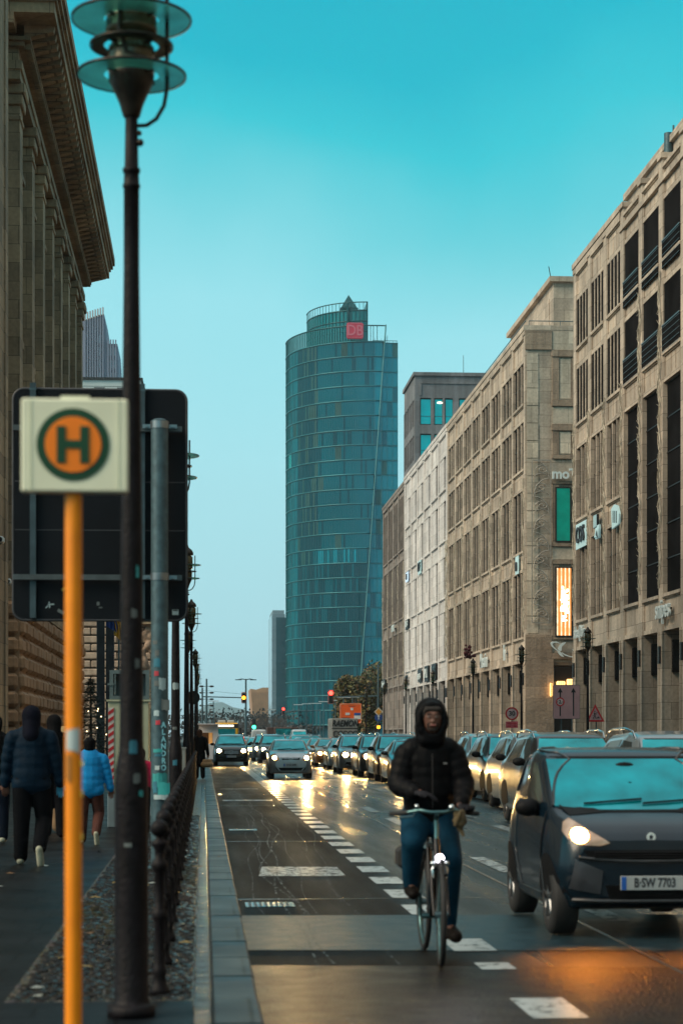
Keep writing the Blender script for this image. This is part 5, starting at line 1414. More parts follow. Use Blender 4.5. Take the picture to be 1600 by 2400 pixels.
# ================================================================== TRAFFIC LIGHTS
M_tl = pm('signal_black',(.012,.012,.012),.5); M_tlr = pm('signal_rim',(.35,.12,.12),.5)
M_rl = pm('red_light',(1,.05,.02),.5,emis=(1,.012,.008),es=22,var=0); M_ol = pm('amber_light',(1,.3,.02),.5,emis=(1,.25,.01),es=9,var=0); M_gl = pm('green_light',(.05,1,.5),.5,emis=(.03,1,.42),es=7,var=0)
def signal_head(parent, x, y, z, lit, s=1., rim=True):
    q = MB(); q.bbox(x-.17*s,x+.17*s,y-.12,y+.12,z-.48*s,z+.48*s,.05)
    if rim:
        P = rrect(x-.20*s,x+.20*s,z-.52*s,z+.52*s,.08); q.tube([(p[0],y-.02,p[1]) for p in P],.03,5,1,closed=True)
    h = q.build('signal_head',[M_tl,M_tlr],parent)
    for k, m in ((0,'r'),(1,'a'),(2,'g')):
        q = MB(); zz = z+(.30-.30*k)*s; n = 16
        on = {'r':M_rl,'a':M_ol,'g':M_gl}[m] if lit == m else M_black
        rad = .115*s if lit != m else .17*s
        disc(q, x, zz, y-.121, rad, 0, .02, n, 0); q.build('lens', on, h)
    return h
def mast_arm(label, xp, xh, Y, py, lit, hgt, kind='r', s=1.):
    t = thing('traffic_light', label, 'traffic light', (xp,Y,0), 0, 'traffic lights'); z = WZ(py,Y)
    q = MB(); q.cyl((0,0,0),(0,0,hgt),.11,.08,12); q.build('mast', M_galv, t)
    q = MB(); q.cyl((0,0,z+.1),(xh-xp,0,z),.06,.05,8); q.build('arm', M_galv, t)
    signal_head(t, xh-xp, 0, z, lit, s)
    return t
mast_arm('traffic light with a lit amber red lamp hanging over the left lanes', WX(474,190), WX(571,190), 190, 1636, 'a', 6.2)
mast_arm('traffic light glowing bright red on an arm before the glass tower', WX(886,190), WX(775,190), 190, 1634, 'r', 8.6, s=1.25)
mast_arm('small far traffic light with a red lamp on a long arm', WX(750,300), WX(664,300), 300, 1667, 'r', 5.6)
Y = 290; t = thing('traffic_light', 'far traffic light showing bright green', 'traffic light', (WX(595,Y),Y,0), 0, 'traffic lights'); q = MB(); q.cyl((0,0,0),(0,0,4.2),.08); q.build('mast', M_black, t); signal_head(t,0,-.2,WZ(1690,Y)-.45,'g',1.6,False)
Y = 178; t = thing('traffic_light', 'low traffic light with an amber red lamp under a blue arrow sign', 'traffic light', (WX(886,Y),Y,0), 0, 'traffic lights'); q = MB(); q.cyl((0,0,0),(0,0,6.0),.07); q.build('mast', M_galv, t); signal_head(t,-.0,-.2,WZ(1697,Y)-.3,'a',.9,False)
t = thing('priority_signs', 'yellow diamond sign above a round blue sign with white up arrow', 'road sign', (WX(886,177.5),177.5,0))
z = WZ(1669,177.5); q = MB(); q.prism([(-.42,z),(0,z-.42),(.42,z),(0,z+.42)],-.42,-.38,'y',0); q.prism([(-.28,z),(0,z-.28),(.28,z),(0,z+.28)],-.45,-.4205,'y',1); q.build('diamond',[pm('dia_white',(.6,.55,.45),.5),pm('dia_yellow',(.7,.3,.02),.5)],t)
z = WZ(1682,177.5); q = MB(); disc(q,0,z,-.38,.36,0,.03,28,0); q.box(-.035,.035,-.43,-.415,z-.2,z+.1,1); q.prism([(-.12,z+.06),(.12,z+.06),(0,z+.24)],-.43,-.415,'y',1); q.build('arrow_disc',[pm('sign_blue',(.015,.06,.25),.5),pm('arrow_white',(.7,.75,.8),.5)],t)
q = MB(); q.cyl((0,-.3,0),(0,-.3,WZ(1660,177.5)),.04); q.build('post',M_galv,t)
# round dark backs of signs on the left lamp row
Y = 62; t = thing('round_sign', 'dark back of a round road sign on the left lamp row', 'road sign', (WX(452,Y),Y,0)); z = WZ(1636,Y); q = MB(); disc(q,0,z,0,.22,0,.02,28); q.build('disc',M_black,t); q = MB(); q.cyl((0,.03,PH),(0,.03,z+.2),.03); q.build('post',M_galv,t)
# orange detour board
Y = 200; x0, x1 = WX(796,Y), WX(847,Y); z0, z1 = WZ(1696,Y), WZ(1649,Y); cx = (x0+x1)/2; w2 = (x1-x0)/2
t = thing('detour_board', 'large orange direction board behind the graffiti covered container', 'road sign', (cx,Y,0))
q = MB(); P = rrect(-w2,w2,z0,z1,.1); q.prism(P,-.05,0,'y',0); q.tube([(p[0],-.06,p[1]) for p in rrect(-w2+.06,w2-.06,z0+.06,z1-.06,.08)],.025,4,1,closed=True); q.build('panel',[pm('board_orange',(.75,.10,.005),.5,0,.08),pm('board_cream',(.6,.45,.3),.5)],t)
q = MB(); q.box(-.95,1.05,-.062,-.052,z0+.3,z0+.33,0); q.box(-.55,-.1,-.08,-.055,z0+.85,z0+1.1,1); q.box(.35,1.0,-.08,-.055,z0+.82,z0+1.08,2); q.box(.35,1.0,-.08,-.055,z0+.45,z0+.8,1); q.box(-.02,.25,-.08,-.055,z0+1.35,z0+1.6,1); q.box(-.2,.5,-.075,-.055,z0+1.75,z0+1.79,0); q.box(-.9,-.1,-.075,-.055,z0+.5,z0+.6,0); q.build('legend',[M_ink,pm('leg_white',(.6,.6,.6),.5),pm('leg_blue',(.02,.08,.3),.5)],t)
for x in (-.7,.35):
    q = MB(); q.cyl((x,.08,0),(x,.08,z1),.05); q.build('post',M_galv,t)
# graffiti container
Y = 184; x0, x1 = WX(778,Y), WX(838,Y); zt = WZ(1684,Y); w2 = (x1-x0)/2; cx = (x0+x1)/2
t = thing('graffiti_container', 'grey site container with black graffiti lettering above the queue of cars', 'container', (cx,Y,0))
q = MB(); q.bbox(-w2-.0,w2,0,6,.3,zt,.03,0); q.box(-w2-.02,w2+.02,-.03,.02,zt-.98,zt-.9,1)
for k in range(14): q.box(-w2-.03,-w2-.001,.3+k*.4,.5+k*.4,.4,zt-.1,0)
q.box(-w2+.1,-w2+.4,.2,5.8,.0,.29,1); q.box(w2-.4,w2-.1,.2,5.8,.0,.29,1)
q.build('body',[pm('container_grey',(.22,.23,.22),.7,0,.3,1.5),M_frame],t)
q = MB(); tm = place_text(text_mb('RAEMON',.82,.02,shear=.25,bold=.012,sx=.72),(0,-.03,zt-.5)); q.add(tm.v,tm.f)
for k in range(5):
    q.tube([(-w2+.35+k*.46+.22*cos(a*.7),-.03,zt-1.45+.28*sin(a*.7)) for a in range(9)],.035,4)
q.build('graffiti',M_black,t)
# white site trailer on the left
Y = 131; x0, x1 = WX(466,Y), WX(511,Y); zt = WZ(1699,Y); w2 = (x1-x0)/2; cx = (x0+x1)/2
t = thing('market_stall', 'white boxy stall trailer with an open dark serving hatch at the far kerb', 'stall', (cx,Y,0.01))
q = MB(); q.box(-w2,w2,0,3,.0,WZ(1744,Y)); q.box(-w2,w2,0,3,WZ(1718,Y),zt); q.box(-w2,-w2+.2,0,3,WZ(1744,Y)+.001,WZ(1718,Y)-.001); q.box(w2-.35,w2,0,3,WZ(1744,Y)+.001,WZ(1718,Y)-.001); q.box(-w2-.1,w2+.1,-.4,3,zt,zt+.06); q.build('body',pm('stall_white',(.50,.52,.55),.6,0,.08,1),t)
q = MB(); q.box(-w2+.21,w2-.36,.5,.6,WZ(1744,Y),WZ(1718,Y),0); q.box(w2-.62,w2-.37,.3,.4,WZ(1744,Y),WZ(1718,Y),1); q.build('serving_hatch',[pm('hatch_dark',(.04,.02,.012),.6,emis=(1,.4,.1),es=.03),pm('hatch_warm',(.5,.25,.08),.6,emis=(1,.5,.15),es=.25)],t)
t = thing('stall_lamp','small bright warm lamp at the corner of the white stall','lamp',(-w2+cx-.05,Y-.6,WZ(1722,Y))); q = MB(); q.sphere((0,0,0),.12); q.build('bulb',pm('bulb_glow',(1,.6,.3),emis=(1,.55,.25),es=6,var=0),t); q = MB(); q.cyl((0,0,.1),(.15,.3,.4),.02); q.build('arm',M_black,t)
# hazard marker
Y = 128; t = thing('warning_marker','small red and white striped warning marker beside the bus','marker',(WX(516,Y),Y,0)); q = MB(); q.box(-.12,.12,-.02,0,.3,1.3,0)
for k in range(4): q.prism([(-.12,.35+k*.25),(.12,.45+k*.25),(.12,.57+k*.25),(-.12,.47+k*.25)],-.03,-.0205,'y',1)
q.build('panel',[pm('mk_white',(.6,.6,.6),.5),M_red],t); q = MB(); q.cyl((0,.02,0),(0,.02,1.35),.03); q.box(-.2,.2,-.15,.2,0,.08); q.build('post',M_black,t)
# plaza masts
def flood_mast(px, Y, py_top, pairs, label, arms=0):
    t = thing('floodlight_mast', label, 'mast', (WX(px,Y),Y,0)); h = WZ(py_top,Y)
    q = MB(); q.cyl((0,0,0),(0,0,h),.16,.10,10); q.build('shaft',M_galv,t)
    for k in range(pairs):
        z = h-.9-k*.62*Y/190
        q = MB(); q.cyl((-.42,0,z),(.42,0,z),.03)
        for s in (-1,1): q.sphere((s*.6,0,z+.0),.22,10,6,sc_=(1.3,1,.55))
        q.build('floodlight',M_frame,t)
    if arms:
        q = MB(); 
        for s in (-1,1): q.tube([(0,0,h-.1),(s*.5,0,h-.0),(s*1.0,0,h-.1)],.06,6); q.box(min(s*.5,s*1.3),max(s*.5,s*1.3),-.15,.15,h-.16,h-.06)
        q.build('lamp_arm',M_galv,t)
flood_mast(484,235,1592,8,'tall mast with many pairs of small floodlights above the stall')
flood_mast(576,240,1592,0,'tall plain double-armed lamp mast behind the amber traffic light',1)
for k, (px, Y, py) in enumerate(((699,300,1653),(718,310,1651),(733,320,1650),(742,290,1650),(758,280,1646),(805,205,1636),(826,215,1635),(636,350,1665),(500,260,1645),(786,260,1643))):
    t = thing('square_lamp', '%s slim double-headed lamp on the distant square counted from the tower side' % ordn[k], 'street lamp', (WX(px,Y),Y,0), 0, 'slim lamps on the distant square'); h = WZ(py,Y)
    q = MB(); q.cyl((0,0,0),(0,0,h),.08,.06,8); q.build('shaft',M_galv,t)
    q = MB(); q.box(-.7,.7,-.2,.2,h,h+.12); q.build('head',pm('lamp_pale',(.45,.5,.52),.5),t)
q = MB(); q.tube([(WX(x_,190),190,WZ(y_,190)) for x_, y_ in ((440,1616),(500,1621),(571,1628))],.015,4); tag(q.build('overhead_cable',M_black),'thin overhead cable strung above the left traffic light','cable')
# ================================================================== TREES
def crown_leaves(c, rx, ry, rz, n, size, mats, seed, gap=.35, lean=0):
    rr = random.Random(seed); q = MB()
    cl = []
    for k in range(26):
        u = rr.uniform(-1,1); a = rr.uniform(0,2*pi); r = rr.uniform(.35,.92)
        s = sqrt(1-u*u); cl.append((c[0]+rx*r*s*cos(a), c[1]+ry*r*s*sin(a), c[2]+rz*r*u, rr.uniform(.22,.42)))
    for k in range(n):
        b = cl[rr.randrange(len(cl))]
        d = Vector((rr.gauss(0,1),rr.gauss(0,1),rr.gauss(0,1))).normalized()*(rr.random()**.45)*b[3]
        p = Vector((b[0]+d.x*rx, b[1]+d.y*ry, b[2]+d.z*rz))
        a = Vector((rr.gauss(0,1),rr.gauss(0,1),rr.gauss(0,1))).normalized()*size*rr.uniform(.5,1.3); e = a.orthogonal().normalized()*size*rr.uniform(.4,.9)
        q.add([p-a,p+e,p+a,p-e],[(0,1,2,3)],rr.randrange(len(mats)))
    return q
def branches(q, p, d, L, r, depth, rr, up=.12):
    e = p+d*L; q.cyl(p, e, r, r*.62, 5 if depth < 2 else 7, caps=False)
    if depth <= 0: return
    for k in range(rr.choice((2,3,3))):
        nd = (d+Vector((rr.uniform(-.75,.75),rr.uniform(-.75,.75),rr.uniform(-.25,.5)+up))).normalized()
        branches(q, p+d*L*rr.uniform(.55,1), nd, L*rr.uniform(.6,.82), r*.55, depth-1, rr, up)
M_bark = pm('bark',(.055,.045,.038),.9,0,.3,6,bump=.5)
LEAF = [pm('leaf_olive',(.085,.085,.018),.6,var=.3),pm('leaf_dark',(.045,.055,.018),.6,var=.3),pm('leaf_yellowish',(.15,.115,.025),.6,var=.3),pm('leaf_rust',(.13,.065,.02),.6,var=.3)]
def leafy(px, Y, py_top, wpx, n, label, seed):
    h = WZ(py_top,Y); x = WX(px,Y); rx = wpx/2/F*Y
    t = thing('leafy_tree', label, 'tree', (x,Y,0), 0, 'olive autumn trees before the glass tower')
    q = MB(); rr = random.Random(seed); q.cyl((0,0,0),(0,0,h*.35),.32,.22,9)
    for k in range(6): branches(q, Vector((0,0,h*.33)), Vector((rr.uniform(-.7,.7),rr.uniform(-.7,.7),1)).normalized(), h*.25, .12, 2, rr)
    q.build('trunk', M_bark, t)
    crown_leaves((0,0,h*.60), rx, rx, h*.41, n, .24, LEAF, seed).build('crown', LEAF, t, fix=False)
leafy(842,255,1562,110,6500,'broad olive autumn tree directly before the right foot of the glass tower',1)
leafy(880,262,1556,80,4500,'olive autumn tree at the end of the dark fin building',2)
leafy(806,270,1585,70,3500,'smaller olive autumn tree behind the orange board',3)
leafy(862,235,1600,60,3000,'low dense olive tree beside the dark fin building',5)
def bare(px, Y, py_top, label, seed, spread=1.):
    h = WZ(py_top,Y); t = thing('bare_tree', label, 'tree', (WX(px,Y),Y,0), 0, 'bare winter trees across the square')
    rr = random.Random(seed); q = MB(); q.cyl((0,0,0),(0,0,h*.3),.25,.18,8); q.build('trunk',M_bark,t)
    q = MB()
    for k in range(6): branches(q, Vector((0,0,h*.26)), Vector((rr.uniform(-.8,.8)*spread,rr.uniform(-.8,.8),1)).normalized(), h*.24, .11, 4, rr, .05)
    q.build('crown', pm('twig',(.07,.062,.06),.9), t)
for k, (px, Y, py) in enumerate(((512,370,1672),(528,400,1664),(546,380,1668),(500,420,1668),(606,390,1664),(622,360,1658),(640,380,1662),(655,400,1665),(590,430,1672),(566,440,1672))):
    bare(px, Y, py, '%s bare winter tree counted across the distant square from the left' % ordn[k] if k < 10 else 'bare', 30+k, 1.2)
q = crown_leaves((WX(560,480),480,3.5), 75, 8, 4.2, 9000, .45, [M_bark, LEAF[1]], 77); tag(q.build('far_hedge', [pm('hedge_dark',(.03,.034,.036),.9), pm('hedge_mid',(.05,.055,.055),.9)], fix=False), 'dark band of park shrubs and trees along the far side of the square', 'hedge', kind='stuff')
# conifer near the palace corner
Y = 84; h = WZ(1590,Y)-PH; t = thing('conifer', 'dark Christmas fir standing at the palace corner', 'tree', (WX(213,Y),Y,PH)); q = MB(); q.cyl((0,0,0),(0,0,h),.09,.02,8); q.build('trunk',M_bark,t)
q = MB(); rr = random.Random(2)
for k in range(2600):
    z = h*(.06+.93*rr.random()**1.2); r = (1-z/h)*1.15*rr.uniform(.3,1.05)+.03; a = rr.uniform(0,6.3); p = Vector((r*cos(a),r*sin(a),z-.15*r)); o_ = Vector((cos(a),sin(a),rr.uniform(-.5,.3)))*.16; s_ = Vector((-sin(a),cos(a),rr.uniform(-.4,.4)))*.035
    q.add([p-s_,p+s_,p+o_+s_*.2,p+o_-s_*.2],[(0,1,2,3)])
q.build('crown', pm('fir_needles',(.012,.035,.022),.7,var=.4), t, fix=False)
q = MB()
for k in range(14): z = h*rr.uniform(.1,.8); a = rr.uniform(pi,2*pi); r = (1-z/h)*1.1; q.ico((r*cos(a),r*sin(a),z),.03)
q.build('fairy_light', pm('fairy_glow',(1,.8,.5),emis=(1,.75,.4),es=4,var=0), t)
# roof terrace bush on the corner building
q = crown_leaves((XF+6.0,129.6,29.2), 1.0,.6,.65,700,.12,[LEAF[1]],9); tag(q.build('terrace_bush', [pm('bush_dark',(.02,.03,.02),.8)], fix=False), 'small dark round bush on the roof terrace of the corner building', 'bush')
# ================================================================== CARS
def lerp_st(st, y):
    if y <= st[0][0]: return st[0][1:]
    for a, b in zip(st, st[1:]):
        if y <= b[0]:
            f = (y-a[0])/(b[0]-a[0]); return tuple(u+(v-u)*f for u, v in zip(a[1:], b[1:]))
    return st[-1][1:]
def catmull(P, sub):
    out = []
    n = len(P)
    for i in range(n-1):
        p0 = P[max(i-1,0)]; p1 = P[i]; p2 = P[i+1]; p3 = P[min(i+2,n-1)]
        for k in range(sub):
            t = k/sub
            out.append(tuple(.5*((2*b)+(-a+c)*t+(2*a-5*b+4*c-d)*t*t+(-a+3*b-3*c+d)*t**3) for a, b, c, d in zip(p0,p1,p2,p3)))
    out.append(P[-1]); return out
def car_body(st, W, L, dy=.07, sm=.09):
    ys = [0]; y = 0
    while y < L-1e-6: y = min(L, y+(dy if y > .15 else .03)); ys.append(y)
    rings = []
    for y in ys:
        s = [0]*9; tot = 0
        for k in range(-3, 4):
            yy = min(max(y+k*sm/3, 0), L) if 0 < y < L else y
            w = 4-abs(k); v = lerp_st(st, yy); tot += w
            s = [a+b*w for a, b in zip(s, v)]
        s = [a/tot for a in s]
        ws, wm, wb, wr, zb, zm, zbelt, zre, zt = s
        half = [(0,zb),(ws*.85,zb),(ws,zb+.05),(wm,zm),((wm+wb)/2+.012,(zm+zbelt)/2+.03),(wb,zbelt),((wb+wr)/2+.01,(zbelt+zre)/2),(wr,zre),(wr*.8,zt-(zt-zre)*.25),(wr*.4,zt-.004),(0,zt)]
        h = catmull(half, 3)
        rings.append([(x,y,z) for x, z in h]+[(-x,y,z) for x, z in reversed(h[1:-1])])
    n = len(rings[0]); mb = MB()
    vs = [v for r in rings for v in r]
    fs = [(j*n+i,(j+1)*n+i,(j+1)*n+(i+1)%n,j*n+(i+1)%n) for j in range(len(rings)-1) for i in range(n)]
    mb.add(vs, fs, 0, True)
    for r, rev in ((rings[0], False), (rings[-1], True)):
        cx = (0, r[0][1]-(.02 if not rev else -.02), sum(v[2] for v in r)/n)
        mb.add(r+[cx], [((i+1)%n, i, n) if not rev else (i,(i+1)%n,n) for i in range(n)], 0, True)
    return mb
class Decal:
    def __init__(s, mb):
        s.bvh = BVHTree.FromPolygons([Vector(v) for v in mb.v], mb.f)
    def cast(s, a, b, mode):
        if mode == 'f': o = Vector((a,-2,b)); d = Vector((0,1,0))
        elif mode == 'l': o = Vector((-3,a,b)); d = Vector((1,0,0))
        elif mode == 'r': o = Vector((3,a,b)); d = Vector((-1,0,0))
        else: o = Vector((a,9,b)); d = Vector((0,-1,0))
        h = s.bvh.ray_cast(o, d)
        if h[0] is None: return None
        nrm = h[1]
        if nrm.dot(d) > 0: nrm = -nrm
        return h[0], nrm
    def patch(s, out, mode, off=.006, mb=None, mi=0, rings=4, dens=.06, thick=.01):
        "raised sheet following the body inside a 2-D outline"
        P = []
        for i, p in enumerate(out):
            q = out[(i+1)%len(out)]; L = math.hypot(q[0]-p[0], q[1]-p[1]); k = max(1, int(L/dens))
            for j in range(k): P.append((p[0]+(q[0]-p[0])*j/k, p[1]+(q[1]-p[1])*j/k))
        cx = sum(p[0] for p in P)/len(P); cz = sum(p[1] for p in P)/len(P); n = len(P)
        mb = mb or MB(); vs = []
        c0 = s.cast(cx, cz, mode)
        if c0 is None: return mb
        for r in range(rings+1):
            f = 1-r/(rings+.0001) if r < rings else .02
            for p in P:
                a, b = cx+(p[0]-cx)*f, cz+(p[1]-cz)*f
                h = s.cast(a, b, mode)
                if h is None:
                    for ff in (.97,.93,.88,.8):
                        h = s.cast(cx+(a-cx)*ff, cz+(b-cz)*ff, mode)
                        if h: break
                    if h is None: h = c0
                vs.append(h[0]+h[1]*off)
            if r == 0:
                base = []
                for v, p in zip(vs[:n], P):
                    h = s.cast(p[0], p[1], mode) or c0
                    base.append(v-h[1]*(off+.004))
        fs = [(r*n+i, r*n+(i+1)%n, (r+1)*n+(i+1)%n, (r+1)*n+i) for r in range(rings) for i in range(n)]
        mb.add(vs, fs, mi, True)
        mb.add(vs[:n]+base, [(i,(i+1)%n,n+(i+1)%n,n+i) for i in range(n)], mi)
        return mb
KIND = {}
KIND['suv'] = dict(L=4.6, st=[(0,.58,.66,.60,.45,.34,.56,.76,.84,.87),(.10,.76,.84,.78,.62,.26,.56,.83,.94,.98),(.35,.88,.90,.85,.70,.22,.56,.90,1.0,1.05),(1.15,.90,.925,.88,.74,.22,.58,1.0,1.06,1.11),(1.95,.90,.925,.89,.62,.22,.58,1.04,1.54,1.60),(2.5,.90,.925,.89,.64,.22,.58,1.05,1.60,1.66),(3.8,.90,.925,.88,.62,.22,.6,1.07,1.56,1.62),(4.35,.88,.92,.86,.56,.26,.6,1.08,1.38,1.44),(4.55,.84,.88,.80,.55,.34,.6,1.0,1.10,1.12),(4.6,.6,.7,.6,.45,.4,.6,.85,.9,.95)],
    ws=[(-.70,1.13),(.70,1.13),(.57,1.53),(-.57,1.53)], sw=[[(1.45,1.10),(2.1,1.50),(2.62,1.53),(2.62,1.08)],[(2.70,1.08),(2.70,1.53),(3.5,1.50),(3.5,1.10)],[(3.58,1.12),(3.58,1.48),(3.85,1.46),(4.05,1.18)]],
    hl=[(.44,.72),(.60,.70),(.80,.76),(.83,.86),(.66,.88),(.46,.80)], grille=[(-.40,.58),(.40,.58),(.43,.84),(-.43,.84)], lower=[(-.66,.36),(.66,.36),(.60,.50),(-.60,.50)], wheel=(.36,.92,3.62), plate=(.50,.52), lamp=(.63,.79,.105), mir=(.97,1.62,1.13), rails=True, H=1.66, track=.80)
KIND['hatch'] = dict(L=3.45, st=[(0,.42,.56,.50,.40,.28,.50,.66,.74,.77),(.10,.64,.72,.66,.54,.22,.50,.74,.84,.87),(.35,.76,.79,.74,.62,.20,.52,.84,.93,.97),(.85,.78,.805,.76,.66,.20,.54,.94,1.0,1.04),(1.6,.78,.805,.77,.54,.20,.54,.98,1.39,1.44),(2.0,.78,.805,.77,.55,.20,.54,1.0,1.42,1.465),(2.9,.78,.80,.75,.52,.20,.56,1.02,1.37,1.42),(3.35,.74,.77,.70,.50,.3,.58,1.0,1.10,1.14),(3.45,.55,.62,.55,.4,.36,.58,.85,.9,.93)],
    ws=[(-.62,1.06),(.62,1.06),(.50,1.38),(-.50,1.38)], sw=[[(1.12,1.04),(1.68,1.35),(2.25,1.37),(2.25,1.04)],[(2.32,1.04),(2.32,1.37),(2.8,1.33),(2.95,1.12)]],
    hl=[(.40,.70),(.52,.66),(.68,.72),(.72,.86),(.62,.92),(.48,.80)], grille=[(-.30,.70),(.30,.70),(.38,.78),(-.38,.78)], lower=[(-.48,.31),(.48,.31),(.55,.42),(-.55,.42)], wheel=(.29,.68,2.95), plate=(.52,.56), lamp=(.575,.77,.075), mir=(.86,1.22,1.02), rails=False, H=1.46, track=.69)
KIND['estate'] = dict(L=4.6, st=[(0,.55,.64,.58,.45,.28,.46,.64,.71,.74),(.10,.74,.82,.74,.60,.20,.46,.70,.80,.84),(.4,.86,.88,.82,.68,.18,.48,.80,.88,.93),(1.25,.88,.905,.86,.72,.18,.50,.92,.97,1.01),(2.15,.88,.905,.86,.56,.18,.52,.95,1.38,1.43),(2.6,.88,.905,.86,.57,.18,.52,.96,1.42,1.48),(3.9,.88,.90,.84,.54,.20,.54,.98,1.36,1.42),(4.4,.84,.86,.80,.5,.26,.56,.96,1.08,1.12),(4.6,.6,.7,.6,.45,.36,.56,.82,.88,.9)],
    ws=[(-.68,1.03),(.68,1.03),(.52,1.37),(-.52,1.37)], sw=[[(1.60,1.0),(2.25,1.34),(2.75,1.37),(2.75,.99)],[(2.83,.99),(2.83,1.37),(3.7,1.34),(3.95,1.06)]],
    hl=[(.44,.60),(.64,.58),(.80,.64),(.82,.73),(.66,.76),(.46,.68)], grille=[(-.36,.46),(.36,.46),(.42,.68),(-.42,.68)], lower=[(-.68,.26),(.68,.26),(.6,.38),(-.6,.38)], wheel=(.33,.90,3.65), plate=(.42,.42), lamp=(.63,.67,.10), mir=(.95,1.72,1.02), rails=False, H=1.48, track=.78)
KIND['van'] = dict(L=5.2, st=[(0,.6,.72,.68,.6,.34,.56,.92,1.02,1.08),(.10,.84,.92,.86,.74,.28,.56,1.0,1.12,1.18),(.6,.93,.95,.92,.80,.25,.6,1.1,1.22,1.28),(1.0,.94,.96,.93,.82,.25,.6,1.15,1.36,1.45),(1.75,.94,.96,.93,.78,.25,.6,1.2,2.1,2.2),(2.2,.94,.96,.93,.80,.25,.6,1.2,2.2,2.3),(5.1,.94,.96,.92,.80,.25,.6,1.2,2.18,2.28),(5.2,.88,.9,.86,.72,.3,.6,1.2,2.05,2.12)],
    ws=[(-.78,1.42),(.78,1.42),(.70,2.02),(-.70,2.02)], sw=[[(1.35,1.4),(1.85,1.95),(2.5,2.0),(2.5,1.36)]],
    hl=[(.56,.80),(.78,.78),(.88,.90),(.86,1.06),(.70,1.0),(.58,.92)], grille=[(-.44,.74),(.44,.74),(.46,.96),(-.46,.96)], lower=[(-.7,.40),(.7,.40),(.66,.56),(-.66,.56)], wheel=(.35,.95,4.1), plate=(.52,.56), lamp=(.72,.9,.09), mir=(1.06,1.6,1.5), rails=False, H=2.3, track=.84)
KIND['mini'] = dict(L=2.7, st=[(0,.42,.60,.56,.48,.34,.50,.72,.78,.80),(.08,.60,.72,.67,.58,.26,.50,.80,.87,.90),(.28,.72,.765,.72,.64,.22,.52,.88,.95,.98),(.48,.74,.775,.75,.71,.22,.54,.93,1.0,1.03),(1.15,.75,.78,.76,.68,.22,.55,1.0,1.45,1.50),(1.5,.75,.78,.76,.69,.22,.55,1.02,1.49,1.54),(2.3,.75,.78,.74,.60,.22,.55,1.04,1.43,1.48),(2.6,.72,.76,.69,.5,.3,.6,1.0,1.12,1.18),(2.7,.6,.65,.5,.4,.36,.6,.85,.9,.92)],
    ws=[(-.69,1.05),(-.34,1.02),(.34,1.02),(.69,1.05),(.66,1.43),(-.66,1.43)], sw=[[(.80,1.08),(1.22,1.40),(1.95,1.42),(2.0,1.1)]],
    hl=[(.34,.775),(.42,.755),(.56,.76),(.66,.80),(.69,.86),(.67,.93),(.62,.96),(.50,.87)], grille=[(-.50,.64),(.50,.64),(.56,.72),(-.56,.72)], lower=[(-.34,.33),(.34,.33),(.38,.44),(-.38,.44)], wheel=(.30,.47,2.32), plate=(.445,.50), lamp=(.575,.805,.066), mir=(.85,.95,1.0), rails=False, H=1.54, track=.66)
M_ws = glassy('windscreen_glass', (.01,.30,.34), .06, .65, .4, 1.6)  # teal tint and mottling put the reflected sky into the glass colour
M_wside = glassy('side_glass', (.04,.055,.06), .06, .5, .2, 1.5)
M_head = pm('headlamp_glow', (1,.85,.6), .3, emis=(1,.60,.22), es=140, var=0)
M_head2 = pm('headlamp_reflector', (.30,.24,.20), .15, .6, .6, 9, emis=(1,.5,.2), es=.12)
M_head_or = pm('headlamp_orange_glow', (1,.5,.1), .3, emis=(1,.46,.10), es=50, var=0)
M_plastic = pm('bumper_plastic', (.005,.005,.006), .6, 0, .3, 8)
M_plastic.node_tree.nodes['Principled BSDF'].inputs['Specular IOR Level'].default_value = .15
M_headd = pm('headlamp_dim_glow', (1,.8,.5), .3, emis=(1,.72,.38), es=16, var=0)
M_plate = pm('plate_white', (.36,.39,.40), .45, 0, .05)
M_plblue = pm('plate_blue', (.01,.10,.42), .45)
M_rim = pm('alloy_rim', (.22,.23,.24), .3, .85, .1)
PAINT = {}
def paint(n, c, metal=.4, rough=.3):
    PAINT[n] = pm('paint_'+n, c, rough, metal, .14, 2.5, bump=.06, bscale=400, coat=.8, rvar=.08)
paint('graphite',(.018,.024,.027)); paint('silver',(.20,.23,.25),.5,.3); paint('black',(.010,.010,.012)); paint('white',(.36,.39,.40),0,.3); paint('amber',(.42,.15,.03),.2,.35); paint('slate',(.012,.03,.045)); paint('midnight',(.003,.011,.020),.0,.22); paint('brightsilver',(.42,.46,.48),.5,.3)
PAINT['midnight'].node_tree.nodes['Principled BSDF'].inputs['Coat Weight'].default_value = .25; PAINT['midnight'].node_tree.nodes['Principled BSDF'].inputs['Specular IOR Level'].default_value = .35; paint('tealgrey',(.05,.085,.10)); paint('red',(.25,.02,.02),.2); paint('lightgrey',(.16,.19,.20))
def plate_text(parent, txt, w, z, y, h=.11):
    q = MB(); q.bbox(-w/2, w/2, y-.02, y, z-h/2, z+h/2, .004, 0); q.box(-w/2+.004, -w/2+.045, y-.022, y-.0205, z-h/2+.004, z+h/2-.004, 1)
    pl = q.build('number_plate', [M_plate, M_plblue], parent)
    if txt:
        tm = place_text(text_mb(txt, h*.92, .001, bold=.0025, sx=.74), (.02, y-.0215, z)); tm.build('lettering', M_ink, pl)
    return pl
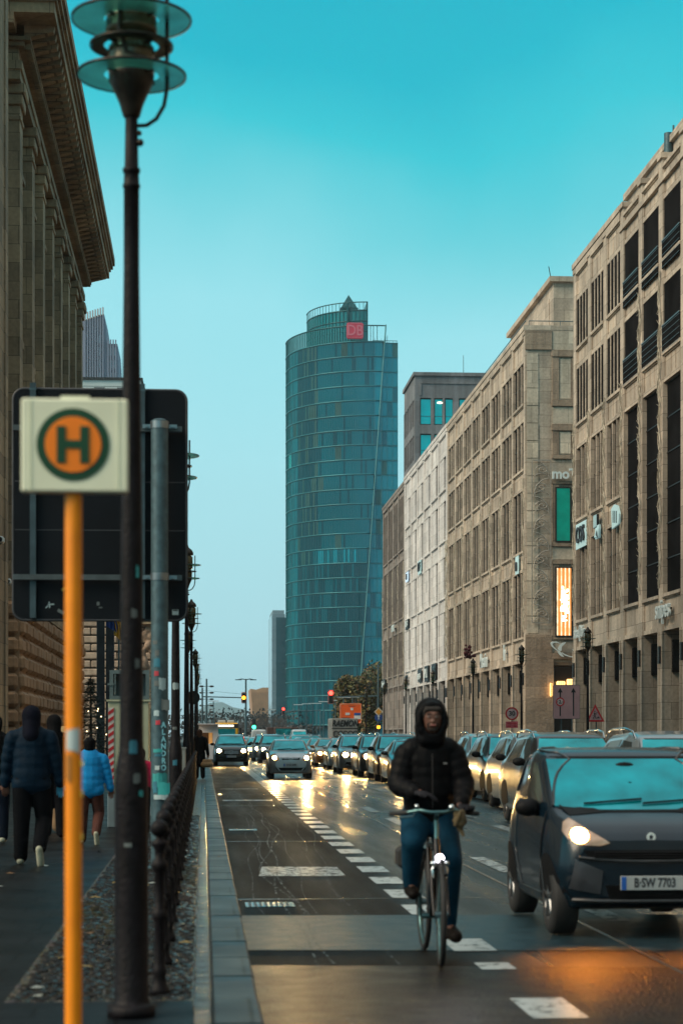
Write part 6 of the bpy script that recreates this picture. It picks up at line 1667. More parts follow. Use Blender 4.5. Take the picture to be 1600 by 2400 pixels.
def make_car(kind, pnt, label, loc, lights=True, group='cars queueing in the wet street', txt=None, detail=2, name='car', glow=None):
    K = KIND[kind]; st = K['st']; W = .9
    t = thing(name, label, 'car' if kind != 'van' else 'van', loc, 0, group)
    B = car_body(st, W, K['L']); D = Decal(B)
    body = B.build('body', PAINT[pnt], t, fix=False)
    cz = sum(p[1] for p in K['ws'])/len(K['ws']); D.patch([(p[0]*1.05, cz+(p[1]-cz)*1.10) for p in K['ws']], 'f', .004, rings=5).build('windscreen_seal', M_plastic, t, fix=False)
    D.patch(K['ws'], 'f', .009, rings=5).build('windscreen', M_ws, t, fix=False)
    for mode in ('l','r'):
        for o in K['sw']: D.patch(o, mode, .006, rings=3).build('side_window', M_wside, t, fix=False)
    # grille + lower intake
    g = D.patch(K['grille'], 'f', .008, rings=3); 
    gr = g.build('grille', M_plastic, t, fix=False)
    if detail > 1:
        q = MB(); x0 = K['grille'][0][0]; z0 = K['grille'][0][1]; z1 = K['grille'][2][1]
        nb = 3 if kind != 'hatch' else 1
        for k in range(nb):
            z = z0+(z1-z0)*(k+1)/(nb+1); pts = []
            for i in range(15):
                x = x0+.03+(-2*x0-.06)*i/14; h = D.cast(x, z, 'f')
                if h: pts.append(h[0]+h[1]*.016)
            q.tube(pts, .010, 5)
        q.build('grille_bar', M_chrome if kind != 'mini' else M_plastic, gr)
    D.patch(K['lower'], 'f', .008, rings=3).build('lower_intake', M_plastic, t, fix=False)
    # headlights
    for s in (-1, 1):
        o = [(s*a, b) for a, b in K['hl']]
        h = D.patch(o, 'f', .010, rings=4, dens=.04).build('headlight', M_head2, t, fix=False)
        lx, lz, lr = K['lamp']; hit = D.cast(s*lx, lz, 'f')
        if hit:
            q = MB(); n = 18
            P = [(s*lx+lr*cos(2*pi*i/n), lz+lr*sin(2*pi*i/n)*.85) for i in range(n)]
            D.patch(P, 'f', .016, rings=3, dens=1, mb=q).build('bulb', (glow or M_head) if lights else M_chrome, h, fix=False)
    # wheels
    r, ya, yb = K['wheel']; tr = K['track']
    for s in (-1, 1):
        for y in (ya, yb):
            mode = 'l' if s < 0 else 'r'
            arch = [(y+(r+.06)*cos(a), r+(r+.06)*sin(a)) for a in [pi*i/10 for i in range(11)]]
            arch = [(y+(r+.06),K['st'][2][5]+.03)]+arch[0:0]+[(y+(r+.055)*cos(pi*i/12), max(K['st'][2][5]+.03, r+(r+.055)*sin(pi*i/12))) for i in range(13)]
            D.patch(arch, mode, .005, rings=3).build('wheel_arch', M_plastic, t, fix=False)
            q = MB(); xo = s*(tr+.10); xi = s*(tr-.10); c = (0,y,r+.006)
            prof = [(r*.62, 0),(r*.66, s*.012),(r*.93, s*.0),(r, -s*.03),(r, -s*.19),(r*.9, -s*.21),(r*.4,-s*.20)]
            prof = [(a, xo+b) for a, b in prof]; q.lathe(prof, 28, c, 0, 'x'); q.cyl((xo-s*.14,y,r),(xo-s*.2,y,r),r*.9,r*.9,20)
            w = q.build('wheel', M_rubber, t)
            q = MB(); q.lathe([(r*.64,xo-s*.005),(r*.60,xo-s*.03),(r*.58,xo-s*.07)], 24, c, 0, 'x')
            for k in range(5):
                a = 2*pi*k/5+.3; q.cyl((xo-s*.02,y+.03*cos(a),r+.03*sin(a)),(xo-s*.012,y+r*.61*cos(a),r+r*.61*sin(a)),.032,.02,6)
            q.cyl((xo-s*.03,y,r),(xo-s*.005,y,r),.05,.04,10); q.build('rim', M_rim, w)
            q = MB(); q.cyl((xo-s*.09,y,r),(xo-s*.085,y,r),r*.57,r*.57,16); q.build('brake_disc', M_frame, w)
    # mirrors
    mx, my, mz = K['mir']
    for s in (-1, 1):
        q = MB(); q.sphere((s*mx,my,mz), .10, 12, 8, sc_=(1.15,.75,.75)); q.cyl((s*(mx-.16),my+.05,mz-.06),(s*(mx-.03),my,mz-.03),.03,.03,8)
        q.build('wing_mirror', PAINT[pnt] if kind not in ('mini','suv') else M_plastic, t)
    # seams: bonnet line, wipers, rails, plate
    q = MB()
    wz = K['ws'][0][1]
    for sgn, xx in ((1,-.45),(1,.05)):
        pts = []
        for i in range(9):
            h = D.cast(xx+.5*i/8, wz+.008+.035*i/8, 'f')
            if h: pts.append(h[0]+h[1]*.022)
        if len(pts) > 1: q.tube(pts, .010, 4)
    q.build('wiper', M_plastic, t)
    if K['rails']:
        for s in (-1, 1):
            q = MB(); q.tube([(s*.63,2.0,1.54),(s*.64,2.15,1.645),(s*.65,2.6,1.69),(s*.64,3.5,1.68),(s*.63,3.85,1.64),(s*.62,4.0,1.56)], .018, 6); q.build('roof_rail', M_chrome, t)
    h = D.cast(0, K['plate'][0], 'f'); yq = h[0].y if h else 0
    plate_text(t, txt, .52, K['plate'][0], yq-.012)
    q = MB(); h = D.cast(0, K['grille'][2][1]+.015, 'f')
    return t, D, K
def tail(t, K, bright=True):
    for s in (-1,1):
        q = MB(); q.box(s*.62-.12, s*.62+.12, K['L']-.02, K['L']+.05, .85, 1.0); q.build('tail_light', pm('tail_red',(.8,.02,.02),.4,emis=(1,.03,.02),es=5,var=0), t)

# --- compact car in the foreground right
sm_x, sm_y = 3.47, 15.05
KM = KIND['mini']; zs_ = .972
for k in ('ws','hl','grille','lower'): KM[k] = [(a, b*zs_) for a, b in KM[k]]
KM['sw'] = [[(a, b*zs_) for a, b in o] for o in KM['sw']]; KM['st'] = [s_[:5]+tuple(v*zs_ for v in s_[5:]) for s_ in KM['st']]
mini, D, K = make_car('mini', 'midnight', 'small two-seat dark city car in the foreground at the right edge', (sm_x, sm_y, 0.008), txt='B·SW 7703', glow=M_head_or, name='city_car', group=None)
for s in (-1, 1):
    q = MB()
    md = 'l' if s < 0 else 'r'
    def line(P, rad):
        pts = []
        for a, b in P:
            h = D.cast(a, b, md)
            if h: pts.append(h[0]+h[1]*.006)
        if len(pts) > 1: q.tube(pts, rad, 6)
    def dense(P):
        o = []
        for a, b in zip(P, P[1:]):
            for k in range(8): o.append((a[0]+(b[0]-a[0])*k/8, a[1]+(b[1]-a[1])*k/8))
        return o+[P[-1]]
    line(dense([(.55,1.02),(1.13,1.44),(1.6,1.48),(2.1,1.45),(2.25,1.1)]), .012)
    line(dense([(.62,.34),(.70,.6),(.62,.98)]), .007); line(dense([(.72,.32),(1.7,.32),(1.95,.6),(2.0,1.05)]), .006)
    q.build('safety_cell', PAINT['black'], mini)
q = MB()
D.patch([(-.60,.955),(-.2,.985),(.2,.985),(.60,.955),(.66,1.03),(-.66,1.03)], 'f', .006, mb=q); q.build('scuttle_panel', M_plastic, mini, fix=False)
for s in (-1,1): D.patch([(s*.66,.40),(s*.42,.36),(s*.40,.54),(s*.62,.63)], 'f', .007).build('bumper_panel', pm('bumper_grey',(.05,.055,.065),.4,.2), mini, fix=False)
q = MB(); h = D.cast(0, .80, 'f'); disc(q, 0, .80, h[0].y-.006, .036, .018, .008, 24); q.build('badge', M_letter, mini)
q = MB(); pts = []
for i in range(21):
    x = -.6+1.2*i/20; h = D.cast(x, .615+.03*(x/.6)**2, 'f')
    if h: pts.append(h[0]+h[1]*.01)
q.tube(pts, .012, 6)
pts = []
for i in range(21):
    x = -.62+1.24*i/20; h = D.cast(x, .31, 'f')
    if h: pts.append(h[0]+h[1]*.01)
q.tube(pts, .016, 6); q.build('trim_line', pm('trim_grey',(.08,.08,.085),.35,.5), mini)
q = MB(); D.patch([(.32,1.30),(.34,1.24),(.46,1.24),(.44,1.38),(-.18,1.38),(-.1,1.32)], 'f', .011, mb=q); q.build('sky_reflection', M_ws, mini, fix=False)
bpy.data.objects.remove([c for c in mini.children if c.name.startswith('sky_reflection')][0])
q = MB(); q.sphere((0,.98+.0,1.33), .06, 10, 6, sc_=(1.6,.4,.7)); q.build('rear_view_mirror', M_plastic, mini)
mini.scale = (.955, 1, 1)
wsm = glassy('dark_windscreen', (.0,.25,.30), .07, .55, .45, 2.2)  # mottled dark and bright reflection put into the base colour
[c for c in mini.children if c.name.split('.')[0]=='windscreen'][0].data.materials[0] = wsm
# --- silver hatchback
h1, D1, K1 = make_car('hatch', 'brightsilver', 'silver hatchback leading the left queue with its headlights on', ((WX(627,72)+WX(731,72))/2, 71.2, .006), txt='B·HZ 5048', glow=M_head)
q = MB(); h = D1.cast(0,.745,'f'); q.tube([(.09*cos(2*pi*i/16), h[0].y-.012, .745+.035*sin(2*pi*i/16)) for i in range(16)],.007,4,closed=True); q.tube([(.04*cos(2*pi*i/16), h[0].y-.012, .745+.035*sin(2*pi*i/16)) for i in range(16)],.006,4,closed=True); q.build('badge', M_chrome, h1)
# --- prototypes and queue
def setpaint(t, name):
    for o in t.children:
        if o.name.split('.')[0] in ('body','wing_mirror') and o.material_slots[0].material.name.startswith('paint_'):
            o.material_slots[0].link = 'OBJECT'; o.material_slots[0].material = PAINT[name]
        
def setglow(t, m):
    for o in t.children:
        if o.name.startswith('headlight'):
            for b in o.children: b.material_slots[0].link = 'OBJECT'; b.material_slots[0].material = m
suv0, DS, KS = make_car('suv', 'graphite', 'x', (0,0,0)); est0, DE, KE = make_car('estate', 'black', 'x', (0,0,0)); van0, DV, KV = make_car('van', 'white', 'x', (0,0,0), name='van')
hat0 = h1
def star(t, D, z, r=.09):
    q = MB(); h = D.cast(0, z, 'f'); y = h[0].y-.02
    q.tube([(r*cos(2*pi*i/20), y, z+r*sin(2*pi*i/20)) for i in range(20)], .009, 4, closed=True)
    for k in range(3): a = pi/2+2*pi*k/3; q.cyl((0,y,z),(r*cos(a),y,z+r*sin(a)),.007,.005,5)
    q.build('badge', M_chrome, t)
star(suv0, DS, .71); star(est0, DE, .57, .07)
used = {}
def put(kind, pnt, x, y, label, glow=M_head, rz=0, back=False):
    src = {'suv':suv0,'estate':est0,'van':van0,'hatch':hat0}[kind]
    if kind in used or kind == 'hatch': t = dup(src, (x,y,.006), rz, label)
    else:
        t = src; used[kind] = 1; t.location = (x,y,.006); t.rotation_euler = (0,0,rz); t['label'] = label
    if kind == 'hatch':
        for o in list(t.children):
            if o.name.startswith('number_plate'):
                for c in list(o.children): bpy.data.objects.remove(c)
    setpaint(t, pnt)
    if back: 
        t.rotation_euler = (0,0,pi); t.location.y = y+{'suv':4.6,'estate':4.6,'van':5.2,'hatch':3.45}[kind]
        tail(t, {'suv':KS,'estate':KE,'van':KV,'hatch':K1}[kind])
        glow = M_chrome
    setglow(t, glow); return t
# copy first, then place the prototypes: keep prototypes pristine by placing them last
cars = []
Hl = M_head
def XC(px, Y, W=.925): return WX(px, Y)+W
cars += [('suv','graphite',XC(500,101.5),101.5,'dark off-roader with bright headlights in the left kerbside lane',Hl),
 ('suv','black',XC(606,110.5),110.5,'black off-roader directly behind the silver hatchback, to its left',Hl),
 ('estate','lightgrey',XC(571,127),127,'pale grey estate car with lights on behind the black off-roader',Hl),
 ('suv','slate',XC(592,119),120,'slate blue off-roader two places behind the silver hatchback',Hl),
 ('suv','silver',6.55,24.6,'silver off-roader hidden behind the city car, only its roof edge showing at the right edge',M_headd),
 ('suv','black',6.50,32.6,'black off-roader whose roof rail shows just above the roof of the city car',M_headd),
 ('suv','silver',XC(1206,39.6),39.6,'silver off-roader with roof rails directly behind the city car',M_headd),
 ('suv','graphite',XC(1142,46),46.0,'dark grey off-roader with bright headlight right beside the cyclist',M_headd),
 ('suv','white',XC(1092,53.5),53.0,'white off-roader whose roof corner peeps out right of the cyclist shoulder',M_chrome),
 ('estate','black',XC(905,62)+.1,61.8,'black estate car half hidden behind the cyclist elbow',Hl),
 ('suv','black',XC(880,67.6),67.4,'black off-roader in the right queue, second left of the cyclist',Hl),
 ('suv','graphite',XC(842,74),74.0,'dark off-roader in the right queue, third left of the cyclist, bright lamp',Hl),
 ('suv','silver',XC(793,80.5),80.5,'silver grey crossover in the right queue nearest to the silver hatchback',Hl),
 ('estate','white',XC(769,90),90.5,'white saloon with dazzling headlight in the right queue',Hl),
 ('estate','amber',XC(738,99),99.5,'amber beige taxi with dazzling orange headlight',M_head_or),
 ('estate','lightgrey',XC(719,107),107.5,'light grey estate car behind the amber taxi',Hl),
 ('estate','slate',XC(690,117),118,'slate grey estate car whose windscreen shows just above the silver hatchback',Hl),
 ('suv','tealgrey',XC(625,150),140,'wide grey blue off-roader seen over the black one',Hl),
 ('estate','graphite',XC(646,135),150,'dark grey estate car far back in the left queue',Hl),
 ('suv','lightgrey',XC(665,140),133,'pale off-roader in the middle of the far queue',Hl),
 ('estate','silver',6.6,127,'silver estate car far back in the right queue',Hl),
 ('suv','graphite',7.0,137,'dark off-roader far back in the right queue below the graffiti container',Hl),
 ('estate','white',6.7,148,'white saloon below the left end of the graffiti container',Hl),
 ('suv','black',8.9,160,'black off-roader behind the graffiti container row',M_chrome),
 ('estate','tealgrey',2.6,136,'grey blue estate car at the back of the left lane',Hl),
 ('hatch','white',1.6,146,'small white hatchback at the back of the left lane behind the pale estate',Hl),
 ('hatch','lightgrey',4.7,160,'small pale hatchback far down the middle of the street',M_chrome)]
for c in cars: put(*c[:5], glow=c[5])
# cars beyond the junction driving away, with tail lights
for (kind, pnt, px, Y, lb) in (('estate','white',572,195,'white saloon driving away with red tail lights left of the amber light'),('estate','red',608,200,'dark red car driving away with glowing tail lights'),('van','white',607,230,'white van driving away beyond the queue on the left'),('suv','black',668,215,'black car with bright red tail lights in the middle distance'),('estate','tealgrey',540,186,'grey estate car driving away beside the bus'),('estate','white',828,168,'white car with red tail light below the graffiti container'),('suv','graphite',738,196,'dark off-roader driving away left of the graffiti container')):
    put(kind, pnt, WX(px,Y), Y, lb, back=True)
put('van','white',WX(703,225),225,'white van facing the camera between the tail lights and the container',glow=M_chrome)
put('van','white',WX(640,260),262,'white box van far beyond the junction',glow=M_chrome)
# dark lorry
Y = 238; t = thing('lorry','dark flat-topped lorry beyond the junction','lorry',(WX(663,Y),Y,0)); q = MB(); q.bbox(-1.9,1.9,0,6,.9,WZ(1705,Y),.05); q.bbox(-1.1,1.1,-1.6,-.1,.7,2.6,.1); q.build('body',pm('lorry_dark',(.05,.025,.02),.6),t)
for s in (-1,1):
    q = MB(); q.lathe([(.05,0),(.45,0),(.5,.04),(.5,.25),(.05,.28)],16,(s*.9-.14,0.2,.5),0,'x'); q.build('wheel',M_rubber,t)
q = MB(); q.box(-.9,.9,-1.63,-1.605,1.6,2.4); q.build('windscreen',M_ws,t)
# yellow city bus
Y = 208; x0, x1 = WX(513,Y), WX(549,Y); cx = (x0+x1)/2-.0; w2 = 1.25; zt = WZ(1697,Y)+.1
t = thing('city_bus','yellow city bus with a lit destination display beside the white stall','bus',(WX(531,Y),Y,0))
q = MB(); q.bbox(-w2,w2,0,12,.3,zt,.12,0); q.box(-w2-.0,w2,-.02,-.002,zt-.55,zt-.1,1); q.bbox(-.9,-.1,1,3,zt,zt+.3,.05,2); q.bbox(.1,.8,1,3,zt,zt+.3,.05,2); q.build('body',[pm('bus_yellow',(.75,.38,.02),.4,0,.08),M_frame,M_plate],t)
q = MB(); q.box(-w2+.1,w2-.35,-.045,-.021,1.1,zt-.6); q.build('windscreen',M_ws,t)
q = MB(); q.box(-w2+.12,w2-.5,-.05,-.022,zt-.42,zt-.2); q.build('destination_display',pm('display_glow',(1,.9,.7),emis=(1,.85,.6),es=1.2),t)
for s in (-1,1):
    q = MB(); q.box(s*.95-.14,s*.95+.14,-.04,-.003,.6,.8); q.build('headlight',M_head2,t)
    q = MB(); q.bbox(s*1.45-.12,s*1.45+.12,-.25,-.1,1.8,2.4,.04); q.cyl((s*1.2,0,2.5),(s*1.45,-.17,2.3),.03); q.build('wing_mirror',M_black,t)
    q = MB(); q.lathe([(.05,0),(.42,0),(.48,.04),(.48,.25),(.05,.28)],16,(s*1.05-.14,2.4,.48),0,'x'); q.build('wheel',M_rubber,t)
# real beams of the strongest lamps throwing light on the wet road
def beam(x, y, z, e, col, size=radians(36), aim=(-.05,-1,-.10), parent=None):
    if x > 4.6: aim = (-.24,-1,-.10)
    if y < 20: aim = (-.0,-1,-1.0) if x > 2 else (0,-1,-.4); size = radians(72)
    l = bpy.data.lights.new('headlamp_beam', 'SPOT'); l.energy = e; l.color = col; l.spot_size = size; l.spot_blend = 1; l.shadow_soft_size = .07
    o = bpy.data.objects.new('headlamp_beam', l); COL.objects.link(o); o.location = (x,y,z); o.rotation_euler = Vector(aim).to_track_quat('-Z','Y').to_euler()
wm = (1,.62,.22)
for (x, y, z, e, c) in ((h1.location.x-.57,71.1,.77,650,wm),(h1.location.x+.57,71.1,.77,650,wm),(XC(500,101.5)-.6,101.4,.79,300,wm),(XC(500,101.5)+.6,101.4,.79,300,wm),
    (XC(842,74)-.62,73.9,.79,380,wm),(XC(793,80.5)-.6,80.4,.79,380,wm),(XC(769,90)-.6,90.4,.67,450,wm),(XC(738,99)-.6,99.4,.67,600,(1,.45,.1)),(sm_x-.575,14.95,.82,120,(1,.27,.012)),(sm_x+.575,14.95,.82,120,(1,.27,.012)),(1.66,13.05,.74,5,(1,.95,.9))):
    beam(x, y-.1, z, e, c)
# ================================================================== BICYCLE
M_bk = pm('bike_frame', (.010,.010,.012), .3, .4); M_alu = pm('bike_alloy', (.10,.20,.21), .3, .8); M_teal = pm('bike_teal_decal', (.0,.30,.26), .35)
by = 13.45; bike = thing('bicycle', 'dark city bicycle with a lit white headlamp ridden towards the camera', 'bicycle', (1.635, by, 0.0095)); r = .345
def wheel(parent, y, steer=0):
    q = MB(); n = 40
    q.tube([(0, r*.965*cos(2*pi*i/n), r*.965*sin(2*pi*i/n)) for i in range(n)], .021, 8, closed=True)
    M = Matrix.Translation((0,y,r+.006)) @ Matrix.Rotation(steer, 4, 'Z'); q.xf(M); w = q.build('wheel', M_rubber, parent)
    q = MB(); q.tube([(0, r*.90*cos(2*pi*i/n), r*.90*sin(2*pi*i/n)) for i in range(n)], .013, 6, closed=True); q.xf(M); q.build('rim', M_alu, w)
    q = MB()
    for k in range(24):
        a = 2*pi*k/24; q.cyl(((.03 if k%2 else -.03),.02*cos(a+.5),.02*sin(a+.5)),(0,r*.9*cos(a),r*.9*sin(a)),.0016,.0016,4)
    q.cyl((-.045,0,0),(.045,0,0),.022,.022,10); q.xf(M); q.build('spoke', M_galv, w)
wheel(bike, 0, radians(-4)); wheel(bike, 1.06)
q = MB(); ht = (0,.30,.86); hb = (0,.23,.66); bb = (0,.62,.29); stt = (0,.80,.80); ra = (0,1.06,r)
q.cyl(ht,hb,.022,.022); q.cyl(hb,bb,.019,.019); q.cyl((0,.28,.80),stt,.017,.017); q.cyl(bb,stt,.018,.018)
for s in (-1,1):
    q.cyl((s*.03,.62,.29),(s*.06,1.06,r),.010,.009); q.cyl((s*.02,.78,.76),(s*.06,1.06,r),.009,.008)
    q.tube([(s*.045,.20,.60+.06),(s*.05,.13,.52),(s*.05,0,r)], .012, 8)
q.tube([(-.05,.2,.66),(.05,.2,.66)], .014); q.build('frame', M_bk, bike)
q = MB(); q.cyl((0,.29,.84),(0,.32,1.0),.014,.014); q.cyl((0,.32,1.0),(0,.25,1.045),.016,.016)
pts = [(-.30,.42,1.035),(-.20,.36,1.045),(-.12,.28,1.065),(-.05,.25,1.05),(.05,.25,1.05),(.12,.28,1.065),(.20,.36,1.045),(.30,.42,1.035)]
q.tube(pts, .0125, 8); hb_ = q.build('handlebar', M_alu, bike)
for s in (-1,1):
    q = MB(); q.cyl((s*.19,.36,1.045),(s*.315,.43,1.033),.019,.018,10); q.build('grip', M_rubber, hb_)
    q = MB(); q.tube([(s*.15,.31,1.05),(s*.17,.26,1.02),(s*.27,.33,1.01)], .007, 5); q.build('brake_lever', M_galv, hb_)
q = MB(); q.sphere((.10,.24,1.085),.022,10,6); q.sphere((-.14,.28,1.09),.018,8,5); q.build('bell', M_chrome, hb_)
q = MB(); q.cyl((0,.10,.735),(0,.17,.735),.032,.028,14); lh = q.build('headlamp', M_bk, bike)
q = MB(); disc(q,0,.735,.099,.030,0,.004,20); q.build('lens', pm('bike_lamp_glow',(1,.95,1),emis=(1,.92,1),es=14,var=0), lh)
q = MB()
for s in (-1,1): q.tube([(s*.03,.12,.70),(s*.05,.1,.66),(s*.045,.10,.60)], .010, 6); q.sphere((s*.05,.1,.70),.018,8,5)
q.build('brake_arm', M_chrome, bike)
q = MB(); q.tube([(0,.13*0-.385*cos(a)*.99,r+.385*sin(a)) for a in [pi*.28+pi*.48*k/12 for k in range(13)]], .014, 6); q.build('mudguard', M_bk, bike)
q = MB(); q.tube([(0,1.06+.385*cos(a),r+.385*sin(a)) for a in [-.1+pi*.62*k/12 for k in range(13)]], .016, 6); q.build('mudguard', M_bk, bike)
q = MB(); q.cyl((0,.83,.80),(0,.86,.92),.013); q.bbox(-.07,.07,.78,1.02,.92,.965,.02); q.build('saddle', M_black, bike)
q = MB(); q.lathe([(.085,-.004),(.095,-.004),(.095,.004),(.085,.004),(.085,-.004)],24,(.04,.62,.29),0,'x'); q.cyl((-.07,.62,.29),(.07,.62,.29),.02)
q.cyl((-.075,.62,.29),(-.085,.56,.45),.012); q.cyl((.075,.62,.29),(.085,.68,.13),.012); q.build('crank', M_alu, bike)
q = MB(); q.bbox(-.18,-.085,.51,.61,.44,.465,.006); q.build('pedal', M_plastic, bike)
q = MB(); q.bbox(.085,.18,.63,.73,.115,.14,.006); q.build('pedal', M_plastic, bike)
q = MB(); q.box(-.06,.06,.9,1.35,.74,.76); q.cyl((.0,1.3,.74),(.05,1.08,r),.006); q.build('luggage_rack', M_bk, bike)
q = MB(); q.bbox(-.20,-.09,.98,1.28,.60,.76,.03); q.build('pannier', pm('pannier_cloth',(.012,.012,.012),.9), bike)
q = MB(); q.sphere((-.10,.14,.95),.01); 
b = blob([((.14,.26,1.05),.026,(.16,.22,.97),.03),((.18,.27,1.06),.022,(.19,.24,.99),.022),((.13,.24,1.0),.024,(.18,.21,.90),.014),((.16,.2,1.06),.015,(.12,.2,.97),.014)], .009, 2)
o = b.build('khaki_cloth', pm('khaki_cloth',(.07,.05,.02),.9,0,.4,12,bump=.6,bscale=30)); o.location = (1.635,by,0); tag(o, 'crumpled khaki cloth hanging over the bicycle handlebar', 'cloth')
q = MB(); q.box(.004,.010,-.05,.0,0,0); 
# ================================================================== PEOPLE
M_skin = pm('skin', (.14,.062,.042), .55, 0, .12, 8)
def puffer(segs, pitch=.06, amp=.008):
    "adds bulging quilt rings along each tapered segment"
    out = []
    for s in segs:
        p0, r0, p1, r1 = s[:4]; p0 = Vector(p0); p1 = Vector(p1); L = (p1-p0).length; n = max(1, int(L/pitch))
        rest = s[4:]
        out.append((p0, r0-amp, p1, r1-amp)+tuple(rest))
        if n < 2: continue
        for k in range(n):
            f = (k+.5)/n; c = p0.lerp(p1, f); d = (p1-p0).normalized()*pitch*.12; rr_ = r0+(r1-r0)*f+amp*.6
            out.append((c-d, rr_, c+d, rr_)+tuple(rest))
    return out
def cloth(name, col, rough=.8, **k):
    m = pm(name, col, rough, 0, k.pop('var', .3), k.pop('scale', 7), bump=k.pop('bump', .35), bscale=k.pop('bscale', 35), **k)
    m.node_tree.nodes['Principled BSDF'].inputs['Specular IOR Level'].default_value = .08
    return m
# ---- cyclist (local: x right in picture, y away, z up), origin under the hips
cyc = blob([((0,.72,.98),.13,(0,.66,1.30),.135,(1,0,0),.7),((0,.66,1.30),.15,(0,.64,1.48),.13,(1,0,0),.65),((0,.62,1.5),.055,(0,.59,1.62),.052),
  ((0,.575,1.70),.082,(0,.57,1.76),.095),((0,.525,1.66),.055,(0,.53,1.72),.07),
  ((-.16,.65,1.48),.055,(-.225,.60,1.24),.045),((-.225,.60,1.24),.042,(-.10,.42,1.19),.03),((.16,.65,1.48),.055,(.235,.60,1.24),.045),((.235,.60,1.24),.042,(.19,.42,1.10),.03),
  ((-.09,.70,.98),.095,(-.15,.42,.84),.07),((-.15,.42,.84),.065,(-.145,.56,.52),.042),((.09,.70,.98),.095,(.13,.48,.70),.07),((.13,.48,.70),.065,(.14,.66,.24),.042),
  ((-.145,.58,.50),.035,(-.145,.46,.475),.03),((.14,.66,.22),.035,(.16,.55,.17),.03)], .014, 5)
CY = thing('x','x','x'); bpy.data.objects.remove(CY)
cy = cyc.build('person', M_skin); cy.location = (1.63, by, .0)
tag(cy, 'cyclist in a black hooded puffer jacket and blue jeans riding towards the camera', 'person')
J = puffer([((0,.71,1.02),.175,(0,.66,1.24),.182,(1,0,0),.72),((0,.66,1.22),.182,(0,.64,1.46),.172,(1,0,0),.68)], .07, .019)
J += [((-.12,.64,1.50),.09,(.12,.64,1.50),.09),((0,.62,1.52),.09,(0,.60,1.58),.075)]
J += puffer([((-.165,.65,1.48),.085,(-.235,.61,1.23),.076),((-.235,.61,1.24),.073,(-.12,.44,1.19),.050)], .06, .014)
J += puffer([((.165,.65,1.48),.085,(.245,.61,1.23),.076),((.245,.61,1.24),.073,(.20,.44,1.11),.050)], .06, .014)
jk = blob(J, .010, 1).build('jacket', cloth('black_puffer', (.004,.004,.005), .55, bscale=25), cy)
tr = blob([((-.08,.72,1.0),.13,(.08,.72,1.0),.13),((-.09,.70,.98),.118,(-.15,.42,.84),.088),((-.15,.42,.84),.085,(-.145,.57,.54),.062),((.09,.70,.98),.118,(.13,.48,.70),.088),((.13,.48,.70),.085,(.14,.66,.24),.056)], .012, 3).build('jeans', cloth('blue_jeans', (.003,.03,.058), .8), cy)
for (a, b_) in ((((-.145,.60,.49),.052,(-.145,.42,.468),.040),((-.145,.60,.56),.055,(-.145,.60,.49),.052)),(((.142,.68,.19),.056,(.175,.535,.155),.048),((.14,.68,.24),.05,(.145,.68,.19),.048))):
    blob([a, b_], .010, 2).build('shoe', cloth('dark_shoe', (.008,.006,.005), .6), cy)
# hood ring around the face
H = []
for k in range(14):
    a = 2*pi*k/14; a2 = 2*pi*(k+1)/14
    H.append(((.092*sin(a),.515+.01*cos(a),1.705+.112*cos(a)),.032,(.092*sin(a2),.515,1.705+.112*cos(a2)),.032))
H += [((0,.60,1.69),.115,(0,.61,1.76),.118),((0,.62,1.55),.11,(0,.60,1.66),.12),((-.04,.54,1.575),.06,(.04,.54,1.575),.06)]
hd = blob(H, .011, 3)
# open the front: drop faces in the face opening
keep = MB(); 
idx = [f for f in hd.f if not (lambda c: c[1] < .56 and (c[0]/.070)**2+((c[2]-1.70)/.090)**2 < 1)(tuple(sum(hd.v[i][k] for i in f)/len(f) for k in range(3)))]
keep.v = hd.v; keep.f = idx; keep.m = [0]*len(idx); keep.sm = [True]*len(idx)
keep.build('hood', MATS['black_puffer'], cy)
# face
fc = blob([((0,.520,1.735),.070,(0,.520,1.68),.060),((0,.505,1.645),.030,(0,.51,1.66),.035),((0,.455,1.70),.012,(0,.475,1.735),.009),((-.013,.462,1.699),.009,(.013,.462,1.699),.009),((-.03,.465,1.75),.014,(.03,.465,1.75),.014),((-.02,.462,1.672),.010,(.02,.462,1.672),.010)], .006, 3)
fc.build('face', M_skin, cy)
hr = blob([((-.04,.478,1.785),.022,(.04,.478,1.785),.022),((-.055,.485,1.77),.014,(-.058,.495,1.73),.010),((.055,.485,1.77),.014,(.058,.495,1.73),.010)], .006, 2); hr.build('hair', pm('dark_hair',(.012,.008,.006),.8), cy)
q = MB()
for s in (-1,1): q.sphere((s*.028,.458,1.733),.011,8,6,sc_=(1.2,.5,.55))
q.build('eye_white', pm('eye_white',(.30,.26,.24),.3), cy)
q = MB()
for s in (-1,1): q.sphere((s*.028,.4525,1.733),.0055,8,6,sc_=(1,.5,1))
q.build('eye', pm('eye_dark',(.03,.02,.02),.3), cy)
q = MB()
for s in (-1,1): q.tube([(s*.012,.455,1.753),(s*.03,.452,1.757),(s*.045,.462,1.750)],.005,5)
b = blob([((-.03,.468,1.684),.009,(.03,.468,1.684),.009),((-.035,.475,1.68),.009,(-.03,.48,1.645),.010),((.035,.475,1.68),.009,(.03,.48,1.645),.010),((-.02,.472,1.640),.012,(.02,.472,1.640),.012)], .005, 2); q.add(b.v, b.f, 0, True)
q.build('beard', pm('beard_brown',(.014,.008,.006),.9), cy)
q = MB(); q.tube([(-.017,.454,1.673),(0,.451,1.671),(.017,.454,1.673)],.004,5); q.build('mouth', pm('lip',(.28,.08,.07),.5), cy)
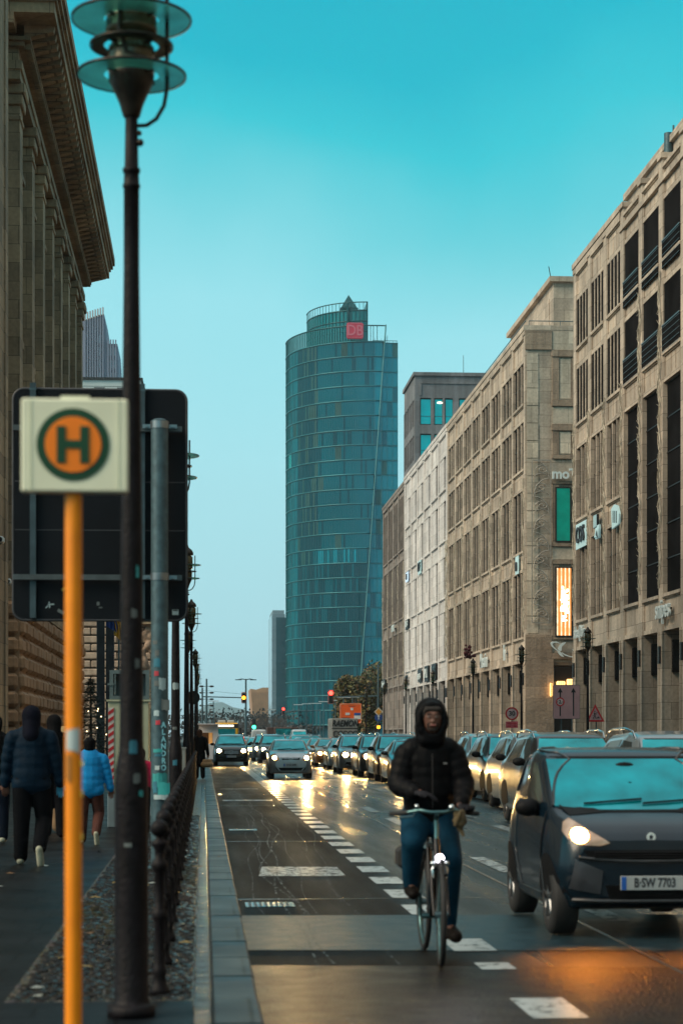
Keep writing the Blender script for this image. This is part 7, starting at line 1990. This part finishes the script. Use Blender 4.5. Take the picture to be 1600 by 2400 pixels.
# gloved hands with fingers
def hand(wrist, dirv, curl, thumb_side, mat, parent, name='glove', sc_=1.0, up=Vector((0,0,1))):
    d = Vector(dirv).normalized(); side = d.cross(up).normalized()*thumb_side; nrm = side.cross(d).normalized()
    w = Vector(wrist); S = []
    palm = w+d*.055*sc_
    for k in (-1,0,1): S.append((w+side*k*.012*sc_, .020*sc_, palm+side*k*.024*sc_, .016*sc_))
    for k in range(4):
        L = (.034,.040,.037,.028)[k]*sc_; p = palm+side*(.033-.022*k)*sc_; dd = d; prev = p
        for j in range(3):
            a = curl*(j+.6); dd = (d*cos(a)-nrm*sin(a)).normalized(); e = prev+dd*L*(1-.18*j); S.append((prev,(.0095-.001*j)*sc_,e,(.0085-.001*j)*sc_)); prev = e
    t0 = w+d*.015*sc_+side*.022*sc_; t1 = t0+(d*.6+side*.7-nrm*.25).normalized()*.038*sc_; t2 = t1+(d*.95-nrm*.35).normalized()*.03*sc_
    S += [(t0,.013*sc_,t1,.011*sc_),(t1,.011*sc_,t2,.009*sc_)]
    return blob(S, .0055*sc_, 1).build(name, mat, parent)
M_glove = cloth('dark_glove', (.018,.018,.022), .7)
hand((-.12,.43,1.19),(1,-.35,-.06),.35,1,M_glove,cy,sc_=1.15); hand((.20,.43,1.11),(.25,-.6,-.55),.75,-1,M_glove,cy,sc_=1.1)
q = MB(); q.box(.075,.10,.452,.46,1.395,1.405); q.build('jacket_badge', pm('badge_grey',(.2,.2,.2),.5), cy)
q = MB(); q.tube([(0,.49-.012,1.08),(0,.50-.012,1.2),(0,.495-.012,1.35),(0,.50,1.47)],.004,4); q.build('zip', M_frame, cy)

# ---- walkers seen from behind
def walker(label, x, y, H, top, topm, legm, shoem, hair=None, hairm=None, hood=False, puff=True, stride=.0, kick=True, bulk=1., armL=0, armR=0, handm=None, bag=None, coat=0, name='person', face=1):
    s = H/1.75; b = bulk
    def V(a, c, d): return (a*s*b, c*s, d*s)
    kn = (V(-.09,0,.50), V(.09,0,.50))
    L0 = [(V(-.09,0,.92),.095*s,V(-.10,.04*stride,.50),.075*s),(V(-.10,.04*stride,.50),.072*s,V(-.11,.05*stride,.09),.055*s)]
    if kick: L1 = [(V(.09,0,.92),.095*s,V(.12,.10,.51),.075*s),(V(.12,.10,.51),.072*s,V(.10,-.22,.20),.055*s)]
    else: L1 = [(V(.09,0,.92),.095*s,V(.10,-.02,.50),.075*s),(V(.10,-.02,.50),.072*s,V(.11,-.12,.10),.055*s)]
    armsk = [(V(-.19,0,1.42),.055*s,V(-.25,.02+armL,1.15),.042*s),(V(-.25,.02+armL,1.15),.040*s,V(-.27,.05+armL,.90),.03*s),
             (V(.19,0,1.42),.055*s,V(.25,.02+armR,1.15),.042*s),(V(.25,.02+armR,1.15),.040*s,V(.29,.05+armR,.90),.03*s)]
    body = [(V(0,0,.95),.125*s,V(0,0,1.2),.12*s,(1,0,0),.7),(V(0,0,1.2),.14*s,V(0,0,1.40),.135*s,(1,0,0),.65),(V(0,0,1.42),.055*s,V(0,0,1.54),.055*s),(V(0,.01,1.60),.085*s,V(0,.01,1.66),.092*s)]+L0+L1+armsk
    foot = [(V(-.11,.02,.05),.035*s,V(-.115,.14,.04),.032*s)]
    body += foot
    p = blob(body, .016, 4).build(name, M_skin); p.location = (x,y,PH+.002); tag(p, label, 'person')
    # trousers
    T = [(V(-.07,0,.95),.125*s,V(.07,0,.95),.125*s)]+[(a,r0+.022*s,c,r1+.022*s) for a,r0,c,r1 in L0+L1]
    blob(T, .015, 3).build('trousers', legm, p)
    # jacket
    hem = .84 if not coat else coat
    body_j = [(V(0,0,hem+.12),.19*s*b,V(0,0,1.18),.185*s*b,(1,0,0),.72),(V(0,0,1.15),.19*s*b,V(0,0,1.40),.175*s*b,(1,0,0),.68)]
    arm_j = [(a,r0+.03*s,c,r1+.03*s) for a,r0,c,r1 in armsk]
    Jx = (puffer(body_j,.09*s,.010)+puffer(arm_j,.085*s,.007)) if puff else body_j+arm_j
    Jx += [(V(-.09,0,hem+.06),.115*s*b,V(.09,0,hem+.06),.115*s*b,(0,0,1),1.0)] if True else []
    Jx += [(V(-.13,0,1.43),.085*s,V(.13,0,1.43),.085*s),(V(0,0,1.45),.085*s,V(0,0,1.52),.07*s)]
    blob(Jx, .013, 2).build('jacket', topm, p)
    if hood: blob([(V(0,-.01,1.50),.098*s,V(0,0,1.665),.110*s),(V(0,.02,1.64),.10*s,V(0,.05,1.66),.095*s),(V(0,-.06,1.44),.10*s,V(0,-.02,1.56),.10*s)],.013,3).build('hood', hairm or topm, p)
    elif hairm: blob([(V(0,-.01,1.60),.098*s,V(0,0,1.67),.104*s),(V(0,-.04,1.50 if hair == 'long' else 1.60),.07*s,V(0,-.03,1.62),.09*s)],.013,2).build('hair' if hair != 'hat' else 'knit_hat', hairm, p)
    # shoes
    blob([(V(-.11,-.03,.05),.045*s,V(-.115,.15,.045),.040*s),(V(-.11,-.02,.08),.04*s,V(-.11,.02,.07),.045*s)],.011,1).build('shoe', shoem, p)
    if kick: blob([(V(.10,-.27,.19),.042*s,V(.11,-.20,.02),.042*s),(V(.10,-.24,.21),.04*s,V(.10,-.24,.16),.045*s)],.011,1).build('shoe', shoem, p)
    else: blob([(V(.11,-.16,.06),.045*s,V(.115,.02,.045),.040*s)],.011,1).build('shoe', shoem, p)
    for sg, ar in ((-1,armL),(1,armR)):
        hand((Vector(V(.27 if sg < 0 else .29,.05+ar,.91)).x*sg, .05*s+ar*s, .90*s), (.0,.15,-1), .25, sg, (handm if (sg > 0 and handm) else M_skin), p, 'hand' if not (sg > 0 and handm) else 'glove', sc_=s*1.05, up=Vector((0,1,0)))
    return p
M_navy = cloth('navy_puffer', (.002,.012,.026), .6); M_blk = cloth('black_coat', (.003,.003,.004), .8); M_blk2 = cloth('black_trousers', (.002,.0025,.004), .85)
M_dj = cloth('dark_jeans', (.002,.005,.012), .85); M_shoe = cloth('pale_trainer', (.34,.34,.26), .6); M_beige = cloth('beige_coat', (.20,.13,.075), .75)
M_cyan = cloth('sky_blue_puffer', (.01,.22,.52), .5, var=.12); M_brown = cloth('brown_trousers', (.07,.028,.022), .7); M_pinkc = cloth('pink_puffer', (.45,.02,.07), .6)
w1 = walker('person in a navy hooded puffer jacket walking away, one trainer lifted', -1.96, 22.6, 1.80, None, M_navy, M_blk2, M_shoe, hood=True, hairm=cloth('navy_hood', (.003,.004,.010), .8), handm=cloth('blue_glove', (.06,.28,.42), .7), bulk=1.08)
w2 = walker('person in black with dark jeans at the left edge of the pavement', -2.84, 27.1, 1.74, None, M_blk, M_dj, M_shoe, hood=False, hair='short', hairm=M_blk, puff=False, kick=False)
w3 = walker('person in a black hood just beyond the one in navy', -2.14, 28.4, 1.76, None, M_blk, M_blk2, M_blk, hood=True, kick=False)
w4 = walker('person in a beige padded coat half hidden by the yellow pole', -2.12, 30, 1.60, None, M_beige, M_beige, cloth('tan_boot', (.10,.07,.045), .7), hair='long', hairm=cloth('blonde_hair', (.34,.25,.13), .6), kick=False, coat=.55)
w5 = walker('child in a bright sky blue puffer jacket, brown trousers and dark knit hat', -1.54, 26.8, 1.44, None, M_cyan, M_brown, M_shoe, hair='hat', hairm=M_blk, bulk=1.18)
w6 = walker('child in a pink puffer jacket mostly hidden between the foreground lamp and the grey pole', -.93, 29.2, 1.28, None, M_pinkc, M_dj, M_blk, hair='short', hairm=M_blk, kick=False)
w7 = walker('person in a long black coat carrying a tan bag near the white stall', -.13, 66.5, 1.66, None, M_blk, M_blk2, M_blk, hair='long', hairm=cloth('brown_hair', (.05,.025,.015), .7), kick=False, coat=.5, puff=False)
o = blob([((-.12,0,0),.10,(.12,0,0),.10,(0,0,1),1.0),((-.1,0,.12),.06,(.1,0,.12),.06)], .02, 2).build('shoulder_bag', cloth('tan_bag', (.30,.19,.10), .7)); o.location = (.12,66.2,.62); tag(o, 'tan shopping bag held by the person near the white stall', 'bag')
# distant pedestrians at the right by the junction
for k, (px, Y) in enumerate(((872,176),(858,182),(850,190),(1318,120),(1345,121))):
    w = walker(('dark pedestrian at the right kerb beneath the amber signal','dark pedestrian left of the amber signal mast','dark pedestrian beside the graffiti container','dark pedestrian in the arcade entrance behind the lane sign','dark pedestrian in the arcade entrance right of the lane sign')[k], WX(px,Y), Y, 1.72, None, M_blk, M_blk2, M_blk, hair='short', hairm=M_blk, kick=False, puff=False)

# ================================================================== HAZE (real air between the street and the far tower)
q = MB(); q.box(-400, 400, -170, 1000, -1.0, 128); hz = q.build('haze', [], None); tag(hz, kind='stuff')
hm = bpy.data.materials.new('haze_air'); hm.use_nodes = True; hn = hm.node_tree; hn.nodes.clear(); ho = hn.nodes.new('ShaderNodeOutputMaterial'); hv = hn.nodes.new('ShaderNodeVolumePrincipled')
hv.inputs['Color'].default_value = (.80,.95,1,1); hv.inputs['Density'].default_value = .00013; hn.links.new(hv.outputs[0], ho.inputs['Volume']); hz.data.materials.append(hm)
